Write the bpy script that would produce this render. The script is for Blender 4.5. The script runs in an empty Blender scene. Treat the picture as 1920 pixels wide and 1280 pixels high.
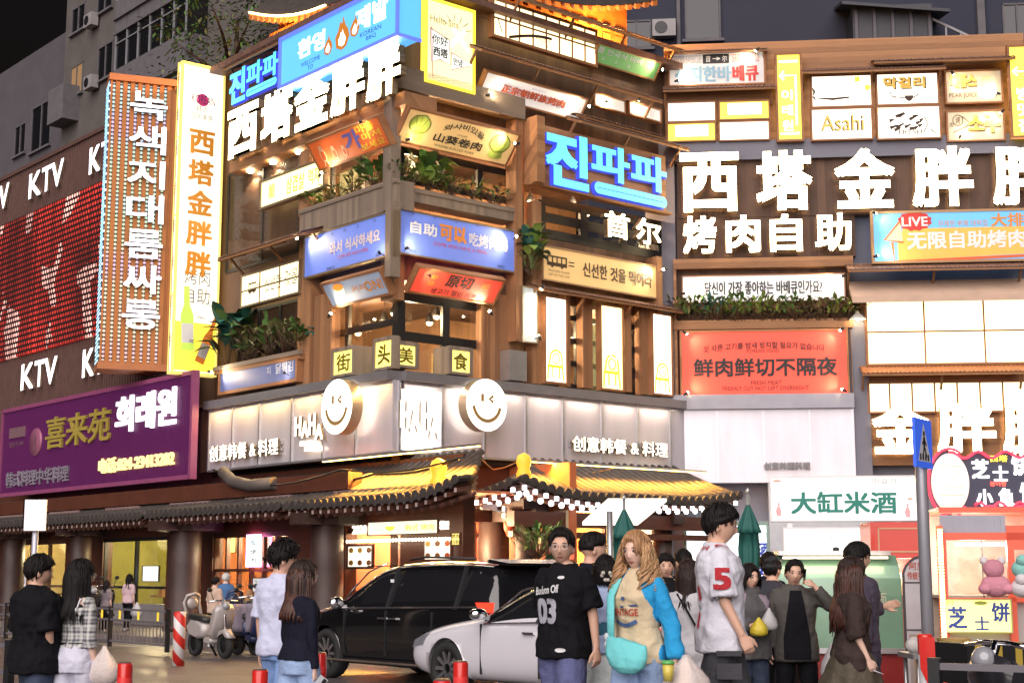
import bpy, bmesh, math, random
from mathutils import Vector, Matrix, noise
R = math.radians
sc = bpy.context.scene
# ---------------------------------------------------------------- camera, world, sun, exposure
FPX, CAMH, HORIZ = 2800.0, 1.5, 1075.0
PITCH = math.atan((HORIZ - 640) / FPX)
cd = bpy.data.cameras.new('camera'); cam = bpy.data.objects.new('camera', cd); sc.collection.objects.link(cam)
cd.sensor_width = 36; cd.lens = FPX / 1920 * 36; cd.clip_end = 2000; cd.clip_start = 0.1
cam.location = (0, 0, CAMH); cam.rotation_euler = (math.pi / 2 + PITCH, 0, 0); sc.camera = cam
w = bpy.data.worlds.new('World'); sc.world = w; w.use_nodes = True
wn = w.node_tree; bgn = wn.nodes['Background']
sky = wn.nodes.new('ShaderNodeTexSky'); sky.sky_type = 'NISHITA'; sky.sun_disc = False
sky.sun_elevation = R(-4); sky.sun_rotation = R(170)
wn.links.new(sky.outputs[0], bgn.inputs[0]); bgn.inputs[1].default_value = 0.16
sd = bpy.data.lights.new('sun', 'SUN'); sd.energy = 1.55; sd.angle = R(75); sd.color = (1.0, 0.91, 0.88)
so = bpy.data.objects.new('sun', sd); sc.collection.objects.link(so)
so.rotation_euler = (R(58), 0, R(-14))      # the street's own lighting, low and broad, from behind the camera
vs = sc.view_settings; vs.view_transform = 'Standard'; vs.look = 'None'; vs.exposure = 1.55; vs.gamma = 1
sc.cycles.use_denoising = True
sc.cycles.max_bounces = 6; sc.cycles.diffuse_bounces = 3; sc.cycles.glossy_bounces = 3
sc.cycles.sample_clamp_indirect = 4.0; sc.cycles.caustics_reflective = False; sc.cycles.caustics_refractive = False

# ---------------------------------------------------------------- pixel rays and wall planes
FW = Vector((0, math.cos(PITCH), math.sin(PITCH))); UPV = Vector((0, -math.sin(PITCH), math.cos(PITCH)))
EYE = Vector((0, 0, CAMH))
def ray(px, py): return Vector((1, 0, 0)) * ((px - 960) / FPX) + FW + UPV * ((640 - py) / FPX)
def at_depth(px, py, Y):
    d = ray(px, py); return EYE + d * (Y / d.y)
class Plane:
    def __init__(s, o, ang):                     # ang: direction of the wall's right, degrees from +X toward +Y
        s.o = Vector((o[0], o[1], 0)); s.u = Vector((math.cos(R(ang)), math.sin(R(ang)), 0)); s.n = Vector((s.u.y, -s.u.x, 0))
    def hit(s, px, py, d=0):
        r = ray(px, py); t = ((s.o + s.n * d - EYE).dot(s.n)) / r.dot(s.n); return EYE + r * t
    def sz(s, px, py, d=0):
        p = s.hit(px, py, d); return (p - s.o).dot(s.u), p.z
    def pt(s, a, d, z): return s.o + s.u * a + s.n * d + Vector((0, 0, z))
    def mat(s, a=0, d=0, z=0):
        p = s.pt(a, d, z); n = -s.n
        return Matrix(((s.u.x, n.x, 0, p.x), (s.u.y, n.y, 0, p.y), (0, 0, 1, p.z), (0, 0, 0, 1)))
P0 = (-2.49, 32.0)
PL = Plane(P0, -49.5); PR = Plane(P0, 40.5)
_e = PR.hit(1262, 900); PF = Plane((_e.x, _e.y), -5.6)

# ---------------------------------------------------------------- materials
MATS = {}
def _mk(name):
    m = bpy.data.materials.new(name); m.use_nodes = True; return m, m.node_tree, m.node_tree.nodes['Principled BSDF']
def nd(nt, typ, **kw):
    n = nt.nodes.new(typ)
    for k, v in kw.items():
        if k.startswith('i_'):
            k = k[2:]; k = int(k) if k.isdigit() else k
            n.inputs[k].default_value = v
        else: setattr(n, k, v)
    return n
def coords(nt, scale=(1, 1, 1), kind='Object'):
    tc = nd(nt, 'ShaderNodeTexCoord'); mp = nd(nt, 'ShaderNodeMapping'); nt.links.new(tc.outputs[kind], mp.inputs[0])
    mp.inputs['Scale'].default_value = scale; return mp.outputs[0]
def paint(name, col, rough=0.6, metal=0.0, var=0.12, sc_=3.0, bump=0.0, bsc=40, emit=None, es=0.0, coat=0.0, spec=0.5, stretch=(1, 1, 1)):
    if name in MATS: return MATS[name]
    m, nt, b = _mk(name); L = nt.links.new
    b.inputs['Roughness'].default_value = rough; b.inputs['Metallic'].default_value = metal
    b.inputs['Coat Weight'].default_value = coat; b.inputs['Coat Roughness'].default_value = 0.05
    b.inputs['Specular IOR Level'].default_value = spec
    co = coords(nt, stretch)
    nz = nd(nt, 'ShaderNodeTexNoise', i_Scale=sc_, i_Detail=5.0); L(co, nz.inputs['Vector'])
    mx = nd(nt, 'ShaderNodeMixRGB'); L(nz.outputs[0], mx.inputs[0])
    mx.inputs[1].default_value = (*[max(0, c * (1 - var * 1.6)) for c in col], 1); mx.inputs[2].default_value = (*[min(1, c * (1 + var * 1.6)) for c in col], 1)
    L(mx.outputs[0], b.inputs['Base Color'])
    if bump:
        n2 = nd(nt, 'ShaderNodeTexNoise', i_Scale=bsc, i_Detail=4.0); L(co, n2.inputs['Vector'])
        bp = nd(nt, 'ShaderNodeBump', i_Strength=bump, i_Distance=0.02); L(n2.outputs[0], bp.inputs['Height']); L(bp.outputs[0], b.inputs['Normal'])
    if emit:
        b.inputs['Emission Color'].default_value = (*emit, 1); b.inputs['Emission Strength'].default_value = es
    MATS[name] = m; return m
def glow(name, col, s):
    return paint(name, tuple(c * 0.8 for c in col), 0.5, emit=col, es=s, var=0.02)
def wood(name, a, b_, along='x', pw=0.14, rough=0.7, gap=True):
    """planks: long grain along one local axis, board joints across it"""
    if name in MATS: return MATS[name]
    m, nt, b = _mk(name); L = nt.links.new
    b.inputs['Roughness'].default_value = rough
    tc = nd(nt, 'ShaderNodeTexCoord'); sp = nd(nt, 'ShaderNodeSeparateXYZ'); L(tc.outputs['Object'], sp.inputs[0])
    # across coordinate: sum so every face orientation gets boards
    ax = {'x': 2, 'z': 0}[along]
    ad = nd(nt, 'ShaderNodeMath', operation='ADD'); L(sp.outputs[ax], ad.inputs[0]); L(sp.outputs[1], ad.inputs[1])
    dv = nd(nt, 'ShaderNodeMath', operation='DIVIDE'); L(ad.outputs[0], dv.inputs[0]); dv.inputs[1].default_value = pw
    fl = nd(nt, 'ShaderNodeMath', operation='FLOOR'); L(dv.outputs[0], fl.inputs[0])
    fr = nd(nt, 'ShaderNodeMath', operation='FRACT'); L(dv.outputs[0], fr.inputs[0])
    wn_ = nd(nt, 'ShaderNodeTexWhiteNoise', noise_dimensions='1D'); L(fl.outputs[0], wn_.inputs['W'])
    mp = nd(nt, 'ShaderNodeMapping'); L(tc.outputs['Object'], mp.inputs[0])
    mp.inputs['Scale'].default_value = (1.2, 18, 18) if along == 'x' else (18, 18, 1.2)
    nz = nd(nt, 'ShaderNodeTexNoise', i_Scale=1.6, i_Detail=6.0, i_Roughness=0.65); L(mp.outputs[0], nz.inputs['Vector'])
    av = nd(nt, 'ShaderNodeMath', operation='MULTIPLY_ADD'); L(wn_.outputs['Value'], av.inputs[0]); av.inputs[1].default_value = 0.55; 
    sc2 = nd(nt, 'ShaderNodeMath', operation='MULTIPLY'); L(nz.outputs[0], sc2.inputs[0]); sc2.inputs[1].default_value = 0.6
    L(sc2.outputs[0], av.inputs[2])
    mx = nd(nt, 'ShaderNodeMixRGB'); L(av.outputs[0], mx.inputs[0]); mx.inputs[1].default_value = (*a, 1); mx.inputs[2].default_value = (*b_, 1)
    L(mx.outputs[0], b.inputs['Base Color'])
    gp = nd(nt, 'ShaderNodeMath', operation='LESS_THAN'); L(fr.outputs[0], gp.inputs[0]); gp.inputs[1].default_value = 0.07
    hs = nd(nt, 'ShaderNodeMath', operation='MULTIPLY_ADD'); L(gp.outputs[0], hs.inputs[0]); hs.inputs[1].default_value = -1.0 if gap else 0; L(nz.outputs[0], hs.inputs[2])
    bp = nd(nt, 'ShaderNodeBump', i_Strength=0.6, i_Distance=0.015); L(hs.outputs[0], bp.inputs['Height']); L(bp.outputs[0], b.inputs['Normal'])
    MATS[name] = m; return m
WOODX = wood('warm_boards', (0.17, 0.075, 0.032), (0.46, 0.23, 0.105), 'x')
WOODZ = wood('warm_upright_boards', (0.17, 0.075, 0.032), (0.46, 0.23, 0.105), 'z')
WDARK = wood('dark_boards', (0.06, 0.03, 0.02), (0.16, 0.085, 0.05), 'z', 0.2)
WGREY = wood('weathered_boards', (0.13, 0.10, 0.08), (0.30, 0.23, 0.17), 'z', 0.12)
WGREYX = wood('weathered_beam', (0.13, 0.10, 0.08), (0.30, 0.23, 0.17), 'x', 0.3, gap=False)
WOODF = wood('sign_frame_wood', (0.2, 0.08, 0.03), (0.42, 0.19, 0.08), 'x', 0.5, gap=False)
WRED = paint('red_brown_lacquer', (0.10, 0.032, 0.018), 0.45, var=.25, bump=.2)
TIMBER = paint('dark_lacquered_timber', (0.045, 0.022, 0.018), 0.5, var=.3, bump=.3)
BLACK = paint('black_steel', (0.012, 0.012, 0.014), 0.45)
DARKIN = paint('dark_recess', (0.03, 0.022, 0.018), 0.9)
STEEL = paint('brushed_fascia', (0.58, 0.55, 0.60), 0.28, 0.25, var=.14, sc_=2.2, bump=.2, bsc=2.5, stretch=(1, 1, .22))
GREYST = paint('grey_coping', (0.22, 0.21, 0.22), 0.5, .3, var=.15)
ALU = paint('aluminium', (0.55, 0.55, 0.57), 0.35, 0.8)
CONC = paint('lilac_grey_render', (0.19, 0.185, 0.22), 0.85, var=.1, sc_=.7, bump=.15)
APT = paint('stained_apartment_render', (0.105, 0.092, 0.086), 0.9, var=.22, sc_=.9, bump=.2, bsc=20)
APTB = paint('bluish_apartment_render', (0.030, 0.032, 0.052), 0.9, var=.12, sc_=.5, bump=.1)
APTTRIM = paint('apartment_trim', (0.12, 0.11, 0.12), 0.85, var=.2)
GLASSD = paint('dark_window_glass', (0.010, 0.010, 0.012), 0.06, spec=.6, var=.0)
CORR = paint('rusty_corrugated_iron', (0.20, 0.11, 0.085), 0.6, .35, var=.35, sc_=5)
CORRO = paint('orange_corrugated_iron', (0.42, 0.15, 0.05), 0.6, .1, var=.25, sc_=5)
TILE = paint('grey_clay_tile', (0.045, 0.036, 0.033), 0.7, var=.4, sc_=6, bump=.2)
WHITEL = glow('white_letter_face', (1.0, 0.76, 0.42), 7.0)
WHITES = glow('white_small_letter', (1.0, 0.90, 0.72), .9)
CYANL = glow('cyan_neon_face', (0.10, 0.60, 0.75), .62)
LSIDE = glow('letter_return_blue', (0.05, 0.07, 0.55), 0.35)
LRET = paint('letter_return_metal', (0.30, 0.22, 0.13), 0.5, .3)
BULB = glow('warm_bulb', (1.0, 0.80, 0.50), 30)
BULBW = glow('white_bulb', (0.95, 0.95, 1.0), 2.2)
def ink(name, col, rough=.6): return paint('ink_' + name, col, rough, var=.03)
K = ink('black', (0.012, 0.011, 0.012)); INKW = ink('white', (0.8, 0.8, 0.8)); INKR = ink('red', (0.55, 0.03, 0.025)); INKB = ink('blue', (0.05, 0.09, 0.42))
INKO = ink('orange', (0.75, 0.27, 0.03)); INKN = ink('brown', (0.12, 0.045, 0.015)); INKG = ink('green', (0.03, 0.2, 0.14)); INKY = ink('yellow', (0.8, 0.6, 0.05))
def dark_on_light(nm, col, s=0.0): return paint('lit_' + nm, col, .6, var=.03, emit=col, es=s)

# ---------------------------------------------------------------- mesh building
class MB:
    def __init__(s): s.v = []; s.f = []; s.mi = []; s.sm = []
    def add(s, vs_, fs, mi=0, smooth=False):
        o = len(s.v); s.v.extend(Vector(v) for v in vs_)
        for f in fs: s.f.append(tuple(i + o for i in f)); s.mi.append(mi); s.sm.append(smooth)
        return s
    def box(s, x0, x1, y0, y1, z0, z1, mi=0):
        v = [(x0, y0, z0), (x1, y0, z0), (x1, y1, z0), (x0, y1, z0), (x0, y0, z1), (x1, y0, z1), (x1, y1, z1), (x0, y1, z1)]
        return s.add(v, [(0, 3, 2, 1), (4, 5, 6, 7), (0, 1, 5, 4), (1, 2, 6, 5), (2, 3, 7, 6), (3, 0, 4, 7)], mi)
    def hexa(s, v, mi=0): return s.add(v, [(0, 3, 2, 1), (4, 5, 6, 7), (0, 1, 5, 4), (1, 2, 6, 5), (2, 3, 7, 6), (3, 0, 4, 7)], mi)
    def bar(s, a, b, wd, ht=None, mi=0, up=(0, 0, 1)):
        """square bar from a to b"""
        ht = ht or wd; a = Vector(a); b = Vector(b); d = (b - a).normalized(); up = Vector(up)
        if abs(d.dot(up)) > .95: up = Vector((0, 1, 0))
        x = d.cross(up).normalized() * wd / 2; y = x.cross(d).normalized() * ht / 2
        return s.hexa([a - x - y, a + x - y, a + x + y, a - x + y, b - x - y, b + x - y, b + x + y, b - x + y], mi)
    def prism(s, poly, y0, y1, mi=0, mside=None):
        n = len(poly); v = [(x, y0, z) for x, z in poly] + [(x, y1, z) for x, z in poly]
        s.add(v, [tuple(range(n)), tuple(range(2 * n - 1, n - 1, -1))], mi)
        o = len(s.v) - 2 * n
        for i in range(n):
            j = (i + 1) % n; s.f.append((o + i, o + n + i, o + n + j, o + j)); s.mi.append(mi if mside is None else mside); s.sm.append(False)
        return s
    def ring(s, loops, mi=0, caps=True, smooth=True, closed=True):
        """skin consecutive loops of equal length"""
        n = len(loops[0]); o = len(s.v)
        for lp in loops: s.v.extend(Vector(p) for p in lp)
        for k in range(len(loops) - 1):
            for i in range(n if closed else n - 1):
                j = (i + 1) % n
                s.f.append((o + k * n + i, o + k * n + j, o + (k + 1) * n + j, o + (k + 1) * n + i)); s.mi.append(mi); s.sm.append(smooth)
        if caps:
            s.f.append(tuple(o + i for i in reversed(range(n)))); s.mi.append(mi); s.sm.append(False)
            s.f.append(tuple(o + (len(loops) - 1) * n + i for i in range(n))); s.mi.append(mi); s.sm.append(False)
        return s
    def tube(s, pts, r, n=8, mi=0, caps=True, flat=None):
        pts = [Vector(p) for p in pts]; rs = r if isinstance(r, (list, tuple)) else [r] * len(pts); loops = []; pa = None
        for i, p in enumerate(pts):
            d = (pts[min(i + 1, len(pts) - 1)] - pts[max(i - 1, 0)]).normalized()
            if pa is None:
                pa = d.cross(Vector((0, 0, 1)) if abs(d.z) < .9 else Vector((0, 1, 0))).normalized()
            else: pa = (pa - d * pa.dot(d)).normalized()
            pb = d.cross(pa); loops.append([p + pa * (math.cos(2 * math.pi * k / n) * rs[i]) + pb * (math.sin(2 * math.pi * k / n) * rs[i] * (flat or 1)) for k in range(n)])
        return s.ring(loops, mi, caps)
    def lathe(s, prof, n=20, mi=0, c=(0, 0, 0), axis='z', caps=True):
        loops = []
        for r, z in prof:
            lp = []
            for k in range(n):
                a = 2 * math.pi * k / n; x, y = r * math.cos(a), r * math.sin(a)
                q = (x, y, z) if axis == 'z' else ((x, -z, y) if axis == 'y' else (z, x, y)); lp.append(Vector(c) + Vector(q))
            loops.append(lp)
        return s.ring(loops, mi, caps)
    def ell(s, c, r, nu=16, nv=10, mi=0, M=None):
        loops = []
        for j in range(nv + 1):
            t = math.pi * (j / nv); t = min(max(t, .02), math.pi - .02); lp = []
            for i in range(nu):
                a = 2 * math.pi * i / nu; q = Vector((r[0] * math.sin(t) * math.cos(a), r[1] * math.sin(t) * math.sin(a), -r[2] * math.cos(t)))
                lp.append(Vector(c) + (M @ q if M else q))
            loops.append(lp)
        return s.ring(loops, mi)
    def xf(s, M, start=0):
        for i in range(start, len(s.v)): s.v[i] = M @ s.v[i]
        return s
    def build(s, name, mats, parent=None, M=None, props=None):
        me = bpy.data.meshes.new(name); me.from_pydata([tuple(v) for v in s.v], [], s.f)
        if not isinstance(mats, (list, tuple)): mats = [mats]
        for m in mats: me.materials.append(m)
        me.polygons.foreach_set('material_index', s.mi); me.polygons.foreach_set('use_smooth', s.sm)
        me.update(); o = bpy.data.objects.new(name, me); sc.collection.objects.link(o)
        if parent is not None: o.parent = parent
        if M is not None: o.matrix_basis = M
        if props: 
            for k, v in props.items(): o[k] = v
        return o
def tag(o, label=None, cat=None, group=None, kind=None):
    for k, v in (('label', label), ('category', cat), ('group', group), ('kind', kind)):
        if v: o[k] = v
    return o
def thing(name, label, cat, M=None, group=None):
    o = bpy.data.objects.new(name, None); o.empty_display_size = .1; sc.collection.objects.link(o)
    if M is not None: o.matrix_basis = M
    return tag(o, label, cat, group)
def locz(x, y, z=0, rz=0, s=1): return Matrix.Translation((x, y, z)) @ Matrix.Rotation(rz, 4, 'Z') @ Matrix.Scale(s, 4)
def copy_tree(o, parent=None):
    c = o.copy(); sc.collection.objects.link(c)
    if parent is not None: c.parent = parent
    for ch in list(o.children): copy_tree(ch, c)
    return c

# ---------------------------------------------------------------- writing
_tc = {}
def text_geo(t, bold, solid):
    k = (t, bold, solid)
    if k not in _tc:
        c = bpy.data.curves.new('writing', 'FONT'); c.body = t; c.offset = bold; c.resolution_u = 3; c.extrude = .5 if solid else 0
        c.align_x = 'CENTER'
        o = bpy.data.objects.new('writing', c); me = bpy.data.meshes.new_from_object(o)
        vs_ = [v.co.copy() for v in me.vertices]; fs = [tuple(p.vertices) for p in me.polygons]; nz = [p.normal.z for p in me.polygons]
        bpy.data.objects.remove(o); bpy.data.curves.remove(c); bpy.data.meshes.remove(me)
        x0 = min(v.x for v in vs_); x1 = max(v.x for v in vs_); y0 = min(v.y for v in vs_); y1 = max(v.y for v in vs_)
        vs_ = [Vector(((v.x - x0) / (x1 - x0), (v.y - y0) / (y1 - y0), v.z)) for v in vs_]
        _tc[k] = (vs_, fs, nz)
    return _tc[k]
def write(mb, t, x0, z0, x1, z1, y, bold=0.0, depth=0.0, mi=0, mside=None, arc=0.0, skew=0.0):
    """letters of t fitted into the rectangle, front faces at y (front is -Y), depth behind them; heavy faces are several shifted layers"""
    vs_, fs, nz = text_geo(t, 0.0, depth > 0)
    em = (z1 - z0); bx = bold * em; bx = min(bx, (x1 - x0) * .1)
    sh = [(0, 0)] if bold <= 0.004 else [(-1, -.8), (1, -.8), (1, .8), (-1, .8)] + ([(0, 0)] if bold > .03 else [])
    for k, (sx, sz) in enumerate(sh):
        o = len(mb.v); px = sx * bx; pz = sz * bx
        for v in vs_:
            x = x0 + bx + (x1 - x0 - 2 * bx) * v.x + px; z = z0 + bx + (z1 - z0 - 2 * bx) * v.y + pz
            z += arc * (1 - (2 * v.x - 1) ** 2) + skew * (v.x - .5)
            mb.v.append(Vector((x, y + ((0.5 - v.z) * depth if depth else 0) + k * .0012, z)))
        for f, n in zip(fs, nz):
            if depth and n < -.5: continue
            mb.f.append(tuple(i + o for i in f)); mb.mi.append(mi if n > .5 or mside is None else mside); mb.sm.append(False)
    return mb

# ---------------------------------------------------------------- signs
def rect3(P, TL, BR, d, dt=None):
    """rigid rectangle on plane P between two photo corners; dt: offset of the top edge when the board leans"""
    dt = d if dt is None else dt
    s0, z1 = P.sz(*TL, dt); s1, z0 = P.sz(*BR, d)
    up = P.n * (dt - d) + Vector((0, 0, z1 - z0)); h = up.length; up.normalize()
    o = P.pt(s0, d, z0); y = up.cross(P.u)      # into the wall
    M = Matrix(((P.u.x, y.x, up.x, o.x), (P.u.y, y.y, up.y, o.y), (P.u.z, y.z, up.z, o.z), (0, 0, 0, 1)))
    return M, s1 - s0, h
def spot_lamp(M, label, power=22, aim=(0, 1, 0.0), size=70, col=(1, .78, .5), group='small spot lamps lighting the signs'):
    t = thing('spot_lamp', label, 'lamp', M, group)
    a = Vector(aim).normalized()
    b = MB(); b.tube([-a * .11, a * .0], [.028, .038], 10); b.bar((0, .0, 0), (0, .14, -.05), .014); b.build('housing', BLACK, t)
    g = MB(); g.ell((0, 0, 0), (.034, .034, .034), 10, 6); g.build('bulb', BULB, t)
    l = bpy.data.lights.new('spot_light', 'SPOT'); l.energy = power * 1.0; l.spot_size = R(size * 1.6); l.spot_blend = .9; l.color = col; l.shadow_soft_size = .03
    lo = bpy.data.objects.new('spot_light', l); sc.collection.objects.link(lo); lo.parent = t
    lo.matrix_basis = Matrix.Translation(a * .05) @ a.to_track_quat('-Z', 'Y').to_matrix().to_4x4()
    return t
NSPOT = [0]
def sign(name, label, cat, P, TL, BR, d=.25, dt=None, panel=None, frame=WOODF, fw=.05, dep=.14, texts=(), marks=None, spots=(), grid=None, group=None, lip=.025, back=None):
    """framed board: texts = (string, u0, v0, u1, v1, material, bold[, arc[, letter depth]]); spots = (u, v, label)"""
    M, W, H = rect3(P, TL, BR, d, dt); t = thing(name, label, cat, M, group)
    b = MB(); b.box(fw, W - fw, 0, dep - .01, fw, H - fw); pn = b.build('panel', panel, t)
    if fw > 0:
        b = MB(); b.box(0, W, -lip, dep, 0, fw); b.box(0, W, -lip, dep, H - fw, H); b.box(0, fw, -lip, dep, fw, H - fw); b.box(W - fw, W, -lip, dep, fw, H - fw)
        b.build('frame', frame, t)
    if grid:
        b = MB(); nx, nz_ = grid
        for i in range(1, nx): x = W * i / nx; b.box(x - .02, x + .02, -.02, -.001, fw, H - fw)
        for i in range(1, nz_):
            z = H * i / nz_; b.box(fw, W - fw, -.016, -.001, z - .02, z + .02)
        b.build('lattice', frame, t)
    by = {}
    for tx in texts:
        s_, u0, v0, u1, v1, m_ = tx[:6]; bold = tx[6] if len(tx) > 6 else 0; arc = tx[7] if len(tx) > 7 else 0; ld = tx[8] if len(tx) > 8 else 0
        mb = by.setdefault(m_.name, (MB(), m_))[0]
        write(mb, s_, u0 * W, v0 * H, u1 * W, v1 * H, -.016 - ld, bold, ld, arc=arc)
    for mb, m_ in by.values(): mb.build('lettering', m_, t)
    if marks: marks(t, W, H)
    for sp in spots:
        u, v = sp[0], sp[1]; tgt = Vector((W * .5 * (.45 if True else 1) + u * W * .55 - u * W, .32, (.5 - v) * H * .8))
        spot_lamp(M @ Matrix.Translation((u * W, -.26, v * H)), sp[2], sp[3] if len(sp) > 3 else 9, tgt if abs(tgt.x) > 1e-6 else (0.3, .3, 0))
    return t
# ---------------------------------------------------------------- ground
def noise_asphalt():
    m, nt, b = _mk('asphalt'); L = nt.links.new
    co = coords(nt); n1 = nd(nt, 'ShaderNodeTexNoise', i_Scale=.35, i_Detail=6.0); L(co, n1.inputs['Vector'])
    n2 = nd(nt, 'ShaderNodeTexNoise', i_Scale=60.0, i_Detail=3.0); L(co, n2.inputs['Vector'])
    mx = nd(nt, 'ShaderNodeMixRGB'); L(n1.outputs[0], mx.inputs[0]); mx.inputs[1].default_value = (.10, .085, .085, 1); mx.inputs[2].default_value = (.20, .17, .17, 1)
    m2 = nd(nt, 'ShaderNodeMixRGB', blend_type='MULTIPLY', i_Fac=.5); L(mx.outputs[0], m2.inputs[1]); L(n2.outputs[0], m2.inputs[2]); 
    vo = nd(nt, 'ShaderNodeTexVoronoi', i_Scale=.55, feature='DISTANCE_TO_EDGE'); nw = nd(nt, 'ShaderNodeTexNoise', i_Scale=2.0, i_Detail=5.0); L(co, nw.inputs['Vector']); av = nd(nt, 'ShaderNodeVectorMath', operation='ADD'); L(co, av.inputs[0]); L(nw.outputs['Color'], av.inputs[1]); L(av.outputs[0], vo.inputs['Vector'])
    ck = nd(nt, 'ShaderNodeMapRange', i_1=.0, i_2=.012, i_3=.45, i_4=1.0); L(vo.outputs['Distance'], ck.inputs[0]); n3 = nd(nt, 'ShaderNodeTexNoise', i_Scale=1.1, i_Detail=3.0); L(co, n3.inputs['Vector']); st = nd(nt, 'ShaderNodeMapRange', i_1=.35, i_2=.5, i_3=.6, i_4=1.0); L(n3.outputs[0], st.inputs[0])
    mk = nd(nt, 'ShaderNodeMath', operation='MULTIPLY'); L(ck.outputs[0], mk.inputs[0]); L(st.outputs[0], mk.inputs[1]); m4 = nd(nt, 'ShaderNodeMixRGB', blend_type='MULTIPLY', i_Fac=1.0); L(m2.outputs[0], m4.inputs[1]); L(mk.outputs[0], m4.inputs[2]); L(m4.outputs[0], b.inputs['Base Color'])
    rr = nd(nt, 'ShaderNodeMapRange', i_3=.22, i_4=.6); L(n1.outputs[0], rr.inputs[0]); L(rr.outputs[0], b.inputs['Roughness'])
    bp = nd(nt, 'ShaderNodeBump', i_Strength=.3, i_Distance=.01); L(n2.outputs[0], bp.inputs['Height']); L(bp.outputs[0], b.inputs['Normal'])
    return m
g = MB(); g.add([(-400, -60, 0), (400, -60, 0), (400, 600, 0), (-400, 600, 0)], [(0, 1, 2, 3)])
tag(g.build('road', noise_asphalt()), kind='structure')
def paving():
    m, nt, b = _mk('pavement_slabs'); L = nt.links.new; co = coords(nt); b.inputs['Roughness'].default_value = .55
    br = nd(nt, 'ShaderNodeTexBrick', i_Scale=2.0); br.inputs['Color1'].default_value = (.22, .19, .19, 1); br.inputs['Color2'].default_value = (.15, .13, .13, 1); br.inputs['Mortar'].default_value = (.05, .045, .045, 1); L(co, br.inputs['Vector'])
    nz = nd(nt, 'ShaderNodeTexNoise', i_Scale=1.3, i_Detail=6.0); L(co, nz.inputs['Vector']); mx = nd(nt, 'ShaderNodeMixRGB', blend_type='MULTIPLY', i_Fac=.7); L(br.outputs[0], mx.inputs[1]); L(nz.outputs[0], mx.inputs[2])
    mu = nd(nt, 'ShaderNodeMixRGB', blend_type='MULTIPLY', i_Fac=1.0); L(mx.outputs[0], mu.inputs[1]); mu.inputs[2].default_value = (1.5, 1.5, 1.5, 1); L(mu.outputs[0], b.inputs['Base Color'])
    bp = nd(nt, 'ShaderNodeBump', i_Strength=.5, i_Distance=.01); L(br.outputs['Fac'], bp.inputs['Height']); bp.invert = True; L(bp.outputs[0], b.inputs['Normal']); return m
PAVE = paving()
def slab(mb, pts, z0, z1, mi=0):
    n = len(pts); v = [(p[0], p[1], z0) for p in pts] + [(p[0], p[1], z1) for p in pts]
    mb.add(v, [tuple(reversed(range(n))), tuple(range(n, 2 * n))] + [(i, (i + 1) % n, n + (i + 1) % n, n + i) for i in range(n)], mi); return mb
pv = MB(); a = PL.pt(-34, 3.2, 0); b_ = PL.pt(3.2, 3.2, 0); c = PR.pt(8.6, 3.2, 0); d_ = PF.pt(16, 2.4, 0); e_ = PF.pt(16, -2, 0); f_ = PL.pt(-34, -8, 0)
slab(pv, [a, b_, c, d_, e_, (0, 60), f_], -.05, .13)
tag(pv.build('pavement', PAVE), kind='structure')
pv = MB(); slab(pv, [(.2, 8.3), (9, 8.3), (9, 12.35), (.2, 12.35)], -.05, .15); tag(pv.build('pavement', PAVE), kind='structure')
pm = MB(); L1 = PL.pt(-34, 3.9, .004); L2 = PL.pt(2.6, 3.9, .004)
for k, off in enumerate((4.2, 9.5)):
    A = PL.pt(-40, off, .004); B = PL.pt(6, off, .004); n = PL.n * .12
    pm.add([A, B, B + n, A + n], [(0, 1, 2, 3)])
tag(pm.build('road_markings', paint('road_paint', (.55, .5, .42), .7, var=.2, sc_=8)), kind='structure')

# ---------------------------------------------------------------- the corner restaurant building
BLD = thing('restaurant_building', 'timber clad corner restaurant building covered in lit signs, planters and small tin canopies', 'building', Matrix.Translation((P0[0], P0[1], 0)))
BI = BLD.matrix_basis.inverted()
def bpart(name, mb, mats, M=None, parent=None): return mb.build(name, mats, BLD, BI @ M if M is not None else BI)
def wrect(P, TL, BR, d):
    s0, z1 = P.sz(*TL, d); s1, z0 = P.sz(*BR, d); return s0, s1, z0, z1
def wbox(mb, P, TL, BR, d0, d1, mi=0):
    s0, s1, z0, z1 = wrect(P, TL, BR, d1); mb.box(s0, s1, -d1, -d0, z0, z1, mi); return s0, s1, z0, z1
ZB0 = PR.sz(742, 850, .35)[1]; ZB1 = PR.sz(742, 712, .35)[1]
Z2T = PR.sz(742, 520, 0)[1]; Z3 = PR.sz(742, 385, 0)[1]; Z3T = PR.sz(742, 205, 0)[1]
ZTOP = 14.45
sL = PL.sz(402, 600, 0)[0]; sR = PR.sz(1262, 600, 0)[0]
print('LEVELS', ZB0, ZB1, Z2T, Z3, Z3T, 'sL', sL, 'sR', sR)
def core(d): return [PL.pt(sL, d, 0), PL.pt(d, d, 0) if False else Vector((P0[0], P0[1], 0)) + (PL.n + PR.n) * d, PR.pt(sR, d, 0)]
def foot(d, back=6): 
    q = core(d); return [q[0], q[1], q[2], PR.pt(sR, -back, 0), PL.pt(sL, -back, 0)]
INTW = wood('interior_boards', (0.16, 0.08, 0.04), (0.36, 0.2, 0.1), 'z', .18)
m = MB(); slab(m, foot(-3.6, 7), ZB0, ZTOP - .2); bpart('inner_wall', m, INTW)
m = MB(); slab(m, foot(.28), ZB0 + .02, ZB1); slab(m, foot(-.1), Z2T, Z3 - .05); slab(m, foot(-.1), Z3T, ZTOP); bpart('wall', m, WDARK)
m = MB(); slab(m, foot(.5), ZTOP, ZTOP + .15); bpart('roof', m, CORR)
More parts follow.
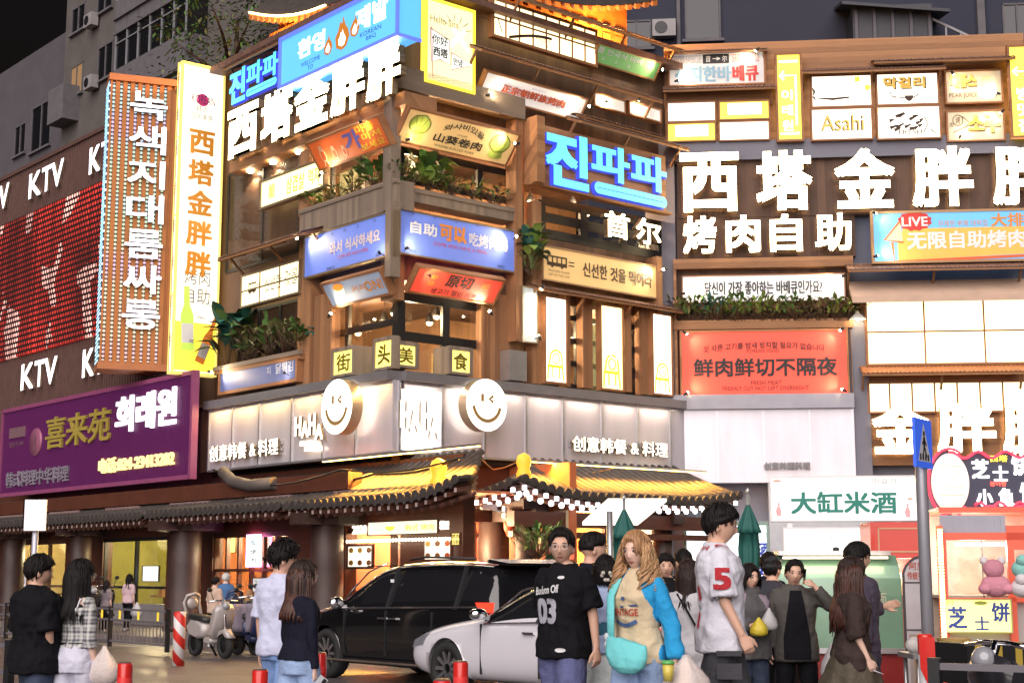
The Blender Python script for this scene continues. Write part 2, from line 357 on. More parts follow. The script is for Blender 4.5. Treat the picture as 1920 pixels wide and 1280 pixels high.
# stairhead walls closing the open floors at both ends
m = MB()
for z0, z1 in ((ZB1, Z2T), (Z3 - .05, Z3T)):
    s0 = PL.sz(560, 600)[0]; m = MB(); m.box(sL, s0, .1, .3, z0, z1); bpart('side_wall', m, WDARK, PL.mat())
m = MB(); s0 = PR.sz(905, 640)[0]; s1 = PR.sz(985, 640)[0]; m.box(s0, s1, .05, .25, ZB1, Z2T); bpart('side_wall', m, WOODZ, PR.mat()); m = MB()
s2 = PR.sz(968, 300)[0]; m.box(s2, s2 + .3, .05, .25, Z3, Z3T + .6); bpart('side_wall', m, WOODZ, PR.mat())
# interior ceilings and pendant lamps (the rooms behind the open windows)
LAMPM = glow('pendant_glow', (1.0, .62, .28), 9)
for P, sa, zs in ((PL, (-6.2, -4.4, -2.6, -1.2), 0), (PR, (1.0, 2.4, 4.6, 5.6, 6.6, 7.6), 0)):
    for i, s_ in enumerate(sa):
        for z in (Z2T - .45, Z3T - .75):
            q = MB(); p = P.pt(s_, -1.5 - .5 * (i % 2), z); q.lathe([(.02, .22), (.03, .2), (.12, .0), (.11, -.02)], 10, 1, p); q.ell(p - Vector((0, 0, .03)), (.08, .08, .07), 8, 6); q.bar(p + Vector((0, 0, .2)), p + Vector((0, 0, .45)), .015, mi=1)
            o = bpart('pendant_lamp', q, [LAMPM, BLACK])
            if i % 2 == 0:
                l = bpy.data.lights.new('room_light', 'POINT'); l.energy = 150; l.color = (1, .66, .36); l.shadow_soft_size = .15
                lo = bpy.data.objects.new('room_light', l); sc.collection.objects.link(lo); lo.parent = BLD; lo.matrix_basis = BI @ Matrix.Translation(p - Vector((0, 0, .2)) + P.n * .5)
# window mullions, panes
def glass_thin():
    m, nt, b = _mk('window_glass'); nt.nodes.remove(b); o = nt.nodes['Material Output']
    tr = nd(nt, 'ShaderNodeBsdfTransparent', i_Color=(.8, .82, .8, 1)); gl = nd(nt, 'ShaderNodeBsdfGlossy', i_Roughness=.04); lw = nd(nt, 'ShaderNodeLayerWeight', i_Blend=.3); fr = nd(nt, 'ShaderNodeMapRange', i_3=.03, i_4=.5); nt.links.new(lw.outputs['Facing'], fr.inputs[0])
    mx = nd(nt, 'ShaderNodeMixShader'); nt.links.new(fr.outputs[0], mx.inputs[0]); nt.links.new(tr.outputs[0], mx.inputs[1]); nt.links.new(gl.outputs[0], mx.inputs[2]); nt.links.new(mx.outputs[0], o.inputs[0])
    return m
GLASS = glass_thin()
def window(P, TL, BR, d, nx, nz_, fr=BLACK, bw=.09, pane=True, par=None):
    s0, s1, z0, z1 = wrect(P, TL, BR, d); M = P.mat(s0, d, z0); W = s1 - s0; H = z1 - z0
    q = MB()
    for i in range(nx + 1): x = W * i / nx; q.box(x - bw / 2, x + bw / 2, -.03, .06, 0, H)
    for k in range(nz_ + 1): z = H * k / nz_; q.box(0, W, -.02, .05, z - bw / 2, z + bw / 2)
    o = bpart('window', q, fr, M)
    q = MB(); q.box(0, W, .0, .008, 0, H); q.build('pane', GLASS if pane else GLASSD, o)
    return o
window(PL, (572, 545), (740, 705), -.25, 2, 2, bw=.14); window(PL, (572, 300), (735, 420), -.25, 3, 1)
window(PR, (752, 555), (915, 720), -.25, 2, 2, bw=.2); window(PR, (752, 280), (968, 380), -.25, 3, 1, bw=.16)
window(PR, (1015, 375), (1240, 480), -.1, 3, 2, bw=.22); 
window(PR, (985, 540), (1262, 745), -.15, 6, 4, bw=.13)
window(PL, (430, 330), (560, 470), -.1, 2, 1); window(PL, (450, 590), (565, 700), -.1, 3, 1)
# posts and beams
def post(P, px0, px1, yt, yb, d0, d1, mat=WOODZ, nm='post'):
    q = MB(); wbox(q, P, (px0, yt), (px1, yb), d0, d1); bpart(nm, q, mat, P.mat())
post(PR, 735, 750, 165, 395, -.1, .2, WGREY); post(PR, 733, 750, 375, 520, .16, .36, WGREY)
post(PL, 715, 737, 480, 560, -.2, .1); post(PL, 562, 578, 285, 400, .0, .2); post(PL, 562, 580, 400, 720, -.05, .25); post(PL, 590, 620, 555, 715, -.05, .18)
post(PR, 968, 980, 220, 640, -.1, .28, WOODZ); post(PR, 1000, 1016, 375, 720, -.1, .2); post(PR, 1232, 1243, 480, 590, -.1, .3)
post(PR, 915, 960, 560, 720, -.3, -.02, WOODZ, 'cladding'); post(PR, 1092, 1112, 548, 728, -.1, .12); post(PR, 1062, 1070, 548, 725, -.1, .18); post(PR, 1170, 1185, 560, 735, -.1, .12); post(PR, 1204, 1218, 575, 740, -.1, .18)
post(PR, 955, 988, 655, 715, -.05, .3, ALU, 'duct')
q = MB(); wbox(q, PR, (735, 160), (985, 185), .05, .35)
s0, s1, z0, z1 = wrect(PR, (735, 160), (985, 185), .35); bpart('beam', q, WGREYX, PR.mat())
q = MB(); s0, z0 = PL.sz(430, 318, .3); s1, z1 = PL.sz(740, 198, .3); q.box(s0, s1 + .35, -.3, .6, z0 - .1, z0 + .2); bpart('soffit', q, WOODX, PL.mat())
ZSOF = z0 - .1
for px in (470, 512, 560):
    p = PL.hit(px, 312, .05); p.z = ZSOF - .01; q = MB(); q.lathe([(.08, 0), (.08, -.05), (.05, -.06)], 10, 0, p); o = bpart('downlight', q, BULB)
    l = bpy.data.lights.new('downlight', 'SPOT'); l.energy = 45; l.spot_size = R(120); l.color = (1, .75, .45); lo = bpy.data.objects.new('downlight_light', l); sc.collection.objects.link(lo); lo.parent = BLD; lo.matrix_basis = BI @ Matrix.Translation(p - Vector((0, 0, .08)))
# tin canopies: corrugated sheet on a timber edge with brackets
def canopy(P, A, B, d, proj=.7, drop=.28, mat=CORR, brk=True, thick=.07):
    """A, B: photo ends of the front lower edge"""
    s0, z0 = P.sz(*A, d + proj); s1, z1 = P.sz(*B, d + proj); z0 = z1 = (z0 + z1) / 2; W = s1 - s0
    M = P.mat(s0, d, z0); q = MB(); n = max(8, int(W / .045)); top = []; bot = []
    for i in range(n + 1):
        x = W * i / n; a = .018 * math.sin(2 * math.pi * x / .11)
        top.append((x, -proj, thick + a)); bot.append((x, 0.05, thick + drop + a))
    v = top + bot; q.add(v, [(i, i + 1, n + 2 + i, n + 1 + i) for i in range(n)], 0, True)
    v2 = [(x, y, z - .012) for x, y, z in v]; q.add(v2, [(i, n + 1 + i, n + 2 + i, i + 1) for i in range(n)], 0, True)
    q.add([top[i] for i in range(n + 1)] + [(x, y, z - .012) for x, y, z in top], [(i, n + 1 + i, n + 2 + i, i + 1) for i in range(n)])
    o = bpart('canopy', q, mat, M)
    q = MB(); q.box(0, W, -proj + .03, -proj + .09, 0, thick - .02); q.box(0, W, -.05, .05, drop, drop + thick - .02)
    if brk:
        k = max(2, int(W / 1.6) + 1)
        for i in range(k):
            x = .05 + (W - .15) * i / (k - 1); q.bar((x, -proj + .06, thick * .3), (x, 0, drop + .0), .06, .07); q.bar((x, -proj * .55, drop * .4), (x, .02, -.3), .05)
    q.build('canopy_frame', WOODX, o); return o
canopy(PL, (415, 128), (768, -38), .2, .55, .25)
canopy(PL, (405, 497), (565, 432), .1, .8, .3)
canopy(PR, (985, 6), (1285, 95), .3, .6, .3); canopy(PR, (905, 107), (1245, 182), .25, .6, .3); canopy(PR, (1092, 235), (1295, 277), .2, .6, .25); canopy(PR, (1012, 548), (1285, 583), .1, .45, .18)
canopy(PR, (1085, 225), (1250, 255), .25, .3, .1, brk=False)

# ---------------------------------------------------------------- the steel fascia band with its coping
def band(name, P, sa, sb, z0, z1, d, seams, label=None):
    q = MB(); q.box(sa, sb, -d, -.2, z0, z1); o = bpart(name, q, STEEL, P.mat())
    q = MB(); q.box(sa - .08, sb, -d - .16, .1, z1, z1 + .2); q.build('coping', GREYST, o)
    q = MB()
    for s_ in seams: q.box(s_ - .025, s_ + .025, -d - .035, -d, z0 + .02, z1)
    q.box(sa, sb, -d - .03, -d, z0, z0 + .05)
    q.build('seam_strip', ALU, o); return o
DB = .35
seL = [PL.sz(x, 800, DB)[0] for x in (393, 437, 487, 548, 607, 668, 736)]
seR = [PR.sz(x, 800, DB)[0] for x in (748, 828, 908, 985, 1055, 1128, 1195, 1256)]
band('fascia', PL, seL[0], DB, ZB0, ZB1, DB, seL[:-1]); band('fascia', PR, -DB + .3, sR + .1, ZB0, ZB1, DB + .004, seR)
# warm light washing the fascia from under the coping
for P, ss in ((PL, seL), (PR, seR)):
    for a, b_ in zip(ss[:-1], ss[1:]):
        l = bpy.data.lights.new('wash', 'AREA'); l.shape = 'RECTANGLE'; l.size = abs(b_ - a) * .8; l.size_y = .05; l.energy = 6.5 if P is PL else 4; l.color = (1, .66, .25) if P is PL else (1, .8, .6)
        lo = bpy.data.objects.new('wash_light', l); sc.collection.objects.link(lo); lo.parent = BLD
        lo.matrix_basis = BI @ P.mat((a + b_) / 2, DB + .13, ZB1 - .02) @ Matrix.Rotation(R(-18), 4, 'X')
# right-hand front: grey render wall, steel panel
sF = PF.sz(1600, 800, 0)[0]; sFE = PF.sz(2000, 800, 0)[0]
q = MB(); q.box(-.6, sFE + 14, .35, 4, 0, 15.0); bpart('rear_wall', q, CONC, PF.mat())
q = MB(); q.box(-.45, .16, -.1, .4, ZB1 + .3, PF.sz(1262, 268, .1)[1]); bpart('pilaster', q, CONC, PF.mat()); q = MB(); q.box(sF - .05, sF + .42, -.12, .4, 3.0, PF.sz(1600, 590)[1]); bpart('pilaster', q, CONC, PF.mat())
zP0 = PF.sz(1300, 905, .2)[1]; zP1 = PF.sz(1300, 768, .2)[1]
q = MB(); q.box(-.1, sF, -.2, .3, zP0, zP1); o = bpart('fascia', q, STEEL, PF.mat())
q = MB(); q.box(-.15, sF, -.36, .3, zP1, zP1 + .36); q.build('coping', paint('pale_coping', (.34, .33, .38), .6, .2), o)
q = MB()
for px in (1262, 1345, 1432, 1518, 1598): s_ = PF.sz(px, 800, .2)[0]; q.box(s_ - .012, s_ + .012, -.212, -.2, zP0, zP1)
q.build('seam_strip', ALU, o)
# back timber boards for the signs on the right-hand front
q = MB(); wbox(q, PF, (1268, 272), (1930, 395), -.35, .0); wbox(q, PF, (1268, 397), (1605, 480), -.35, -.02); bpart('sign_board', q, WDARK, PF.mat())
q = MB(); wbox(q, PF, (1245, 85), (1930, 272), -.35, .02); bpart('sign_board', q, WOODX, PF.mat())
q = MB(); wbox(q, PF, (1262, 490), (1600, 755), -.35, -.05); bpart('sign_board', q, WDARK, PF.mat())
q = MB(); wbox(q, PF, (1612, 540), (1930, 870), -.35, .02); bpart('sign_board', q, WOODX, PF.mat())
q = MB()
for y in (493, 570, 608): wbox(q, PF, (1262, y - 7), (1600, y + 5), -.1, .22)
for x in (1262, 1590): wbox(q, PF, (x, 490), (x + 10, 750), -.1, .2)
bpart('shelf_frame', q, WOODX, PF.mat())
q = MB(); wbox(q, PF, (1240, 268), (1930, 285), -.3, .15); bpart('ledge', q, CONC, PF.mat())
canopy(PF, (1243, 171), (1455, 166), .1, .4, .2); canopy(PF, (1245, 101), (1440, 95), .1, .3, .12); canopy(PF, (1505, 137), (1775, 128), .1, .55, .25); canopy(PF, (1640, 120), (1905, 108), .15, .6, .22)
canopy(PF, (1592, 512), (1930, 500), .15, .8, .3, CORR); canopy(PF, (1618, 706), (1930, 697), .15, .55, .25, CORRO)
q = MB(); s0, z0 = PF.sz(1598, 557, .8); z1 = PF.sz(1600, 525, .3)[1]; q.add([(s0, -.85, z0), (sFE, -.85, z0), (sFE, -.1, z1), (s0, -.1, z1), (s0, -.85, z0 - .15), (sFE, -.85, z0 - .15), (sFE, -.1, z1 - .15), (s0, -.1, z1 - .15)], [(0, 1, 2, 3), (4, 7, 6, 5), (0, 4, 5, 1), (0, 3, 7, 4)]); bpart('awning', q, paint('cream_awning', (.55, .38, .28), .7), PF.mat())
# ---------------------------------------------------------------- sign materials
def lit(nm, c, s): return glow('lightbox_' + nm, c, s)
LCREAM = lit('cream', (1.0, .84, .46), .75); LWHITE = lit('white', (1.0, .92, .74), .80); LYEL = lit('yellow', (1.0, .70, .06), .6); LPALE = lit('pale_yellow', (1.0, .86, .36), .75)
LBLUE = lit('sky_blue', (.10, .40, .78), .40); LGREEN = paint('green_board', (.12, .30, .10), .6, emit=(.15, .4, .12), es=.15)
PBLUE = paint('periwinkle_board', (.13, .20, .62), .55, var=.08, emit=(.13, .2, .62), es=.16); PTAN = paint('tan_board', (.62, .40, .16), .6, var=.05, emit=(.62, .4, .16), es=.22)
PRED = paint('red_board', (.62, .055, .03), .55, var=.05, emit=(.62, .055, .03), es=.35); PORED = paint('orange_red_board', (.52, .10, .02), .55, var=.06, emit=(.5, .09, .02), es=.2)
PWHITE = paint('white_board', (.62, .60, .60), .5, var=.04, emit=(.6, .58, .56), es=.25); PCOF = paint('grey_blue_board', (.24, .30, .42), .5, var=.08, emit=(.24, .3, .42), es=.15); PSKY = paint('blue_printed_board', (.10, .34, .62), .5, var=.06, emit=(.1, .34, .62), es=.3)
FRW = wood('pale_frame', (.25, .14, .07), (.5, .3, .15), 'x', .5, gap=False); FRM = paint('metal_frame', (.35, .27, .18), .4, .6)
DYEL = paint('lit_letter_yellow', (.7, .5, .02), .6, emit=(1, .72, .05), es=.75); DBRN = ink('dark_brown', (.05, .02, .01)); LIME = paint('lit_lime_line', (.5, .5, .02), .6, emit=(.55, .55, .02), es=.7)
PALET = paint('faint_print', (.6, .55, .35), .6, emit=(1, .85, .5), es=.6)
SKIN0 = None
def sub(t, mb, mat, nm='emblem'): return mb.build(nm, mat, t)
def arc_pts(cx, cz, rx, rz, a0, a1, n=24): return [(cx + rx * math.cos(R(a0 + (a1 - a0) * i / n)), cz + rz * math.sin(R(a0 + (a1 - a0) * i / n))) for i in range(n + 1)]
def stroke(mb, pts, wd, y, mi=0, dep=.004):
    """flat ribbon along 2D points in the board's plane"""
    n = len(pts); Lf, Rt = [], []
    for i in range(n):
        a = pts[max(0, i - 1)]; b = pts[min(n - 1, i + 1)]; dx, dz = b[0] - a[0], b[1] - a[1]; l = math.hypot(dx, dz) or 1
        ww = wd[i] if isinstance(wd, (list, tuple)) else wd
        Lf.append((pts[i][0] - dz / l * ww / 2, y, pts[i][1] + dx / l * ww / 2)); Rt.append((pts[i][0] + dz / l * ww / 2, y, pts[i][1] - dx / l * ww / 2))
    mb.add(Lf + Rt, [(i, n + i, n + i + 1, i + 1) for i in range(n - 1)], mi); return mb
def blob(mb, pts, y, mi=0): mb.add([(p[0], y, p[1]) for p in pts], [tuple(range(len(pts)))], mi); return mb
def letters(name, label, P, TL, BR, d, cols, text, mats=(WHITEL, LRET), depth=.16, bold=.028, group=None, cat='sign'):
    s0, s1, z0, z1 = wrect(P, TL, BR, d); t = thing(name, label, cat, P.mat(s0, d, z0), group)
    for c, (a, b) in zip(text, cols):
        sa = P.sz(a, TL[1], d)[0] - s0; sb = P.sz(b, TL[1], d)[0] - s0; q = MB()
        write(q, c, sa, 0, sb, z1 - z0, -depth, bold, depth, 0, 1); q.build('character', list(mats), t)
    return t
# ------------------------------------------------ left face of the corner
letters('channel_letters', 'large white glowing Chinese letters directly under the sky blue flame box', 'PL' and PL, (440, 212), (757, 174), .45, ((438, 494), (500, 559), (562, 627), (630, 693), (697, 761)), '西塔金胖胖', bold=.05)
def neon(name, label, P, TL, BR, d, board):
    s0, s1, z0, z1 = wrect(P, TL, BR, d); W = s1 - s0; H = z1 - z0; t = thing(name, label, 'sign', P.mat(s0, d, z0))
    if board: q = MB(); q.box(-.12 * W, 1.02 * W, .02, .15, -.06 * H, 1.06 * H); q.build('board', WOODX, t); q = MB(); q.box(-.12 * W, -.06 * W, -.35, .02, -.06 * H, 1.1 * H); q.box(-.12 * W, 1.02 * W, -.2, .02, -.08 * H, -.05 * H); q.build('frame', WOODX, t)
    for c, a, b, lo in (('진', 0, .34, 0), ('파', .36, .68, .30), ('파', .69, 1, .30)):
        q = MB(); write(q, c, a * W, lo * H, b * W, H * (1.0 if lo == 0 else .97), -.1, .045, .1, 0, 1); q.build('character', [CYANL, LSIDE], t)
        q = MB(); write(q, c, (a - .012) * W, (lo - .02) * H, (b + .012) * W, H * (1.02 if lo == 0 else .99), -.03, .075, .03, 0, 0); q.build('backing', LSIDE, t)
    q = MB(); r = .105 * H
    pill = [(x, z) for x, z in arc_pts(W - r * 1.2, .13 * H, r, r, -90, 90, 10)] + [(x, z) for x, z in arc_pts(.38 * W + r, .13 * H, r, r, 90, 270, 10)]
    q.prism(pill, -.12, 0, 0, 1); o = q.build('underline_bar', [CYANL, LSIDE], t)
    q = MB(); q.box(.40 * W, W - .08 * H, -.128, -.12, .125 * H, .14 * H); q.build('groove', LSIDE, o)
    q = MB(); pill2 = [(x, z) for x, z in arc_pts(W - r * 1.2, .13 * H, r * 1.25, r * 1.25, -90, 90, 10)] + [(x, z) for x, z in arc_pts(.38 * W + r, .13 * H, r * 1.25, r * 1.25, 90, 270, 10)]
    q.prism(pill2, -.04, 0); q.build('backing', LSIDE, t)
    return t
neon('neon_letters', 'small cyan Korean neon lettering beside the blue flame box', PL, (437, 138), (527, 160), .4, False)
def flames(t, W, H):
    q = MB(); q2 = MB()
    for cx, cz, s_ in ((.43, .42, .62), (.55, .52, 1.0), (.655, .55, .66)):
        hw = .062 * W * s_; hh = .33 * H * s_
        out = [(0, -1), (.6, -.85), (1, -.3), (.8, .15), (.45, .45), (.12, 1.05), (.0, .6), (-.3, .75 if s_ == 1 else .5), (-.55, .25), (-.95, -.1), (-.8, -.75)]
        blob(q, [(cx * W + a * hw, cz * H + b * hh) for a, b in out], -.008); blob(q2, [(cx * W + a * hw * .5, cz * H + (b * .5 - .28) * hh) for a, b in out], -.012)
    sub(t, q, INKO, 'flame_emblem'); sub(t, q2, lit('sky_white', (.8, .9, 1), .9), 'flame_core')
def blue_box():
    M, W, H = rect3(PL, (528, 76), (746, 64), 1.0); t = thing('light_box', 'deep sky blue light box with orange flames and white Korean letters', 'sign', M)
    q = MB(); q.box(0, W, 0, .6, 0, H); q.build("box", LBLUE, t)
    q = MB(); e = .05
    for a in ((-e, W + e, -e, 0, -e, .03), (-e, W + e, -e, 0, H - .03, H + e), (-e, .03, -e, 0, 0, H), (W - .03, W + e, -e, 0, 0, H), (W, W + e, 0, .6, -e, .02), (W, W + e, 0, .6, H - .02, H + e)): q.box(*a)
    q.build('edge_trim', glow('blue_edge', (.08, .12, .75), .6), t)
    q = MB(); write(q, '환영', .16 * W, .40 * H, .40 * W, .80 * H, -.008, .04); write(q, '제발', .66 * W, .40 * H, .92 * W, .86 * H, -.008, .04); q.build('lettering', lit('sky_white', (.8, .9, 1), .9), t)
    q = MB(); write(q, 'WELCOME', .19 * W, .22 * H, .36 * W, .31 * H, -.008, .0); write(q, 'TO', .25 * W, .1 * H, .30 * W, .19 * H, -.008, .0); write(q, 'KOREAN', .70 * W, .26 * H, .87 * W, .35 * H, -.008, .0); write(q, 'BBQ', .75 * W, .14 * H, .83 * W, .23 * H, -.008, .0); q.build('lettering', INKB, t)
    flames(t, W, H)
blue_box()
def ginseng(t, W, H):
    q = MB()
    for cx, s_ in ((.14, 1), (.29, .8), (.42, .65)):
        c = cx * W; b = .10 * H; k = .30 * H * s_
        stroke(q, [(c + math.cos(i / 12 * 2 * math.pi) * k * .45, b + k * 1.1 + math.sin(i / 12 * 2 * math.pi) * k * .62) for i in range(13)], .025, -.009)
        for a in (-.3, -.1, .12, .32): stroke(q, [(c + a * k, b + k * 1.6), (c + a * k * .6, b + k * 2.2)], .02, -.009)
        for a in (-.25, .25): stroke(q, [(c + a * k * .5, b + k * .55), (c + a * k * 1.5, b)], .03, -.009)
    sub(t, q, paint('cream_line', (.75, .55, .35), .6), 'root_drawing')
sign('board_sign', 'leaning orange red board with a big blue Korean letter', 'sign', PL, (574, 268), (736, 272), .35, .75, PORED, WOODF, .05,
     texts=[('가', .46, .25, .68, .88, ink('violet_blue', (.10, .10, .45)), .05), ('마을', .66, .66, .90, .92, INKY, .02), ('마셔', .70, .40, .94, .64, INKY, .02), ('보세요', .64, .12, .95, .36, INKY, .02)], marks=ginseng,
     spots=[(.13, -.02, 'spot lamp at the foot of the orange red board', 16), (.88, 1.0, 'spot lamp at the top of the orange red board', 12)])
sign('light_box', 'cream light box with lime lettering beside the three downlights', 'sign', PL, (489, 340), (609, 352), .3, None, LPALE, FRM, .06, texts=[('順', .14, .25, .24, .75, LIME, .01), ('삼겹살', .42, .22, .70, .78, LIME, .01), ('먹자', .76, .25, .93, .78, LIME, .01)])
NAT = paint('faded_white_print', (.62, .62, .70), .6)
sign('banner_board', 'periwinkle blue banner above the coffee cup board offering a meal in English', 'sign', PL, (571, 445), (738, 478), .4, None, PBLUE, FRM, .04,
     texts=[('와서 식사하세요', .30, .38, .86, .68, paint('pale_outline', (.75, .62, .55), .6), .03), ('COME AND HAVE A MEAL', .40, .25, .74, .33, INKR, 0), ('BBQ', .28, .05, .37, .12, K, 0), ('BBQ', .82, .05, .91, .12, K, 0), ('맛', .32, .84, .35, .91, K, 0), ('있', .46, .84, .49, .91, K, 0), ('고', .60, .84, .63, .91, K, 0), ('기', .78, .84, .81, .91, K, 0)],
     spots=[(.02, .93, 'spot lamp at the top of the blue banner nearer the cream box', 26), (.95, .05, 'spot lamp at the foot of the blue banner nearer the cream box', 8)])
def cup(t, W, H):
    q = MB(); blob(q, [(.17 * W, .72 * H), (.21 * W, .25 * H), (.30 * W, .25 * H), (.34 * W, .72 * H)], -.008); sub(t, q, INKW, 'cup_drawing')
    q = MB(); blob(q, [(p[0], p[1]) for p in arc_pts(.255 * W, .72 * H, .085 * W, .14 * H, 0, 360, 18)], -.012); sub(t, q, INKO, 'cup_drawing')
sign('board_sign', 'small leaning grey blue board with a paper coffee cup', 'sign', PL, (600, 532), (736, 552), .15, .5, PCOF, WOODF, .06, texts=[('커피', .45, .38, .68, .62, INKO, .02), ('ON!', .66, .30, .94, .68, INKO, .03)], marks=cup, spots=[(.10, -.05, 'spot lamp at the foot of the coffee cup board', 18)])
def bus(t, W, H, x0=.13, x1=.27, z0=.38, z1=.7, mat=DBRN):
    q = MB(); a, b, c, d_ = x0 * W, x1 * W, z0 * H, z1 * H; h = d_ - c; wd = b - a
    for s0_, s1_, t0, t1 in ((0, 1, .1, .42), (0, 1, .86, 1), (0, .07, .4, .9), (.24, .3, .4, .9), (.47, .53, .4, .9), (.7, .76, .4, .9), (.93, 1, .4, .9)): q.box(a + s0_ * wd, a + s1_ * wd, -.009, -.006, c + t0 * h, c + t1 * h)
    for k in (.25, .75): q.lathe([(.001, 0), (.16 * h, 0), (.16 * h, .003)], 12, 0, (a + k * wd, -.009, c + .1 * h), 'y')
    for k in (.35, .65): q.box(b + .015 * W, b + .06 * W, -.009, -.006, c + k * h - .04 * h, c + k * h + .06 * h)
    sub(t, q, mat, 'bus_drawing')
sign('light_box', 'cream light box with a bus drawing under the grey tin canopy', 'sign', PL, (453, 517), (562, 550), .3, None, LCREAM, FRM, .05, grid=(3, 2), texts=[('신선한', .42, .32, .70, .74, DBRN, 0), ('것을', .76, .32, .97, .78, DBRN, 0)], marks=bus)
sign('panel_sign', 'low dull blue panel under the leafy planter box', 'sign', PL, (411, 692), (558, 715), .4, None, paint('dusk_blue_board', (.10, .13, .3), .5, emit=(.1, .13, .3), es=.1), WOODF, .08, texts=[('피', .63, .42, .68, .72, NAT, .0), ('닭튀김', .74, .40, .95, .78, NAT, .02)],
     spots=[(.02, .85, 'spot lamp at the left end of the low dull blue panel', 26), (.95, .3, 'spot lamp at the right end of the low dull blue panel', 9)])
# ------------------------------------------------ right face of the corner
def hello(t, W, H):
    q = MB()
    for a in range(20, 175, 26): stroke(q, [(.62 * W + .20 * W * math.cos(R(a)), .68 * H + .10 * H * math.sin(R(a)) * 1.2), (.62 * W + .34 * W * math.cos(R(a)), .68 * H + .2 * H * math.sin(R(a)))], .018, -.008)
    sub(t, q, paint('olive_line', (.3, .27, .12), .6), 'ray_drawing')
    q = MB(); blob(q, [(.10 * W, .64 * H), (.48 * W, .56 * H), (.50 * W, .27 * H), (.30 * W, .30 * H), (.13 * W, .25 * H)], -.008); blob(q, [(.52 * W, .42 * H), (.97 * W, .34 * H), (.53 * W, .22 * H)], -.008); sub(t, q, lit('flag_white', (.95, .95, .85), .36), 'flag_drawing')
    q = MB()
    for pts in ([(.10, .64), (.48, .56), (.50, .27), (.30, .30), (.13, .25), (.10, .64)], [(.52, .42), (.97, .34), (.53, .22), (.52, .42)]): stroke(q, [(a * W, b * H) for a, b in pts], .022, -.011)
    stroke(q, [(.13 * W, .66 * H), (.16 * W, .08 * H)], .02, -.011)
    sub(t, q, paint('rose_line', (.6, .15, .15), .6), 'flag_edge')
    q = MB()
    for a, b in (((.50, .50), (.80, .72)), ((.56, .72), (.88, .48))): stroke(q, [(a[0] * W, a[1] * H), (b[0] * W, b[1] * H)], [.16, .09], -.010)
    sub(t, q, lit('milk_white', (.95, .9, .75), .38), 'bottle_drawing')
sign('light_box', 'upright yellow light box with two pennant flags and sun rays', 'sign', PR, (797, -8), (890, 178), .35, None, lit('butter', (1, .92, .52), .33), lit('butter_edge', (1, .72, .05), .6), .07,
     texts=[('Hello Sita', .10, .72, .66, .80, paint('gold_line', (.45, .33, .1), .6), 0), ('你好', .14, .47, .45, .58, K, .01), ('西塔', .16, .33, .45, .44, K, .03), ('안녕', .56, .28, .74, .37, K, .02), ('하세요', .75, .31, .88, .35, INKB, 0)], marks=hello)
def rods(t, W, H):
    q = MB(); stroke(q, [(W * (.15 + .4 * i / 12), H * (.1 + .28 * math.sin(i / 12 * 1.6))) for i in range(13)], .07, -.024); stroke(q, [(.05 * W, .5 * H), (.09 * W, .15 * H)], .03, -.024); sub(t, q, DBRN, 'fan_drawing')
    q = MB(); blob(q, arc_pts(.77 * W, .72 * H, .055 * W, .16 * H, 0, 360, 18), -.005); sub(t, q, DYEL, 'gourd_drawing')
sign('light_box', 'shoji style white light box in two rows of panes under the top canopy', 'sign', PR, (922, -6), (1120, 128), .3, None, LCREAM, WOODF, .07, grid=(8, 2), texts=[('FRESH', .40, .24, .53, .34, DBRN, 0), ('CUT WU', .41, .12, .54, .22, DBRN, 0)], marks=rods)
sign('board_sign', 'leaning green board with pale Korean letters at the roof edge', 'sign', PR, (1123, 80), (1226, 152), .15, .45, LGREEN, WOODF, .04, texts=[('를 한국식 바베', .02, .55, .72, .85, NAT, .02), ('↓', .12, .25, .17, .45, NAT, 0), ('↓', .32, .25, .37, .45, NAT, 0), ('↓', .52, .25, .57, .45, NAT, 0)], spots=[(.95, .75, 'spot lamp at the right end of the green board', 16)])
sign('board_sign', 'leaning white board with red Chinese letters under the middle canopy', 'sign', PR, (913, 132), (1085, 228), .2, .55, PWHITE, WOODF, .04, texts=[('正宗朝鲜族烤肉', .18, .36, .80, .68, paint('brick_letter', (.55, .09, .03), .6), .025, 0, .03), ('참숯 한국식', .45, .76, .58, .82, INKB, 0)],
     spots=[(.04, .2, 'spot lamp at the foot of the white red lettered board', 20), (.97, .8, 'spot lamp at the top of the white red lettered board', 24)])
sign('light_box', 'left of two small washed out panels above the cyan neon board', 'sign', PR, (1113, 172), (1173, 215), .25, None, PWHITE, WOODF, .04, texts=[('맛있는', .3, .3, .75, .7, NAT, .02)], spots=[(.15, .2, 'spot lamp on the left small panel above the neon board', 22)])
sign('light_box', 'right of two small washed out panels above the cyan neon board', 'sign', PR, (1178, 188), (1240, 232), .25, None, PWHITE, WOODF, .04, texts=[('고기집', .3, .3, .75, .7, NAT, .02)], spots=[(.1, .9, 'spot lamp on the right small panel above the neon board', 26)])
neon('neon_letters', 'large cyan Korean neon lettering on a wooden board', PR, (1018, 240), (1246, 396), .35, True)
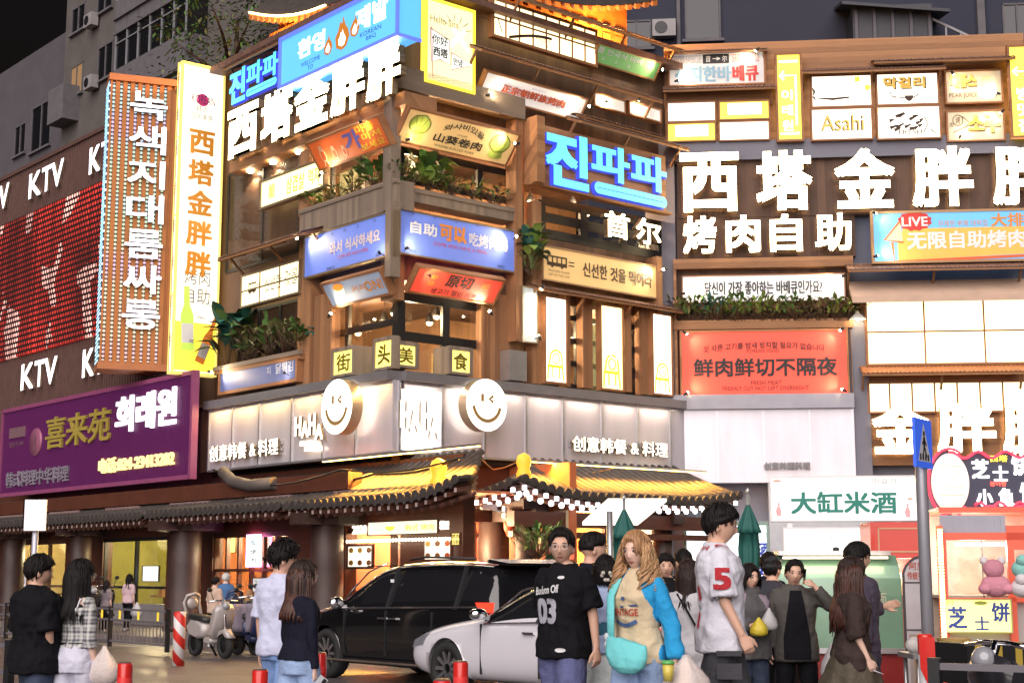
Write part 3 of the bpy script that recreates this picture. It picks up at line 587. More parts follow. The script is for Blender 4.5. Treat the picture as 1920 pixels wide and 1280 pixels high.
def cabbage(t, W, H):
    for cx, fl in ((.14, 1), (.86, -1)):
        q = MB(); stroke(q, [(cx * W + p[0] * .0 + .085 * W * math.cos(R(a)), .60 * H + .26 * H * math.sin(R(a)) * (1 + .06 * math.sin(R(a * 6)))) for a in range(0, 361, 12) for p in [(0,)]], .03, -.010)
        for a in (-.05, 0, .05): stroke(q, [((cx + a) * W, .80 * H), ((cx + a * .6) * W, .60 * H), ((cx + a * .3) * W, .42 * H)], .016, -.010)
        sub(t, q, paint('leaf_outline', (.16, .22, .03), .6), 'leaf_outline')
        q = MB(); blob(q, [(cx * W + .085 * W * math.cos(R(a)), .60 * H + .26 * H * math.sin(R(a)) * (1 + .06 * math.sin(R(a * 6)))) for a in range(0, 360, 12)], -.007); blob(q, [((cx + a) * W, b * H) for a, b in ((-.05, .42), (.05, .42), (.065, .2), (.03, .14), (-.03, .14), (-.065, .2))], -.007); sub(t, q, paint('cabbage_green', (.42, .55, .10), .6), 'cabbage_drawing')
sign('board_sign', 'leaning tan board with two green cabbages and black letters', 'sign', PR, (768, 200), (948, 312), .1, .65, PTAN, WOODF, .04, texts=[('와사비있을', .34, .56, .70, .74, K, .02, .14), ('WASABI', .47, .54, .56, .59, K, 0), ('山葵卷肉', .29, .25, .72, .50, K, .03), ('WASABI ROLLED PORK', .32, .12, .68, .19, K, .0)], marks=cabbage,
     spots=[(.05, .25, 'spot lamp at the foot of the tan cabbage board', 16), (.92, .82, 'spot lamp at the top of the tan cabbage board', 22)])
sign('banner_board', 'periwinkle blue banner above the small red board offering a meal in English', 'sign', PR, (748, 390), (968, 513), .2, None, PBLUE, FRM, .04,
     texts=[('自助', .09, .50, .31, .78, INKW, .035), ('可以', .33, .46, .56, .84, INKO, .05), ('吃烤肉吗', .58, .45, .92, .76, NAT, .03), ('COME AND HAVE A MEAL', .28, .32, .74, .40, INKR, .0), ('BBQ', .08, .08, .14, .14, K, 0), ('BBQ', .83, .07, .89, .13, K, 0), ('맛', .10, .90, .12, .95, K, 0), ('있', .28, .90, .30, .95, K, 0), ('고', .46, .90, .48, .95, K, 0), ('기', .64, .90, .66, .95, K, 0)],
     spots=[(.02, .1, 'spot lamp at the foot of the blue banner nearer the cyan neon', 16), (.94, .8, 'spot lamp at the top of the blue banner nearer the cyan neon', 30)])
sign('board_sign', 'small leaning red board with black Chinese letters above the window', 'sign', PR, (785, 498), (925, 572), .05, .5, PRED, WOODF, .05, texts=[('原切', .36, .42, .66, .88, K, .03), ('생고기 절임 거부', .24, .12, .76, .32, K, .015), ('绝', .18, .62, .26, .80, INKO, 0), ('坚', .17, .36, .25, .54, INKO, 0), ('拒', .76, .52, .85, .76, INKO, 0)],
     spots=[(.08, .9, 'spot lamp at the top of the small red board', 12), (.9, -.05, 'spot lamp at the foot of the small red board', 22)])
sign('light_box', 'narrow upright washed out panel beside the wooden corner post', 'sign', PR, (978, 535), (1008, 645), .3, None, paint('photo_board', (.35, .42, .45), .5, var=.5, sc_=5, emit=(.5, .5, .45), es=.2), FRM, .03, spots=[(.6, .1, 'spot lamp at the foot of the narrow upright panel', 18), (.8, .95, 'spot lamp at the top of the narrow upright panel', 14)])
letters('channel_letters', 'pair of white glowing Chinese letters below the cyan neon board', PR, (1125, 395), (1230, 465), .25, ((1126, 1172), (1184, 1230)), '首尔', bold=.02)
sign('board_sign', 'long tan board with a bus drawing and Korean letters', 'sign', PR, (1016, 458), (1237, 562), .25, None, PTAN, FRW, .04, texts=[('신선한 것을 먹어라', .33, .30, .93, .72, DBRN, .025), ('PROCESS PLEASE', .05, .28, .22, .34, DBRN, 0), ('GET IN THE CAR', .05, .17, .22, .23, DBRN, 0)], marks=lambda t, W, H: bus(t, W, H, .04, .20, .42, .74), spots=[(.97, .85, 'spot lamp at the top of the long tan board', 28)])
def chair_mark(t, W, H):
    q = MB(); c = .5 * W; z = .04 * H; k = .30 * W
    stroke(q, arc_pts(c, z + k * 2.35, k * .85, k * .9, -10, 190), .05, -.009); stroke(q, arc_pts(c, z + k * 2.35, k * .5, k * .55, 0, 360), .035, -.009)
    stroke(q, [(c - k, z + k * 1.5), (c + k, z + k * 1.5)], .07, -.009); stroke(q, [(c - k * .85, z + k * 2.2), (c - k * 1.1, z + k * 1.5), (c - k * 1.2, z)], .05, -.009); stroke(q, [(c + k * .85, z + k * 2.2), (c + k * .9, z + k * 1.5), (c + k * 1.1, z)], .05, -.009); stroke(q, [(c - k * .5, z + k * 1.5), (c - k * .45, z + .05)], .045, -.009); stroke(q, [(c + k * .5, z + k * 1.5), (c + k * .45, z + .05)], .045, -.009)
    sub(t, q, LIME, 'chair_drawing')
for i, (TL, BR, pm_, lab) in enumerate((((1020, 552), (1064, 722), LWHITE, 'upright white light box with a chair drawing, next to the narrow panel'), ((1124, 568), (1170, 735), LPALE, 'upright pale yellow light box with a chair drawing and faint letters'), ((1221, 584), (1262, 744), LWHITE, 'upright white light box with a chair drawing, beside the concrete pilaster'))):
    sign('light_box', lab, 'sign', PR, TL, BR, .3, None, pm_, WOODF, .05, texts=[(c, .3, .86 - .13 * k, .7, .96 - .13 * k, PALET, .02) for k, c in enumerate('얼먹이인지')] if i == 1 else [], marks=chair_mark, group='upright chair light boxes')
# cube lanterns on the coping
for P, x0, x1, yt, yb, c, lab, side in ((PL, 624, 664, 657, 702, '街', 'cube lantern left of the corner reading street', .5), (PL, 702, 738, 638, 690, '头', 'cube lantern on the left face at the corner', .1), (PR, 741, 782, 640, 692, '美', 'cube lantern on the right face at the corner', .1), (PR, 843, 884, 650, 705, '食', 'cube lantern right of the corner beside the dark mullion', .5)):
    M, W, H = rect3(P, (x0, yt), (x1, yb), .35); t = thing('cube_lantern', lab, 'lantern', M, 'yellow lit cube lanterns on the coping')
    q = MB(); q.box(.05, W - .05, 0, side, .05, H - .05); q.build('lit_face', lit('lime', (1, .85, .18), .5), t)
    q = MB()
    for a in ((0, W, -.03, side + .05, 0, .06), (0, W, -.03, side + .05, H - .06, H + .03), (0, .06, -.03, .0, .06, H - .06), (W - .06, W, -.03, 0, .06, H - .06)): q.box(*a)
    q.box(-.03, .0, -.03, side + .05, 0, H); q.box(W, W + .03, -.03, side + .05, 0, H)
    q.build('frame', WGREY, t)
    q = MB(); write(q, c, .18 * W, .18 * H, .82 * W, .82 * H, -.006, .03); q.build('lettering', paint('olive_letter', (.16, .12, .01), .6), t)
# ------------------------------------------------ the fascia signs
def fascia_text(P, TL, BR, txt, bold, lab):
    s0, s1, z0, z1 = wrect(P, TL, BR, DB + .1); t = thing('channel_letters', lab, 'sign', P.mat(s0, DB + .1, z0))
    q = MB(); write(q, txt, 0, 0, s1 - s0, z1 - z0, -.06, bold, .06, 0, 1); q.build('character_row', [WHITES, LRET], t); q = MB(); q.box(0, s1 - s0, .02, .06, .1, .16); q.box(0, s1 - s0, .02, .06, z1 - z0 - .16, z1 - z0 - .1); q.build('mounting_rail', ALU, t)
fascia_text(PL, (397, 836), (525, 852), '创意韩餐 & 料理', .02, 'white Chinese lettering on the steel fascia nearest the purple sign')
fascia_text(PR, (1070, 816), (1249, 858), '创意韩餐 & 料理', .02, 'white Chinese lettering on the steel fascia nearest the plain panel')
def haha(P, TL, BR, lab):
    s0, s1, z0, z1 = wrect(P, TL, BR, DB + .1); W = s1 - s0; H = z1 - z0; t = thing('channel_letters', lab, 'sign', P.mat(s0, DB + .1, z0))
    for c, a, b, lo, hi in (('H', 0, .24, .42, .95), ('A', .24, .5, .36, .80), ('H', .50, .74, .40, .98), ('A', .72, 1.0, .26, .68)): q = MB(); write(q, c, a * W, lo * H, b * W, hi * H, -.05, .05, .05, 0, 1); q.build('character', [WHITES, LRET], t)
    for c, a, b, lo, hi in (('HAHA', .18, .62, .15, .28), ('KOREA', .34, .86, .0, .12)): q = MB(); write(q, c, a * W, lo * H, b * W, hi * H, -.03, .03, .03); q.build('character_row', WHITES, t)
haha(PL, (556, 778), (608, 842), 'white zigzag English letters between fascia seams beside the smiley'); haha(PR, (748, 745), (824, 848), 'white zigzag English letters on the bright panel at the fascia corner')
q = MB(); wbox(q, PR, (748, 728), (828, 848), DB - .0, DB + .012); o = bpart('lit_panel', q, lit('fascia_white', (.95, .92, 1), .22), PR.mat())
def smiley(P, c, d, r, lab):
    p = P.hit(*c, d); t = thing('smiley_sign', lab, 'sign', Matrix.Translation(p) @ P.mat().to_3x3().to_4x4())
    q = MB(); q.lathe([(r, -.14), (r, .14)], 48, 1, (0, 0, 0), 'y', caps=False); q.lathe([(.002, .139), (r * .985, .139), (r, .14)], 48, 0, (0, 0, 0), 'y'); q.build('disc', [glow('smiley_white', (1, .93, .78), .8), FRM], t)
    dk = paint('smile_recess', (.35, .22, .08), .5)
    q = MB(); pts = arc_pts(0, r * .05, r * .66, r * .66, 190, 350, 28); stroke(q, pts, r * .15, -.15); q.build('smile', dk, t)
    q = MB(); stroke(q, [(-r * .22, r * .12), (-r * .22, r * .42)], r * .15, -.15); stroke(q, [(r * .32, r * .36), (r * .12, r * .24), (r * .32, r * .12)], r * .13, -.15); q.build('eyes', dk, t)
    q = MB(); q.box(-.04, .04, .14, .3, -r * .6, r * .6); q.build('bracket', ALU, t)
smiley(PL, (641, 763), DB + .35, .60, 'round winking smiley light beside the zigzag lettering and street lantern'); smiley(PR, (905, 760), DB + .35, .575, 'round winking smiley light beside the bright corner panel')
# ------------------------------------------------ right-hand front
sign('board_sign', 'grey board with blue and red Korean letters at the far top under a tin canopy', 'sign', PF, (1252, 97), (1436, 158), .2, None, paint('light_grey_board', (.45, .43, .43), .5, emit=(.45, .42, .4), es=.2), WOODF, .045, texts=[('SERIOUS BARBECUE', .05, .64, .34, .86, ink('mid', (.25, .24, .26)), 0), ('SERIOUS BARBECUE', .66, .64, .94, .86, ink('mid_red', (.45, .12, .1)), 0), ('진지한바', .07, .10, .65, .56, ink('steel_blue', (.18, .32, .45)), .04), ('베큐', .66, .10, .93, .56, INKR, .04)],
     marks=lambda t, W, H: (sub(t, MB().box(.36 * W, .63 * W, -.012, -.006, .62 * H, .88 * H), K, 'arrow_plate'), sub(t, write(write(write(MB(), '首', .39 * W, .66 * H, .44 * W, .84 * H, -.016), '尔', .56 * W, .66 * H, .61 * W, .84 * H, -.016), '→', .46 * W, .70 * H, .54 * W, .80 * H, -.016, .02), INKW, 'lettering')),
     spots=[(.1, .1, 'spot lamp at the foot of the top grey board', 24), (.9, .85, 'spot lamp at the top of the top grey board', 24)])
for (TL, BR, pm_, lab, tx) in (((1250, 192), (1343, 228), LWHITE, 'upper left white pane of the four pane light boxes', '비빔밥'), ((1347, 190), (1444, 224), LYEL, 'upper right yellow pane of the four pane light boxes', ''), ((1250, 231), (1343, 265), LYEL, 'lower left yellow pane of the four pane light boxes', ''), ((1347, 228), (1444, 263), LWHITE, 'lower right blank white pane of the four pane light boxes', '')):
    sign('light_box', lab, 'sign', PF, TL, BR, .2, None, pm_, WOODF, .04, texts=[(tx, .35, .3, .85, .75, PALET, .03)] if tx else [], marks=(lambda t, W, H: (sub(t, MB().box(.18 * W, .84 * W, -.012, -.004, .28 * H, .86 * H), LWHITE, 'white_patch'), sub(t, write(MB(), '오이냉면', .22 * W, .1 * H, .72 * W, .24 * H, -.006), DYEL, 'lettering'))) if pm_ is LYEL else None, group='four pane light boxes')
def yel_marks(t, W, H):
    q = MB(); stroke(q, [(.15 * W, .90 * H), (.85 * W, .90 * H)], .06, -.01); stroke(q, [(.15 * W, .09 * H), (.85 * W, .09 * H)], .06, -.01); stroke(q, [(.2 * W, .74 * H), (.75 * W, .74 * H), (.75 * W, .18 * H)], .05, -.01); stroke(q, [(.32 * W, .79 * H), (.18 * W, .74 * H), (.32 * W, .69 * H)], .05, -.01); sub(t, q, LWHITE, 'arrow_emblem')
sign('light_box', 'upright yellow light box with a bent arrow between the white boxes', 'sign', PF, (1452, 100), (1508, 265), .3, None, LYEL, WOODF, .06, texts=[(c, .22, .46 - .17 * k, .62, .58 - .17 * k, LWHITE, .03) for k, c in enumerate('이태원')], marks=yel_marks)
sign('light_box', 'upright yellow light box cut off by the right edge of the picture', 'sign', PF, (1887, 85), (1945, 258), .5, None, LYEL, WOODF, .06, texts=[(c, .3, .40 - .17 * k, .8, .54 - .17 * k, LWHITE, .03) for k, c in enumerate('방맛집')] + [('←', .15, .66, .6, .76, LWHITE, .02)])
def brush(t, W, H):
    q = MB(); stroke(q, [(.1 * W, .3 * H), (.35 * W, .26 * H), (.62 * W, .30 * H)], [.03, .07, .05], -.01); stroke(q, [(.03 * W, .62 * H), (.06 * W, .5 * H), (.04 * W, .38 * H)], [.02, .07, .02], -.01); stroke(q, [(.04 * W, .36 * H), (.08 * W, .22 * H)], [.06, .02], -.01); sub(t, q, DBRN, 'brush_drawing')
    q = MB(); blob(q, arc_pts(.92 * W, .58 * H, .05 * W, .09 * H, 0, 360, 14), -.01); q.box(.72 * W, .80 * W, -.012, -.008, .76 * H, .92 * H); sub(t, q, DYEL, 'seal_emblem')
def bowl(t, W, H):
    q = MB(); blob(q, arc_pts(.52 * W, .30 * H, .07 * W, .18 * H, 180, 360, 14), -.012); sub(t, q, DBRN, 'bowl_drawing')
    q = MB(); stroke(q, [(.22 * W, .42 * H), (.25 * W, .28 * H), (.46 * W, .22 * H)], .03, -.01); stroke(q, [(.58 * W, .22 * H), (.68 * W, .34 * H)], .03, -.01); sub(t, q, K, 'bowl_drawing')
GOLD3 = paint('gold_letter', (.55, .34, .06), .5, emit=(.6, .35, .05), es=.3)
sign('light_box', 'white light box with a dark brush stroke, upper left of the white boxes', 'sign', PF, (1519, 142), (1637, 200), .25, None, LWHITE, WOODF, .045, marks=brush, group='white drink light boxes')
sign('light_box', 'white light box for rice wine with gold Korean letters', 'sign', PF, (1641, 138), (1762, 196), .25, None, LWHITE, WOODF, .045, texts=[('막걸리', .14, .48, .80, .84, DBRN, .05), ('막걸리', .12, .51, .78, .87, GOLD3, .05, 0, .003), ('RICE', .12, .10, .32, .24, DBRN, 0), ('WINE', .70, .13, .92, .27, DBRN, 0)], marks=bowl, group='white drink light boxes')
sign('light_box', 'white light box for beer with slanted dark English letters', 'sign', PF, (1519, 204), (1638, 262), .25, None, LWHITE, WOODF, .045, texts=[('Asahi', .16, .28, .84, .76, DBRN, .01), ('Asahi', .175, .30, .855, .78, GOLD3, -.005, 0, .003)], group='white drink light boxes')
def splash(t, W, H):
    q = MB(); random.seed(5)
    for i in range(14):
        x = .2 + .5 * random.random(); z = .25 + .45 * random.random(); a = random.uniform(.3, .7); l = random.uniform(.05, .14)
        stroke(q, [(x * W, z * H), ((x + l) * W, (z + l * a * 1.6) * H)], [.10, .03], -.01)
    stroke(q, [(.74 * W, .66 * H), (.80 * W, .45 * H), (.72 * W, .18 * H)], .03, -.01); stroke(q, [(.82 * W, .3 * H), (.92 * W, .14 * H)], .03, -.01); sub(t, q, DBRN, 'splash_drawing')
sign('light_box', 'white light box with black splashes, lower right of the white boxes', 'sign', PF, (1642, 200), (1766, 260), .25, None, LWHITE, WOODF, .045, texts=[('NO.1 IN', .03, .82, .28, .93, DYEL, 0), ('NEW', .05, .66, .24, .78, DYEL, 0), ('FRESH', .34, .14, .70, .30, DBRN, .02)], marks=splash, group='white drink light boxes')
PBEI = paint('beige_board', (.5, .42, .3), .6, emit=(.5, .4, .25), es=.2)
def pear(t, W, H):
    q = MB(); blob(q, arc_pts(.74 * W, .30 * H, .13 * W, .2 * H, 0, 360, 16), -.008); blob(q, arc_pts(.72 * W, .62 * H, .09 * W, .2 * H, 0, 360, 16), -.007); sub(t, q, paint('pear_cream', (.62, .5, .28), .6), 'pear_drawing')
sign('board_sign', 'beige board with a pear and gold letters, upper right', 'sign', PF, (1770, 133), (1882, 193), .2, None, PBEI, WOODF, .045, texts=[('배쥬스', .10, .44, .56, .86, DBRN, .06), ('배쥬스', .09, .47, .55, .89, GOLD3, .05, 0, .003), ('PEAR JUICE', .07, .16, .56, .32, DBRN, .0)], marks=pear, spots=[(.12, .8, 'spot lamp at the left of the pear board', 18), (.85, .2, 'spot lamp at the right of the pear board', 18)])
sign('board_sign', 'beige board with outlined soju letters below the pear board', 'sign', PF, (1773, 208), (1886, 264), .2, None, PBEI, WOODF, .045, texts=[('소주', .38, .24, .93, .80, DBRN, .05), ('소주', .37, .27, .92, .83, GOLD3, .04, 0, .003), ('烤', .16, .55, .24, .80, DBRN, .0), ('肉', .06, .46, .12, .62, DBRN, 0)], marks=lambda t, W, H: sub(t, stroke(stroke(MB(), arc_pts(.20 * W, .68 * H, .085 * W, .17 * H, 0, 360), .02, -.008), [(.28 * W, .8 * H), (.42 * W, .55 * H), (.12 * W, .3 * H)], .025, -.008), DBRN, 'bottle_drawing'), spots=[(.2, .1, 'spot lamp at the foot of the soju board', 9), (.9, .8, 'spot lamp at the top of the soju board', 18)])
letters('channel_letters', 'largest row of white glowing Chinese letters above the four letter row', PF, (1274, 290), (1960, 386), .2, ((1274, 1384), (1416, 1520), (1562, 1674), (1706, 1820), (1856, 1970)), '西塔金胖胖', bold=.035)
letters('channel_letters', 'second row of four white glowing Chinese letters under the largest letter row', PF, (1280, 408), (1594, 472), .2, ((1280, 1342), (1360, 1424), (1442, 1502), (1526, 1594)), '烤肉自助', bold=.028)
def live(t, W, H):
    q = MB(); blob(q, [(.235 * W + .085 * W * (1 + .12 * (i % 2)) * math.cos(2 * math.pi * i / 24), .80 * H + .17 * H * (1 + .15 * (i % 2)) * math.sin(2 * math.pi * i / 24)) for i in range(24)], -.009); sub(t, q, INKR, 'burst_emblem')
    q = MB(); write(q, 'LIVE', .165 * W, .70 * H, .305 * W, .88 * H, -.013, .03); sub(t, q, INKW, 'lettering')
    q = MB(); blob(q, [(.14 * W, .02 * H), (.14 * W, .36 * H), (.17 * W, .66 * H), (.98 * W, .66 * H), (.98 * W, .16 * H), (.18 * W, .06 * H)], -.006); sub(t, q, paint('amber_print', (.62, .33, .07), .6, emit=(.6, .3, .05), es=.25), 'arrow_band')
    q = MB(); blob(q, [(.07 * W, .45 * H), (.155 * W, .80 * H), (.17 * W, .40 * H)], -.011); sub(t, q, paint('peach_print', (.8, .55, .35), .6), 'arrow_head')
    q = MB(); stroke(q, [(.17 * W, .40 * H), (.07 * W, .45 * H), (.155 * W, .80 * H)], .05, -.013); stroke(q, [(.11 * W, .40 * H), (.12 * W, .03 * H), (.98 * W, .12 * H)], .07, -.013); sub(t, q, ink('vermilion', (.7, .12, .02)), 'arrow_edge')
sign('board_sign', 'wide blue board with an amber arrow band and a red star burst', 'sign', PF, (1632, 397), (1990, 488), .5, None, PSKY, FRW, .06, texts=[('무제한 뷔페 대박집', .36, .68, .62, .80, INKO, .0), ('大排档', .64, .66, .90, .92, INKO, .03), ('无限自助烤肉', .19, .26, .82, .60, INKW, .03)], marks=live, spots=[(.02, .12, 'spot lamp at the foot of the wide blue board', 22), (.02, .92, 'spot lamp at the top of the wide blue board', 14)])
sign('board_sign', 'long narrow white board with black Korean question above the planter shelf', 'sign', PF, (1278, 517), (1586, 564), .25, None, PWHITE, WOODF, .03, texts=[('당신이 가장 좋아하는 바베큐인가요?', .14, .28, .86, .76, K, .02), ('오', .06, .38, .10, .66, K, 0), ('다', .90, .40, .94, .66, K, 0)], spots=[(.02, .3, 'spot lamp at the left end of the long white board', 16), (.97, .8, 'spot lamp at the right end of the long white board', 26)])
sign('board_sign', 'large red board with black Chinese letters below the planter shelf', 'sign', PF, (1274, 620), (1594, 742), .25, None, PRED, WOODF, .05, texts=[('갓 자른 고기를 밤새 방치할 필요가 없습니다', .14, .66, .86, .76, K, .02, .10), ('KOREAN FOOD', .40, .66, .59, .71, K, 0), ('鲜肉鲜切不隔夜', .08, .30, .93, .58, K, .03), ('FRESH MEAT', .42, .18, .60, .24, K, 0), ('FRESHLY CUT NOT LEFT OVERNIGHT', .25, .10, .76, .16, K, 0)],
     spots=[(.04, .06, 'spot lamp at the lower left of the large red board', 18), (.04, .93, 'spot lamp at the upper left of the large red board', 14), (.95, .08, 'spot lamp at the lower right of the large red board', 16), (.95, .95, 'spot lamp at the upper right of the large red board', 14)])
sign('light_box', 'large shoji light box of six cream panes under the rusty canopy', 'sign', PF, (1620, 560), (1962, 682), .2, None, LCREAM, WOODF, .06, grid=(3, 2))
sign('light_box', 'long cream light box behind the lowest large letters', 'sign', PF, (1625, 716), (1968, 772), .1, None, LCREAM, WOODF, .05, grid=(8, 1))
letters('channel_letters', 'lowest row of large white Chinese letters above the scalloped sign', PF, (1632, 755), (1975, 850), .3, ((1632, 1738), (1752, 1862), (1874, 1980)), '金胖胖', bold=.04)
s0, s1, z0, z1 = wrect(PF, (1432, 866), (1520, 880), .25); t = thing('channel_letters', 'small dull metal Chinese letters on the plain steel panel', 'sign', PF.mat(s0, .25, z0)); q = MB(); write(q, '创意韩国料理', 0, 0, s1 - s0, z1 - z0, -.05, .02, .05); q.build('character_row', GREYST, t)
# wall lamp between the red board and the awning
p = PF.hit(1608, 596, .35); t = thing('wall_lamp', 'white shaded wall lamp on the pilaster left of the cream panes', 'lamp', Matrix.Translation(p)); q = MB(); q.lathe([(.04, .16), (.05, .12), (.20, -.02), (.21, -.04)], 16, 0, caps=False); q.build('lamp_shade', paint('enamel_white', (.6, .58, .55), .4), t); q = MB(); q.ell((0, 0, -.0), (.06, .06, .06), 10, 6); q.build('bulb', BULB, t); q = MB(); q.bar((0, 0, .15), (0, .4, .25), .03); q.build('bracket', BLACK, t)
# ---------------------------------------------------------------- the karaoke block on the left street
KB = thing('karaoke_building', 'dark karaoke building with a corrugated front and a red dotted light screen', 'building', PL.mat(PL.sz(402, 600)[0], 0, 0))
KI = KB.matrix_basis.inverted()
def kpart(nm, mb, mats, M=None): return mb.build(nm, mats, KB, KI @ (M if M is not None else Matrix.Identity(4)))
def corr_mat():
    m, nt, b = _mk('corrugated_brown_panel'); L = nt.links.new
    b.inputs['Roughness'].default_value = .45; b.inputs['Metallic'].default_value = .3; b.inputs['Base Color'].default_value = (.15, .085, .075, 1)
    return m
CPAN = paint('corrugated_brown', (.17, .095, .08), .45, .3, var=.12)
sk0 = -40.0; sk1 = PL.sz(352, 600, .55)[0]
zK1 = PL.sz(190, 247, .55)[1]; zK0 = PL.sz(100, 800, .55)[1]
q = MB(); q.box(sk0, PL.sz(402, 600)[0] - .02, .1, 7, 3.4, zK1 - .1); kpart('wall', q, WDARK, PL.mat())
def corrugate(mb, s0, s1, z0, z1, d, pitch=.16, amp=.05, mi=0):
    n = int((s1 - s0) / pitch); pr = []
    for i in range(n):
        x = s0 + i * pitch; pr += [(x, -d), (x + pitch * .5, -d), (x + pitch * .55, -d + amp), (x + pitch * .95, -d + amp)]
    pr.append((s0 + n * pitch, -d)); v = [(x, y, z0) for x, y in pr] + [(x, y, z1) for x, y in pr]; k = len(pr)
    mb.add(v, [(i, i + 1, k + i + 1, k + i) for i in range(k - 1)], mi); return mb
q = MB(); corrugate(q, sk0, sk1, zK0, zK1, .55); q.box(sk0, sk1, -.6, .1, zK1, zK1 + .12); q.box(sk0, sk1, -.5, .1, zK0 - .06, zK0); kpart('front_panel', q, CPAN, PL.mat())
# LED screen: dots in a grid, each an emitting lens, colours by the picture it shows
def led_mat(name, pitch, rad, colfn, base=(.03, .015, .015), stag=.5):
    m, nt, b = _mk(name); L = nt.links.new
    tc = nd(nt, 'ShaderNodeTexCoord'); sp = nd(nt, 'ShaderNodeSeparateXYZ'); L(tc.outputs['Object'], sp.inputs[0])
    def mth(op, a, c=None, d=None):
        n = nd(nt, 'ShaderNodeMath', operation=op)
        for i, x in enumerate((a, c, d)):
            if x is None: continue
            if isinstance(x, (int, float)): n.inputs[i].default_value = x
            else: L(x, n.inputs[i])
        return n.outputs[0]
    u = mth('DIVIDE', sp.outputs[0], pitch); v = mth('DIVIDE', sp.outputs[2], pitch)
    row = mth('FLOOR', v); u = mth('ADD', u, mth('MULTIPLY', mth('FLOORED_MODULO', row, 2.0), stag))
    fu = mth('SUBTRACT', mth('FRACT', u), .5); fv = mth('SUBTRACT', mth('FRACT', v), .5)
    r2 = mth('ADD', mth('MULTIPLY', fu, fu), mth('MULTIPLY', fv, fv)); on = mth('LESS_THAN', r2, rad * rad)
    col, st = colfn(nt, L, tc, sp, mth); L(col, b.inputs['Emission Color']); L(mth('MULTIPLY', on, st), b.inputs['Emission Strength'])
    b.inputs['Base Color'].default_value = (*base, 1); b.inputs['Roughness'].default_value = .4
    return m
def red_cols(nt, L, tc, sp, mth):
    mp = nd(nt, 'ShaderNodeMapping'); L(tc.outputs['Object'], mp.inputs[0]); mp.inputs['Scale'].default_value = (.36, .1, .30)
    n1 = nd(nt, 'ShaderNodeTexVoronoi', i_Scale=1.0, feature='DISTANCE_TO_EDGE'); L(mp.outputs[0], n1.inputs['Vector'])
    n2 = nd(nt, 'ShaderNodeTexNoise', i_Scale=.55, i_Detail=2.0); L(tc.outputs['Object'], n2.inputs['Vector'])
    a = mth('LESS_THAN', n1.outputs['Distance'], .10); c = mth('GREATER_THAN', n2.outputs[0], .50); k = mth('MULTIPLY', a, c)
    mx = nd(nt, 'ShaderNodeMixRGB'); L(k, mx.inputs[0]); mx.inputs[1].default_value = (1, .06, .04, 1); mx.inputs[2].default_value = (1, .5, .42, 1)
    n3 = nd(nt, 'ShaderNodeTexWhiteNoise', noise_dimensions='2D'); v2 = nd(nt, 'ShaderNodeVectorMath', operation='FLOOR'); v3 = nd(nt, 'ShaderNodeVectorMath', operation='SCALE'); L(tc.outputs['Object'], v3.inputs[0]); v3.inputs[3].default_value = 6.0; L(v3.outputs[0], v2.inputs[0]); L(v2.outputs[0], n3.inputs[0])
    n4 = nd(nt, 'ShaderNodeTexNoise', i_Scale=.3, i_Detail=2.0); L(tc.outputs['Object'], n4.inputs['Vector'])
    dim = mth('MULTIPLY_ADD', n4.outputs[0], 1.1, -.22)
    return mx.outputs[0], mth('MULTIPLY', mth('ADD', mth('MULTIPLY', k, .5), dim), mth('MULTIPLY_ADD', n3.outputs['Value'], .6, .35))
LED = led_mat('red_dot_screen', .17, .33, red_cols)
z1 = PL.sz(190, 340, .6)[1]; z0 = PL.sz(180, 628, .6)[1]
q = MB(); q.box(sk0 + 2, PL.sz(205, 500, .6)[0], -.62, -.56, z0, z1); kpart('light_screen', q, LED, PL.mat())
kt = [((60, 300), (120, 372)), ((45, 672), (108, 728)), ((-30, 350), (17, 404)), ((173, 262), (228, 318)), ((160, 650), (218, 700))]
for i, (TL, BR) in enumerate(kt):
    s0, s1, za, zb = wrect(PL, (TL[0], (TL[1] + BR[1]) / 2 - 31), (BR[0], (TL[1] + BR[1]) / 2 + 31), .62)
    mid = PL.sz((TL[0] + BR[0]) / 2, (TL[1] + BR[1]) / 2, .62); hh = .41; za, zb = mid[1] - hh, mid[1] + hh
    t = thing('channel_letters', ('upper white karaoke letters near the dotted screen corner', 'lower white karaoke letters under the dotted screen', 'white karaoke letters cut off by the left picture edge', 'upper white karaoke letters partly behind the dotted column sign', 'lower white karaoke letters partly behind the dotted column sign')[i], 'sign', PL.mat(s0, .62, za), 'white karaoke letters')
    for c, a, b_ in (('K', 0, .36), ('T', .38, .66), ('V', .66, 1)): q = MB(); write(q, c, a * (s1 - s0), 0, b_ * (s1 - s0), zb - za, -.06, .03, .06, 0, 1); q.build('character', [glow('ktv_white', (.95, .9, .95), .8), LRET], t)
# purple restaurant sign
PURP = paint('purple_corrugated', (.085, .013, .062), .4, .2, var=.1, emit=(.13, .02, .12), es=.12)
M, W, H = rect3(PL, (8, 772), (358, 893), .95)
t = thing('shop_sign', 'wide purple ribbed restaurant sign with gold Chinese and white Korean letters', 'sign', M)
q = MB(); n = int(W / .07)
for i in range(n): q.box(i * .07 + .01, i * .07 + .05, -.012, 0, .05, H - .05)
q.box(0, W, 0, .12, 0, H); q.build('panel', PURP, t)
q = MB()
for a in ((0, W, -.06, .12, -.06, .05), (0, W, -.06, .12, H - .05, H + .06), (-.06, .05, -.06, .12, -.06, H + .06), (W - .05, W + .06, -.06, .12, -.06, H + .06)): q.box(*a)
q.build('frame', paint('plum_frame', (.28, .07, .16), .4), t)
GOLDP = paint('polished_gold', (.50, .38, .08), .3, .2); PINKE = paint('dull_metal', (.38, .33, .40), .3, .3)
q = MB(); write(q, '喜来苑', .28 * W, .46 * H, .63 * W, .82 * H, -.09, .02, .06); q.build('lettering', GOLDP, t)
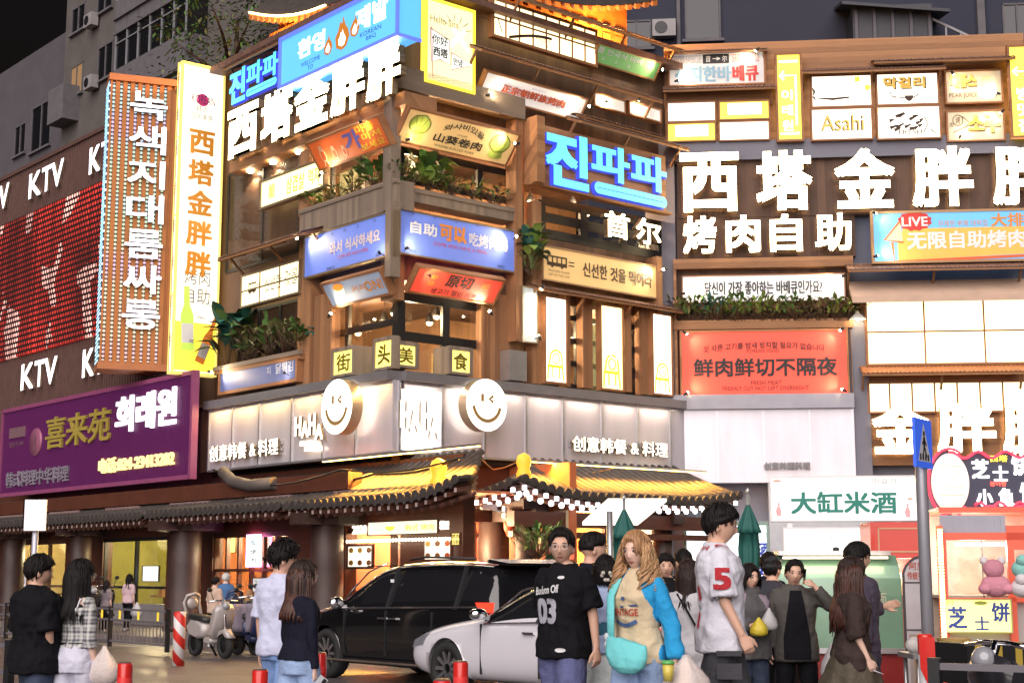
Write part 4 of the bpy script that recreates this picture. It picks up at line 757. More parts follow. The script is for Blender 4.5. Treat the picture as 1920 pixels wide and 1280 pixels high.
q = MB(); write(q, '희래원', .655 * W, .52 * H, .935 * W, .90 * H, -.09, .03, .06); q.build('lettering', glow('soft_white', (.95, .9, .95), .5), t)
q = MB(); write(q, '电话:024-23413202', .58 * W, .12 * H, .935 * W, .28 * H, -.09, .03, .05); q.build('lettering', glow('phone_yellow', (.95, .8, .3), .42), t)
q = MB(); write(q, '韩式料理中华料理', .05 * W, .08 * H, .42 * W, .26 * H, -.09, .015, .05); q.build('lettering', PINKE, t)
q = MB(); q.box(.05 * W, .145 * W, -.05, -.013, .66 * H, .78 * H); write(q, '始创于1991', .05 * W, .55 * H, .14 * W, .62 * H, -.03); q.build('plate', paint('rose_metal', (.4, .22, .26), .35, .5), t)
q = MB(); q.lathe([(.002, .06), (.40, .06), (.42, .03), (.42, 0)], 28, 0, (.215 * W, 0, .57 * H), 'y'); o = q.build('medallion', paint('pink_medallion', (.36, .12, .20), .4, .3), t)
q = MB(); blob(q, [(.215 * W + a, .57 * H + b) for a, b in ((-.05, -.25), (.05, -.25), (.03, 0), (.09, .2), (-.09, .2), (-.03, 0))], -.075); q.build('relief', paint('rose_metal', (.4, .22, .26), .35, .5), o)
# ---------------------------------------------------------------- the dotted column sign
def col_cols(nt, L, tc, sp, mth):
    n4 = nd(nt, 'ShaderNodeTexNoise', i_Scale=.55, i_Detail=1.0); L(tc.outputs['Object'], n4.inputs['Vector'])
    hv = nd(nt, 'ShaderNodeCombineColor', mode='HSV'); L(mth('FRACT', mth('MULTIPLY_ADD', n4.outputs[0], 2.2, mth('MULTIPLY', sp.outputs[2], .05))), hv.inputs[0]); hv.inputs[1].default_value = .30; hv.inputs[2].default_value = 1
    return hv.outputs[0], mth('ADD', .32, 0.0)
PC = Plane((PL.hit(189, 600, 1.6).x, PL.hit(189, 600, 1.6).y), 22)
D0 = PL.hit(212, 400, 2.0); PC = Plane((D0.x, D0.y), 20)
s0, s1, z0, z1 = wrect(PC, (208, 150), (313, 684), 0); W = s1 - s0; H = z1 - z0
t = thing('dotted_column_sign', 'tall orange ribbed sign with strings of coloured dots and white Korean letters', 'sign', PC.mat(s0, 0, z0))
OCHRE = paint('ochre_rib', (.42, .14, .025), .5, var=.15)
q = MB(); q.box(0, W, .06, .9, 0, H)
nr = 9
for i in range(nr + 1): x = W * i / nr; q.box(max(0, x - .055), min(W, x + .055), 0, .06, 0, H)
q.build('box', OCHRE, t)
for za in (H, -.18): q = MB(); q.box(-.04, W + .04, -.06, .95, za, za + .18); q.build('cap', paint('orange_cap', (.42, .15, .05), .5), t)
RAIN = led_mat('rainbow_dots', .11, .34, col_cols, (.06, .02, .01), 0)
for i in range(nr - 2 + 1): x = W * (i + .5) / nr; q = MB(); q.box(.001, .109, -.006, .0, .05, H - .05); o = q.build('light_strip', RAIN, t, Matrix.Translation((x - .055, .05, 0)))
def blue_cols(nt, L, tc, sp, mth):
    n4 = nd(nt, 'ShaderNodeTexNoise', i_Scale=.4, i_Detail=1.0); L(tc.outputs['Object'], n4.inputs['Vector'])
    hv = nd(nt, 'ShaderNodeCombineColor', mode='HSV'); L(mth('MULTIPLY_ADD', n4.outputs[0], .35, .40), hv.inputs[0]); hv.inputs[1].default_value = .6; hv.inputs[2].default_value = 1
    return hv.outputs[0], mth('ADD', 1.6, 0.0)
q = MB(); q.box(0, .9, -.03, 0, 0, H); o = q.build('side_screen', led_mat('blue_dots', .11, .30, blue_cols, (.02, .03, .06)), t, Matrix.Translation((-.005, .9, 0)) @ Matrix.Rotation(R(-90), 4, 'Z'))
for k, c in enumerate('녹색지대룸싸롱'):
    zc = H * (.915 - .1245 * k); q = MB(); write(q, c, .30 * W, zc - .050 * H, .86 * W, zc + .052 * H, -.12, .022, .1, 0, 1); q.build('character', [glow('column_white', (.92, .9, 1), .75), LRET], t)
for f_ in (.15, .5, .85): q = MB(); q.bar((W * .6, .9, H * f_), (W * .6 + .9, 3.4, H * f_), .09); q.build('bracket', BLACK, t)
# ---------------------------------------------------------------- upright blade sign
PB = Plane((0, 0), 33); hb = PL.hit(408, 500, .1); PB = Plane((hb.x, hb.y), 38)
s0, s1, z0, z1 = wrect(PB, (341, 128), (405, 700), 0); W = s1 - s0; z1 = PB.sz(341, 114, 0)[1]; z0 = PB.sz(327, 700)[1]; H = z1 - z0
t = thing('blade_sign', 'tall upright cream light box with brown Chinese letters and two drink bottles', 'sign', PB.mat(s0, 0, z0))
q = MB(); q.box(.03, W - .03, 0, .2, .03, H - .03); q.build('box', lit('blade_cream', (1, .94, .76), .42), t)
q = MB()
for a in ((0, W, -.04, .22, 0, .07), (0, W, -.04, .22, H - .07, H), (0, .05, -.04, .0, .07, H - .07), (W - .05, W, -.04, .22, .07, H - .07), (-.012, 0, .0, .03, 0, H), (-.012, 0, .18, .22, 0, H)): q.box(*a)
for k in (.25, .5, .75): q.box(-.014, 0, 0, .22, H * k - .02, H * k + .02)
q.build('frame', lit('frame_gold', (.8, .6, .15), .4), t)
q = MB()
for k, c in enumerate('西塔金胖胖'): zc = .745 - .098 * k; write(q, c, .22 * W, (zc - .04) * H, .80 * W, (zc + .04) * H, -.03, .03, .03)
q.build('lettering', paint('caramel_letter', (.42, .16, .015), .5, emit=(.42, .16, .01), es=.25), t)
q = MB(); write(q, '烤肉', .22 * W, .285 * H, .80 * W, .335 * H, -.006); write(q, '自助', .22 * W, .225 * H, .80 * W, .275 * H, -.006); write(q, '韩式', .36 * W, .845 * H, .62 * W, .865 * H, -.006); write(q, '国民美食', .26 * W, .82 * H, .74 * W, .84 * H, -.006); q.build('lettering', ink('grey_brown', (.16, .13, .09)), t)
q = MB(); q.lathe([(.002, .004), (.17, .004)], 20, 0, (.50 * W, -.003, .885 * H), 'y', caps=False); q.build('emblem', paint('pink_dot', (.75, .06, .25), .6), t)
q = MB(); write(q, 'KOREAN', .25 * W, .872 * H, .78 * W, .90 * H, -.011); q.build('lettering', ink('plum', (.14, .02, .08)), t)
q = MB(); q.box(.05, W - .05, -.008, -.004, .10, .165 * H); q.build('printed_floor', paint('mustard_print', (.7, .5, .05), .6, emit=(.9, .62, .05), es=.55), t)
def bottle2(cx, cz, w_, h_, ang, mt, y):
    q = MB(); pr = [(-.5, 0), (.5, 0), (.5, .55), (.22, .72), (.2, 1), (-.2, 1), (-.22, .72), (-.5, .55)]; c, s_ = math.cos(ang), math.sin(ang)
    blob(q, [(cx + (a * w_ * c - b * h_ * s_), cz + (a * w_ * s_ + b * h_ * c)) for a, b in pr], y); o = q.build('bottle_drawing', mt, t)
    q = MB(); blob(q, [(cx + (a * w_ * c - b * h_ * s_), cz + (a * w_ * s_ + b * h_ * c)) for a, b in ((-.45, .12), (.45, .12), (.45, .42), (-.45, .42))], y - .004); q.build('label_drawing', INKW, o)
bottle2(.34 * W, .075 * H, .36, 1.65, 0.05, paint('green_bottle_print', (.25, .42, .05), .5, emit=(.5, .65, .1), es=.35), -.012); bottle2(.60 * W, .04 * H, .26, 1.25, -.35, paint('amber_bottle_print', (.42, .12, .02), .5, emit=(.5, .14, .02), es=.25), -.018)
for i in range(8):
    q = MB(); zc = H * (.94 - .12 * i)
    write(q, '金胖' if i % 2 else '西塔', .01, 0, .15, .16, 0, 0)
    for v in q.v[-len(text_geo('金胖' if i % 2 else '西塔', 0, False)[0]):]: v.x, v.y, v.z = -.016, .10 + .08 - v.x, zc - .1 + v.z * 2
    q.build('side_lettering', ink('side_red', (.3, .05, .02)), t)
for f_ in (.1, .5, .9): q = MB(); q.bar((W * .8, .2, H * f_), (W + .9, .3, H * f_), .07); q.build('bracket', BLACK, t)
# ---------------------------------------------------------------- apartment blocks behind
def flat_block(nm, lab, P, xa, xb, ytop, d, mat, depth=10, ztop=None):
    s0 = P.sz(xa, 300, d)[0]; s1 = P.sz(xb, 300, d)[0]; z1 = ztop or P.sz(xa, ytop, d)[1]
    t = thing(nm, lab, 'building', P.mat(s0, d, 0)); q = MB(); q.box(0, s1 - s0, 0, depth, 0, z1); q.build('wall', mat, t); return t, s0, s1, z1
def apt_window(t, P, s0, TL, BR, d, nm='window', glz=GLASSD, out=.06, bars=2):
    a, b, c, e = wrect(P, TL, BR, d); q = MB(); W = b - a; H = e - c; f = .06
    for x in [i * (W - f) / bars for i in range(bars + 1)]: q.box(x, x + f, -out, .1, 0, H)
    q.box(0, W, -out, .1, 0, f); q.box(0, W, -out, .1, H - f, H); q.box(-.1, W + .1, -out - .1, .1, -.1, 0)
    M = Matrix.Translation((a - s0, 0, c)); o = q.build(nm, APTTRIM, t, M); q = MB(); q.box(f, W - f, -.012, .08, f, H - f); q.build('pane', glz, o)
DA = -9
LWALL, s0A, s1A, zA = flat_block('apartment_block', 'tall stained grey apartment block rising behind the dotted column sign', PL, 112, 480, -60, DA, APT, 12, 34)
CURT = paint('curtained_window', (.2, .12, .06), .7, emit=(.5, .28, .1), es=.12)
for TL, BR, g in (((137, 20), (160, 52), GLASSD), ((186, -40), (212, 12), GLASSD), ((135, 128), (155, 172), CURT), ((186, 92), (212, 140), GLASSD), ((300, -20), (345, 30), GLASSD), ((250, 150), (330, 180), GLASSD)): apt_window(LWALL, PL, s0A, TL, BR, DA, glz=g)
def balcony(t, P, s0, TL, BR, d, out=1.0):
    a, b, c, e = wrect(P, TL, BR, d + out); W = b - a; H = e - c; q = MB(); q.box(0, W, -out, -.01, 0, H * .38); q.box(-.12, W + .12, -out - .12, -.01, H, H + .1); q.box(-.05, W + .05, -out - .05, -.01, -.15, 0)
    o = q.build('balcony', APTTRIM, t, Matrix.Translation((a - s0, 0, c)))
    q = MB(); n = max(3, int(W / .9))
    for i in range(n + 1): x = W * i / n; q.box(x - .03, x + .03, -out, -out + .06, H * .38, H)
    q.box(0, W, -out, -out + .06, H * .7, H * .7 + .05); q.build('glazing_bar', paint('balcony_frame', (.25, .25, .27), .5), o)
    q = MB(); q.box(.03, W - .03, -out + .06, -.02, H * .38, H); q.build('pane', GLASSD, o)
balcony(LWALL, PL, s0A, (218, 40), (345, 110 + 10), DA); balcony(LWALL, PL, s0A, (205, 215), (345, 175), DA); balcony(LWALL, PL, s0A, (222, -90), (350, -20), DA)
def aircon(t, P, s0, px, py, d, k=1):
    a, z = P.sz(px, py, d); q = MB(); q.box(-.4, .4, -.45, -.1, -.3, .3); o = q.build('air_conditioner', paint('dirty_white', (.28, .26, .26), .6), t, Matrix.Translation((a - s0, 0, z)))
    q = MB(); q.lathe([(.02, 0), (.22, 0), (.22, .015)], 18, 0, (-.1, -.452, 0), 'y'); q.build('fan_grille', BLACK, o)
aircon(LWALL, PL, s0A, 181, 42, DA); aircon(LWALL, PL, s0A, 181, 158, DA)
q = MB(); q.box(PL.sz(122, 170, DA)[0] - s0A, PL.sz(150, 170, DA)[0] - s0A, -.8, 0, PL.sz(122, 240, DA)[1], PL.sz(122, 178, DA)[1]); q.build('balcony', APTTRIM, LWALL)
t2, s0B, s1B, zB = flat_block('apartment_block', 'low dim apartment wing at the far left behind the karaoke front', PL, -60, 112, 178, DA - .5, paint('dim_render', (.085, .075, .085), .9, var=.2, sc_=.8), 10)
apt_window(t2, PL, s0B, (62, 205), (95, 270), DA - .5); apt_window(t2, PL, s0B, (30, 240), (48, 285), DA - .5)
# far block behind the right-hand front
DF = -12
t3, s0C, s1C, zC = flat_block('apartment_block', 'bluish grey apartment block behind the right hand front', PF, 1085, 2100, -60, DF, APTB, 10, 34)
apt_window(t3, PF, s0C, (1283, -20), (1352, 75), DF, bars=1, out=.12); apt_window(t3, PF, s0C, (1165, 40), (1222, 90), DF); apt_window(t3, PF, s0C, (1878, 8), (1935, 70), DF, bars=2)
a, b_, c, e = wrect(PF, (1598, 12), (1750, 85), DF + 1.6)
q = MB(); q.box(0, b_ - a, -1.6, 0, 0, e - c); q.add([(-.4, -2.1, e - c - .1), (b_ - a + .5, -2.1, e - c - .5), (b_ - a + .5, 0, e - c), (-.4, 0, e - c + .5), (-.4, -2.1, e - c), (b_ - a + .5, -2.1, e - c - .4), (b_ - a + .5, 0, e - c + .1), (-.4, 0, e - c + .6)], [(0, 3, 2, 1), (4, 5, 6, 7), (0, 1, 5, 4), (1, 2, 6, 5), (2, 3, 7, 6), (3, 0, 4, 7)]); o = q.build('loft_hut', paint('slate_hut', (.04, .04, .05), .6), t3, Matrix.Translation((a - s0C, 0, c)))
q = MB()
for k in range(5): x = .1 + (b_ - a - .2) * k / 4; q.box(x - .05, x + .05, -1.68, -1.6, 0, (e - c) * .9)
q.build('mullion', paint('hut_bar', (.09, .08, .1), .6), o)
q = MB(); p1 = PF.sz(1745, 35, DF + 1.5); p2 = PF.sz(1830, 75, DF + 1.5)
for k in range(4): f = k / 3; x = p1[0] + (p2[0] - p1[0]) * f - s0C; z = p1[1] + (p2[1] - p1[1]) * f; q.bar((x, -1.5, z - 1.2), (x, -1.5, z), .06)
q.bar((p1[0] - s0C, -1.5, p1[1]), (p2[0] - s0C, -1.5, p2[1]), .08); q.build('stair_rail', paint('balcony_frame', (.25, .25, .27), .5), t3)
aircon(t3, PF, s0C, 1245, 60, DF)
q = MB(); x = PF.sz(1830, 20, DF)[0] - s0C; q.box(x, x + .25, -.2, 0, 0, 34); x = PF.sz(1275, 20, DF)[0] - s0C; q.box(x - .12, x, -.14, 0, 0, 34); q.build('drain_pipe', APTTRIM, t3)
# amber lit pavilion roof on the roof terrace
AMB = paint('amber_timber', (.34, .12, .025), .6, var=.35, sc_=4)
pc = PL.pt(.4, .4, 0)
t = thing('pavilion_roof', 'amber lit upturned pavilion roof above the tin roof edge', 'roof', Matrix.Translation((P0[0], P0[1], ZTOP)))
def w3(P, px, py, d): return P.hit(px, py, d) - Vector((P0[0], P0[1], ZTOP))
a = w3(PL, 466, 66, -1.0); c = w3(PR, 1240, 38, -1.0); k = Vector((0, -.2, .95)); k = (a + c) / 2; k = Vector((P0[0] + .3 - P0[0], 1.0, min(a.z, c.z) + .2)); 
m1 = PL.pt(-1, -1.2, 0) - Vector((P0[0], P0[1], 0)); kn = Vector((0.15, 1.7, a.z * .5 + c.z * .5 - .5))
q = MB(); apex = Vector((0.6, 6, 6.0))
for A, B in ((a, kn), (kn, c)):
    n = 26
    for i in range(n):
        f0, f1 = i / n, (i + .55) / n
        def cur(f): p = A.lerp(B, f); e_ = f if A is kn else 1 - f; return p + Vector((0, 0, .55 * max(0, e_ - .55) ** 2 * 4 - .25 * math.sin(math.pi * f)))
        p0, p1 = cur(f0), cur(f1); t0, t1 = p0.lerp(apex, .30) + Vector((0, 0, -.3)), p1.lerp(apex, .30) + Vector((0, 0, -.3))
        q.hexa([p0, p1, t1, t0, p0 + Vector((0, 0, .14)), p1 + Vector((0, 0, .14)), t1 + Vector((0, 0, .14)), t0 + Vector((0, 0, .14))])
q.build('rafter_row', AMB, t)
for A, B in ((a, kn), (kn, c)):
    q = MB(); A2, B2 = A.lerp(apex, .16), B.lerp(apex, .16); zt_ = min(A2.z, B2.z); n = 16
    for i in range(n):
        p0, p1 = A2.lerp(B2, i / n), A2.lerp(B2, (i + .62) / n); o_ = (A - A2).normalized() * .35
        for k_ in range(3): zz = zt_ - .25 - .30 * k_; f_ = 1 - k_ * .3; q.hexa([p0 + o_ * f_ + Vector((0, 0, zz - p0.z - .2)), p1 + o_ * f_ + Vector((0, 0, zz - p1.z - .2)), p1 + Vector((0, .3, zz - p1.z - .2)), p0 + Vector((0, .3, zz - p0.z - .2)), p0 + o_ * f_ + Vector((0, 0, zz - p0.z)), p1 + o_ * f_ + Vector((0, 0, zz - p1.z)), p1 + Vector((0, .3, zz - p1.z)), p0 + Vector((0, .3, zz - p0.z))])
    lo_ = Vector((0, 0, -.3)); q.hexa([Vector((A2.x, A2.y, -.2)), Vector((B2.x, B2.y, -.2)), Vector((B2.x, B2.y + .3, -.2)), Vector((A2.x, A2.y + .3, -.2)), A2, B2, B2 + Vector((0, .3, 0)), A2 + Vector((0, .3, 0))]); q.build('bracket_wall', AMB, t)
q = MB()
for A, B in ((a, kn), (kn, c)):
    pts = [A.lerp(B, i / 12) + Vector((0, 0, .16 + .55 * max(0, ((i / 12) if A is kn else 1 - i / 12) - .55) ** 2 * 4 - .25 * math.sin(math.pi * i / 12))) for i in range(13)]
    tp = [p.lerp(apex, .5) for p in pts]; q.ring([pts, tp], 0, False, True, False)
q.build('roof_tiles', TILE, t)
ESTR = glow('amber_light_strip', (1, .6, .2), 5)
q = MB(); pts = [a.lerp(kn, i / 10) + Vector((0, 0, .2 + .55 * max(0, 1 - i / 10 - .55) ** 2 * 4 - .25 * math.sin(math.pi * i / 10))) for i in range(6)]; q.tube(pts, .03, 6); q.build('light_strip', ESTR, t)
for A, x in ((a, .3), (c, .3)):
    l = bpy.data.lights.new('eave_light', 'POINT'); l.energy = 420; l.color = (1, .5, .12); l.shadow_soft_size = .2; lo = bpy.data.objects.new('eave_light', l); sc.collection.objects.link(lo); lo.parent = t; lo.matrix_basis = Matrix.Translation(A.lerp(kn, .25) + Vector((0, -.4, -1.0)))
# ---------------------------------------------------------------- traditional ground floor: rooms, columns, tiled eaves
GF = thing('traditional_shopfront', 'dark lacquered traditional shopfront of round columns and tiled eaves under the signs', 'building', PL.mat(-16, 0, 0))
GI = GF.matrix_basis.inverted()
def gpart(nm, mb, mats, M=None): return mb.build(nm, mats, GF, GI @ (M if M is not None else Matrix.Identity(4)))
zT = PL.sz(430, 1000, 0)[1]
ZFLOOR = .15
opens = [(22, 122, 'pale_yellow_room', (.55, .48, .25), 60), (192, 312, 'olive_room', (.36, .36, .10), 55), (398, 538, 'orange_wood_room', (.50, .19, .06), 70), (648, 868, 'entrance_hall', (.50, .14, .05), 75)]
edges = [-40.0] + [v for o in opens for v in (PL.sz(o[0], 1050)[0], PL.sz(o[1], 1050)[0])] + [.2]
q = MB()
for i in range(0, len(edges), 2): q.box(edges[i], edges[i + 1], -.0, .3, ZFLOOR, 3.9)
for i in range(1, len(edges) - 1, 2): q.box(edges[i], edges[i + 1], .001, .3, zT, 3.9)
gpart('wall', q, WRED, PL.mat())
q = MB(); q.box(-40, .2, .3, 5.5, 3.9, 4.0); q.box(-40, .2, .3, 5.5, .0, ZFLOOR); gpart('slab', q, DARKIN, PL.mat())
for i, (a, b_, nm, col, en) in enumerate(opens):
    sa, sb = edges[2 * i + 1], edges[2 * i + 2]; W = sb - sa; M = PL.mat(sa, 0, ZFLOOR)
    q = MB(); q.box(-.6, W + (.6 if i < 3 else -.3), 3.2, 3.4, 0, 3.75); q.box(-.7, -.6, .3, 3.4, 0, 3.75)
    if i < 3: q.box(W + .6, W + .7, .3, 3.4, 0, 3.75)
    gpart('room_wall', q, paint(nm, col, .6, var=.15), M)
    q = MB(); q.box(-.6, W + (.6 if i < 3 else -.3), .3, 3.2, 3.0, 3.05); gpart('room_ceiling', q, paint('room_ceiling_' + nm, tuple(min(1, c * 1.1) for c in col), .7), M)
    for k in range(max(1, int(W / 2.2))):
        x = W * (k + .5) / max(1, int(W / 2.2)); q = MB(); q.lathe([(.02, .3), (.03, .28), (.16, .05), (.17, 0)], 14, 0, (x, 1.2, 2.5), caps=False); q.ell((x, 1.2, 2.53), (.10, .10, .08), 10, 6, 1); gpart('ceiling_lamp', q, [BLACK, glow('warm_globe', (1, .75, .42), 9)], M)
        l = bpy.data.lights.new('room_light', 'POINT'); l.energy = en * 3.6; l.color = (1, .74, .42); l.shadow_soft_size = .2; lo = bpy.data.objects.new('room_light', l); sc.collection.objects.link(lo); lo.parent = GF; lo.matrix_basis = GI @ M @ Matrix.Translation((x, .9, 2.2))
    rn = random.Random(i + 3)
    for k in range(int(W * 1.6) + 2):
        x = rn.uniform(-.3, W); zz = rn.uniform(.9, 2.3); ww, hh = rn.uniform(.25, .6), rn.uniform(.2, .6); q = MB(); q.box(x, x + ww, 3.14, 3.199, zz, zz + hh); gpart('framed_picture', q, ink(*rn.choice((('picture_brown', (.16, .07, .03)), ('picture_cream', (.6, .5, .3)), ('picture_red', (.4, .05, .03)), ('picture_green', (.05, .12, .06))))), M)
    for k in range(int(W / 1.1)):
        x = .3 + k * 1.1 + rn.uniform(0, .3); q = MB(); q.box(x, x + .7, 1.3, 1.9, .70, .75); q.box(x + .3, x + .4, 1.55, 1.65, 0, .70); q.box(x + .1, x + .3, 1.5, 1.7, .75, .75 + rn.uniform(.08, .25)); gpart('dining_table', q, INTW, M)
        q = MB(); q.lathe([(.06, .0), (.11, .1), (.14, .18), (.15, .35)], 10, 0, (x + rn.uniform(0, .6), 2.4, 2.15)); gpart('paper_lantern', q, ink('lantern_red', (.5, .06, .02)), M)
    q = MB(); f = .07
    nb = (3, 2, 6, 0)[i]
    for k in range(nb + 1):
        if nb: x = W * k / nb; q.box(x - f / 2, x + f / 2, .05, .16, 0, zT - ZFLOOR)
    q.box(0, W, .05, .16, zT - ZFLOOR - .1, zT - ZFLOOR); 
    if nb: q.box(0, W, .06, .15, .95 if i != 2 else 1.4, 1.02 if i != 2 else 1.47)
    o = gpart('window', q, (WDARK, BLACK, WRED, WRED)[i], M)
    if i != 3: q = MB(); q.box(0, W, .10, .108, 0, zT - ZFLOOR); q.build('pane', GLASS, o)
    if i in (0, 1): q = MB(); q.box(0, W, -.02, .3, 0, .55); gpart('plinth', q, paint('stone_plinth', (.22, .2, .2), .7), M)
# posters and lit panels in the rooms
def small_panel(nm, lab, P, TL, BR, d, mat, cat='sign', texts=(), fr=WRED, fw=.02, **k): return sign(nm, lab, cat, P, TL, BR, d, None, mat, fr, fw, .03, texts, **k)
small_panel('neon_poster', 'pink edged neon poster in the orange wood room', PL, (464, 1002), (487, 1062), .05, lit('poster_teal', (.5, .85, .85), .9), texts=[('炭', .25, .65, .75, .85, INKR, .02), ('烤', .25, .35, .75, .55, INKR, .02), ('肉', .25, .08, .75, .28, INKR, .02)], fr=glow('pink_neon', (1, .25, .7), 4), fw=.06)
small_panel('wall_lantern', 'yellow paper lantern box in the orange wood room', PL, (431, 1003), (443, 1036), -.3, lit('lantern_yellow', (1, .7, .15), 2.2), 'lantern', fr=WDARK)
small_panel('menu_sheet', 'white printed menu sheet low in the orange wood room', PL, (474, 1082), (510, 1110), .03, PWHITE, 'menu', texts=[('今日特价', .1, .6, .9, .85, K), ('烤肉套餐', .1, .2, .9, .45, K)])
small_panel('window_poster', 'purple and white notice in the far left window', PL, (32, 1058), (50, 1102), .03, PWHITE, 'poster', texts=[('招聘', .15, .62, .85, .92, ink('violet', (.2, .08, .45)), .04), ('电话', .15, .2, .85, .4, ink('violet', (.2, .08, .45)), .03)])
small_panel('glowing_screen', 'white lit panel inside the olive window', PL, (268, 1060), (298, 1090), -.4, lit('cool_white', (.85, .95, 1), 1.3), 'screen')
small_panel('lit_banner', 'cream lit banner over the restaurant entrance', PL, (690, 978), (822, 1000), .35, lit('banner_cream', (1, .93, .65), .42), texts=[('韩式 烤肉', .55, .25, .95, .7, DYEL, .02)], marks=lambda t, W, H: sub(t, blob(MB(), arc_pts(.33 * W, .62 * H, .07 * W, .3 * H, 180, 360), -.008), DYEL, 'smile_emblem'))
s0, s1, z0, z1 = wrect(PL, (662, 985), (688, 1000), .4); t = thing('channel_letters', 'small white year lettering left of the cream banner', 'sign', PL.mat(s0, .4, z0)); q = MB(); write(q, '2020', 0, 0, s1 - s0, z1 - z0, -.03, .02, .03); q.build('character_row', WHITES, t)
s0, s1, z0, z1 = wrect(PL, (826, 976), (842, 992), .4); t = thing('channel_letters', 'small white Chinese lettering right of the cream banner', 'sign', PL.mat(s0, .4, z0)); q = MB(); write(q, '料理', 0, 0, s1 - s0, z1 - z0, -.03, .02, .03); q.build('character_row', WHITES, t)
def dishes(t, W, H):
    random.seed(int(W * 1000)); nx = max(2, int(W / .28)); ny = max(2, int(H / .26)); cols = [ink('dish_red', (.5, .1, .03)), ink('dish_gold', (.55, .33, .06)), ink('dish_brown', (.25, .1, .04))]
    mbs = [MB(), MB(), MB()]
    for i in range(nx):
        for j in range(ny): blob(mbs[random.randrange(3)], arc_pts((i + .5) * W / nx, (j + .5) * H / ny, .09, .06, 0, 360, 10), -.008)
    for m_, c in zip(mbs, cols):
        if m_.v: sub(t, m_, c, 'dish_picture')
MENU = lit('menu_white', (1, .92, .75), .42)
small_panel('menu_board', 'lit picture menu board at the left of the entrance', PL, (651, 1020), (700, 1066), .1, MENU, 'menu', marks=dishes, fr=WRED, fw=.05); small_panel('menu_board', 'lit picture menu board deep in the entrance middle', PL, (740, 1020), (764, 1062), -1.2, MENU, 'menu', marks=dishes, fw=.04); small_panel('menu_board', 'lit picture menu board at the right of the entrance', PL, (794, 1008), (848, 1052), .1, MENU, 'menu', marks=dishes, fr=WRED, fw=.05)
small_panel('hanging_plate', 'small yellow hanging plate at the right of the entrance', PL, (846, 998), (864, 1022), .5, lit('plate_yellow', (1, .75, .2), .6), texts=[('烤肉', .1, .55, .9, .9, K, .02), ('自助', .1, .1, .9, .45, K, .02)])
t = thing('string_lights', 'string of tiny warm bulbs across the entrance', 'string lights', PL.mat()); a = PL.sz(652, 1012, .3); b_ = PL.sz(850, 1004, .3)
q = MB(); q.tube([(a[0], -.3, a[1]), (b_[0], -.3, a[1])], .008, 5); q.build('cable', BLACK, t)
q = MB()
for k in range(34): q.ell((a[0] + (b_[0] - a[0]) * k / 33, -.31, a[1] - .03), (.025, .025, .03), 6, 4)
q.build('bulb_row', glow('tiny_bulb', (1, .85, .6), 8), t, props={'kind': 'stuff'})
# round columns
def column(p, r, h, lab=None):
    q = MB(); q.lathe([(r * 1.2, 0), (r * 1.2, .12), (r * 1.05, .16), (r, .18), (r, h * .5), (r * .93, h)], 24, 0, p); o = gpart('column', q, TIMBER)
    q = MB(); q.box(-r * 1.5, r * 1.5, -r * 1.5, r * 1.5, h - .35, h - .1); q.box(-r * 2.2, r * 2.2, -r * .7, r * .7, h - .6, h - .36); q.box(-r * .7, r * .7, -r * 2.2, r * 2.2, h - .6, h - .361); q.build('bracket', TIMBER, o, Matrix.Translation(p) @ PL.mat().to_3x3().to_4x4()); return o
for px, d, r in ((22, .9, .34), (148, .9, .30), (345, 1.0, .40), (612, 1.0, .36), (20 - 90, .9, .34)):
    p = PL.hit(px, 1100, d); p.z = .13; column(p, r, 3.0)
for px, Y in ((925, None), (1243, None), (985, None)):
    p = PR.hit(px, 1100, {925: .1, 1243: 1.5, 985: 1.2}[px]); p.z = .13; column(p, {925: .36, 1243: .26, 985: .24}[px], 3.1)
q = MB(); q.box(-40, -.1, -1.15, -.8, 3.25, 3.62); q.box(-40, -.1, -1.1, -.85, 2.98, 3.12); gpart('beam', q, WRED, PL.mat())
q = MB()
for i in range(10): s_ = -33 + i * 3.6; q.box(s_, s_ + 1.9, -1.2, -1.12, 3.0, 3.22)
gpart('carved_panel', q, paint('pale_carved_panel', (.25, .16, .15), .6, var=.4, sc_=12), PL.mat())
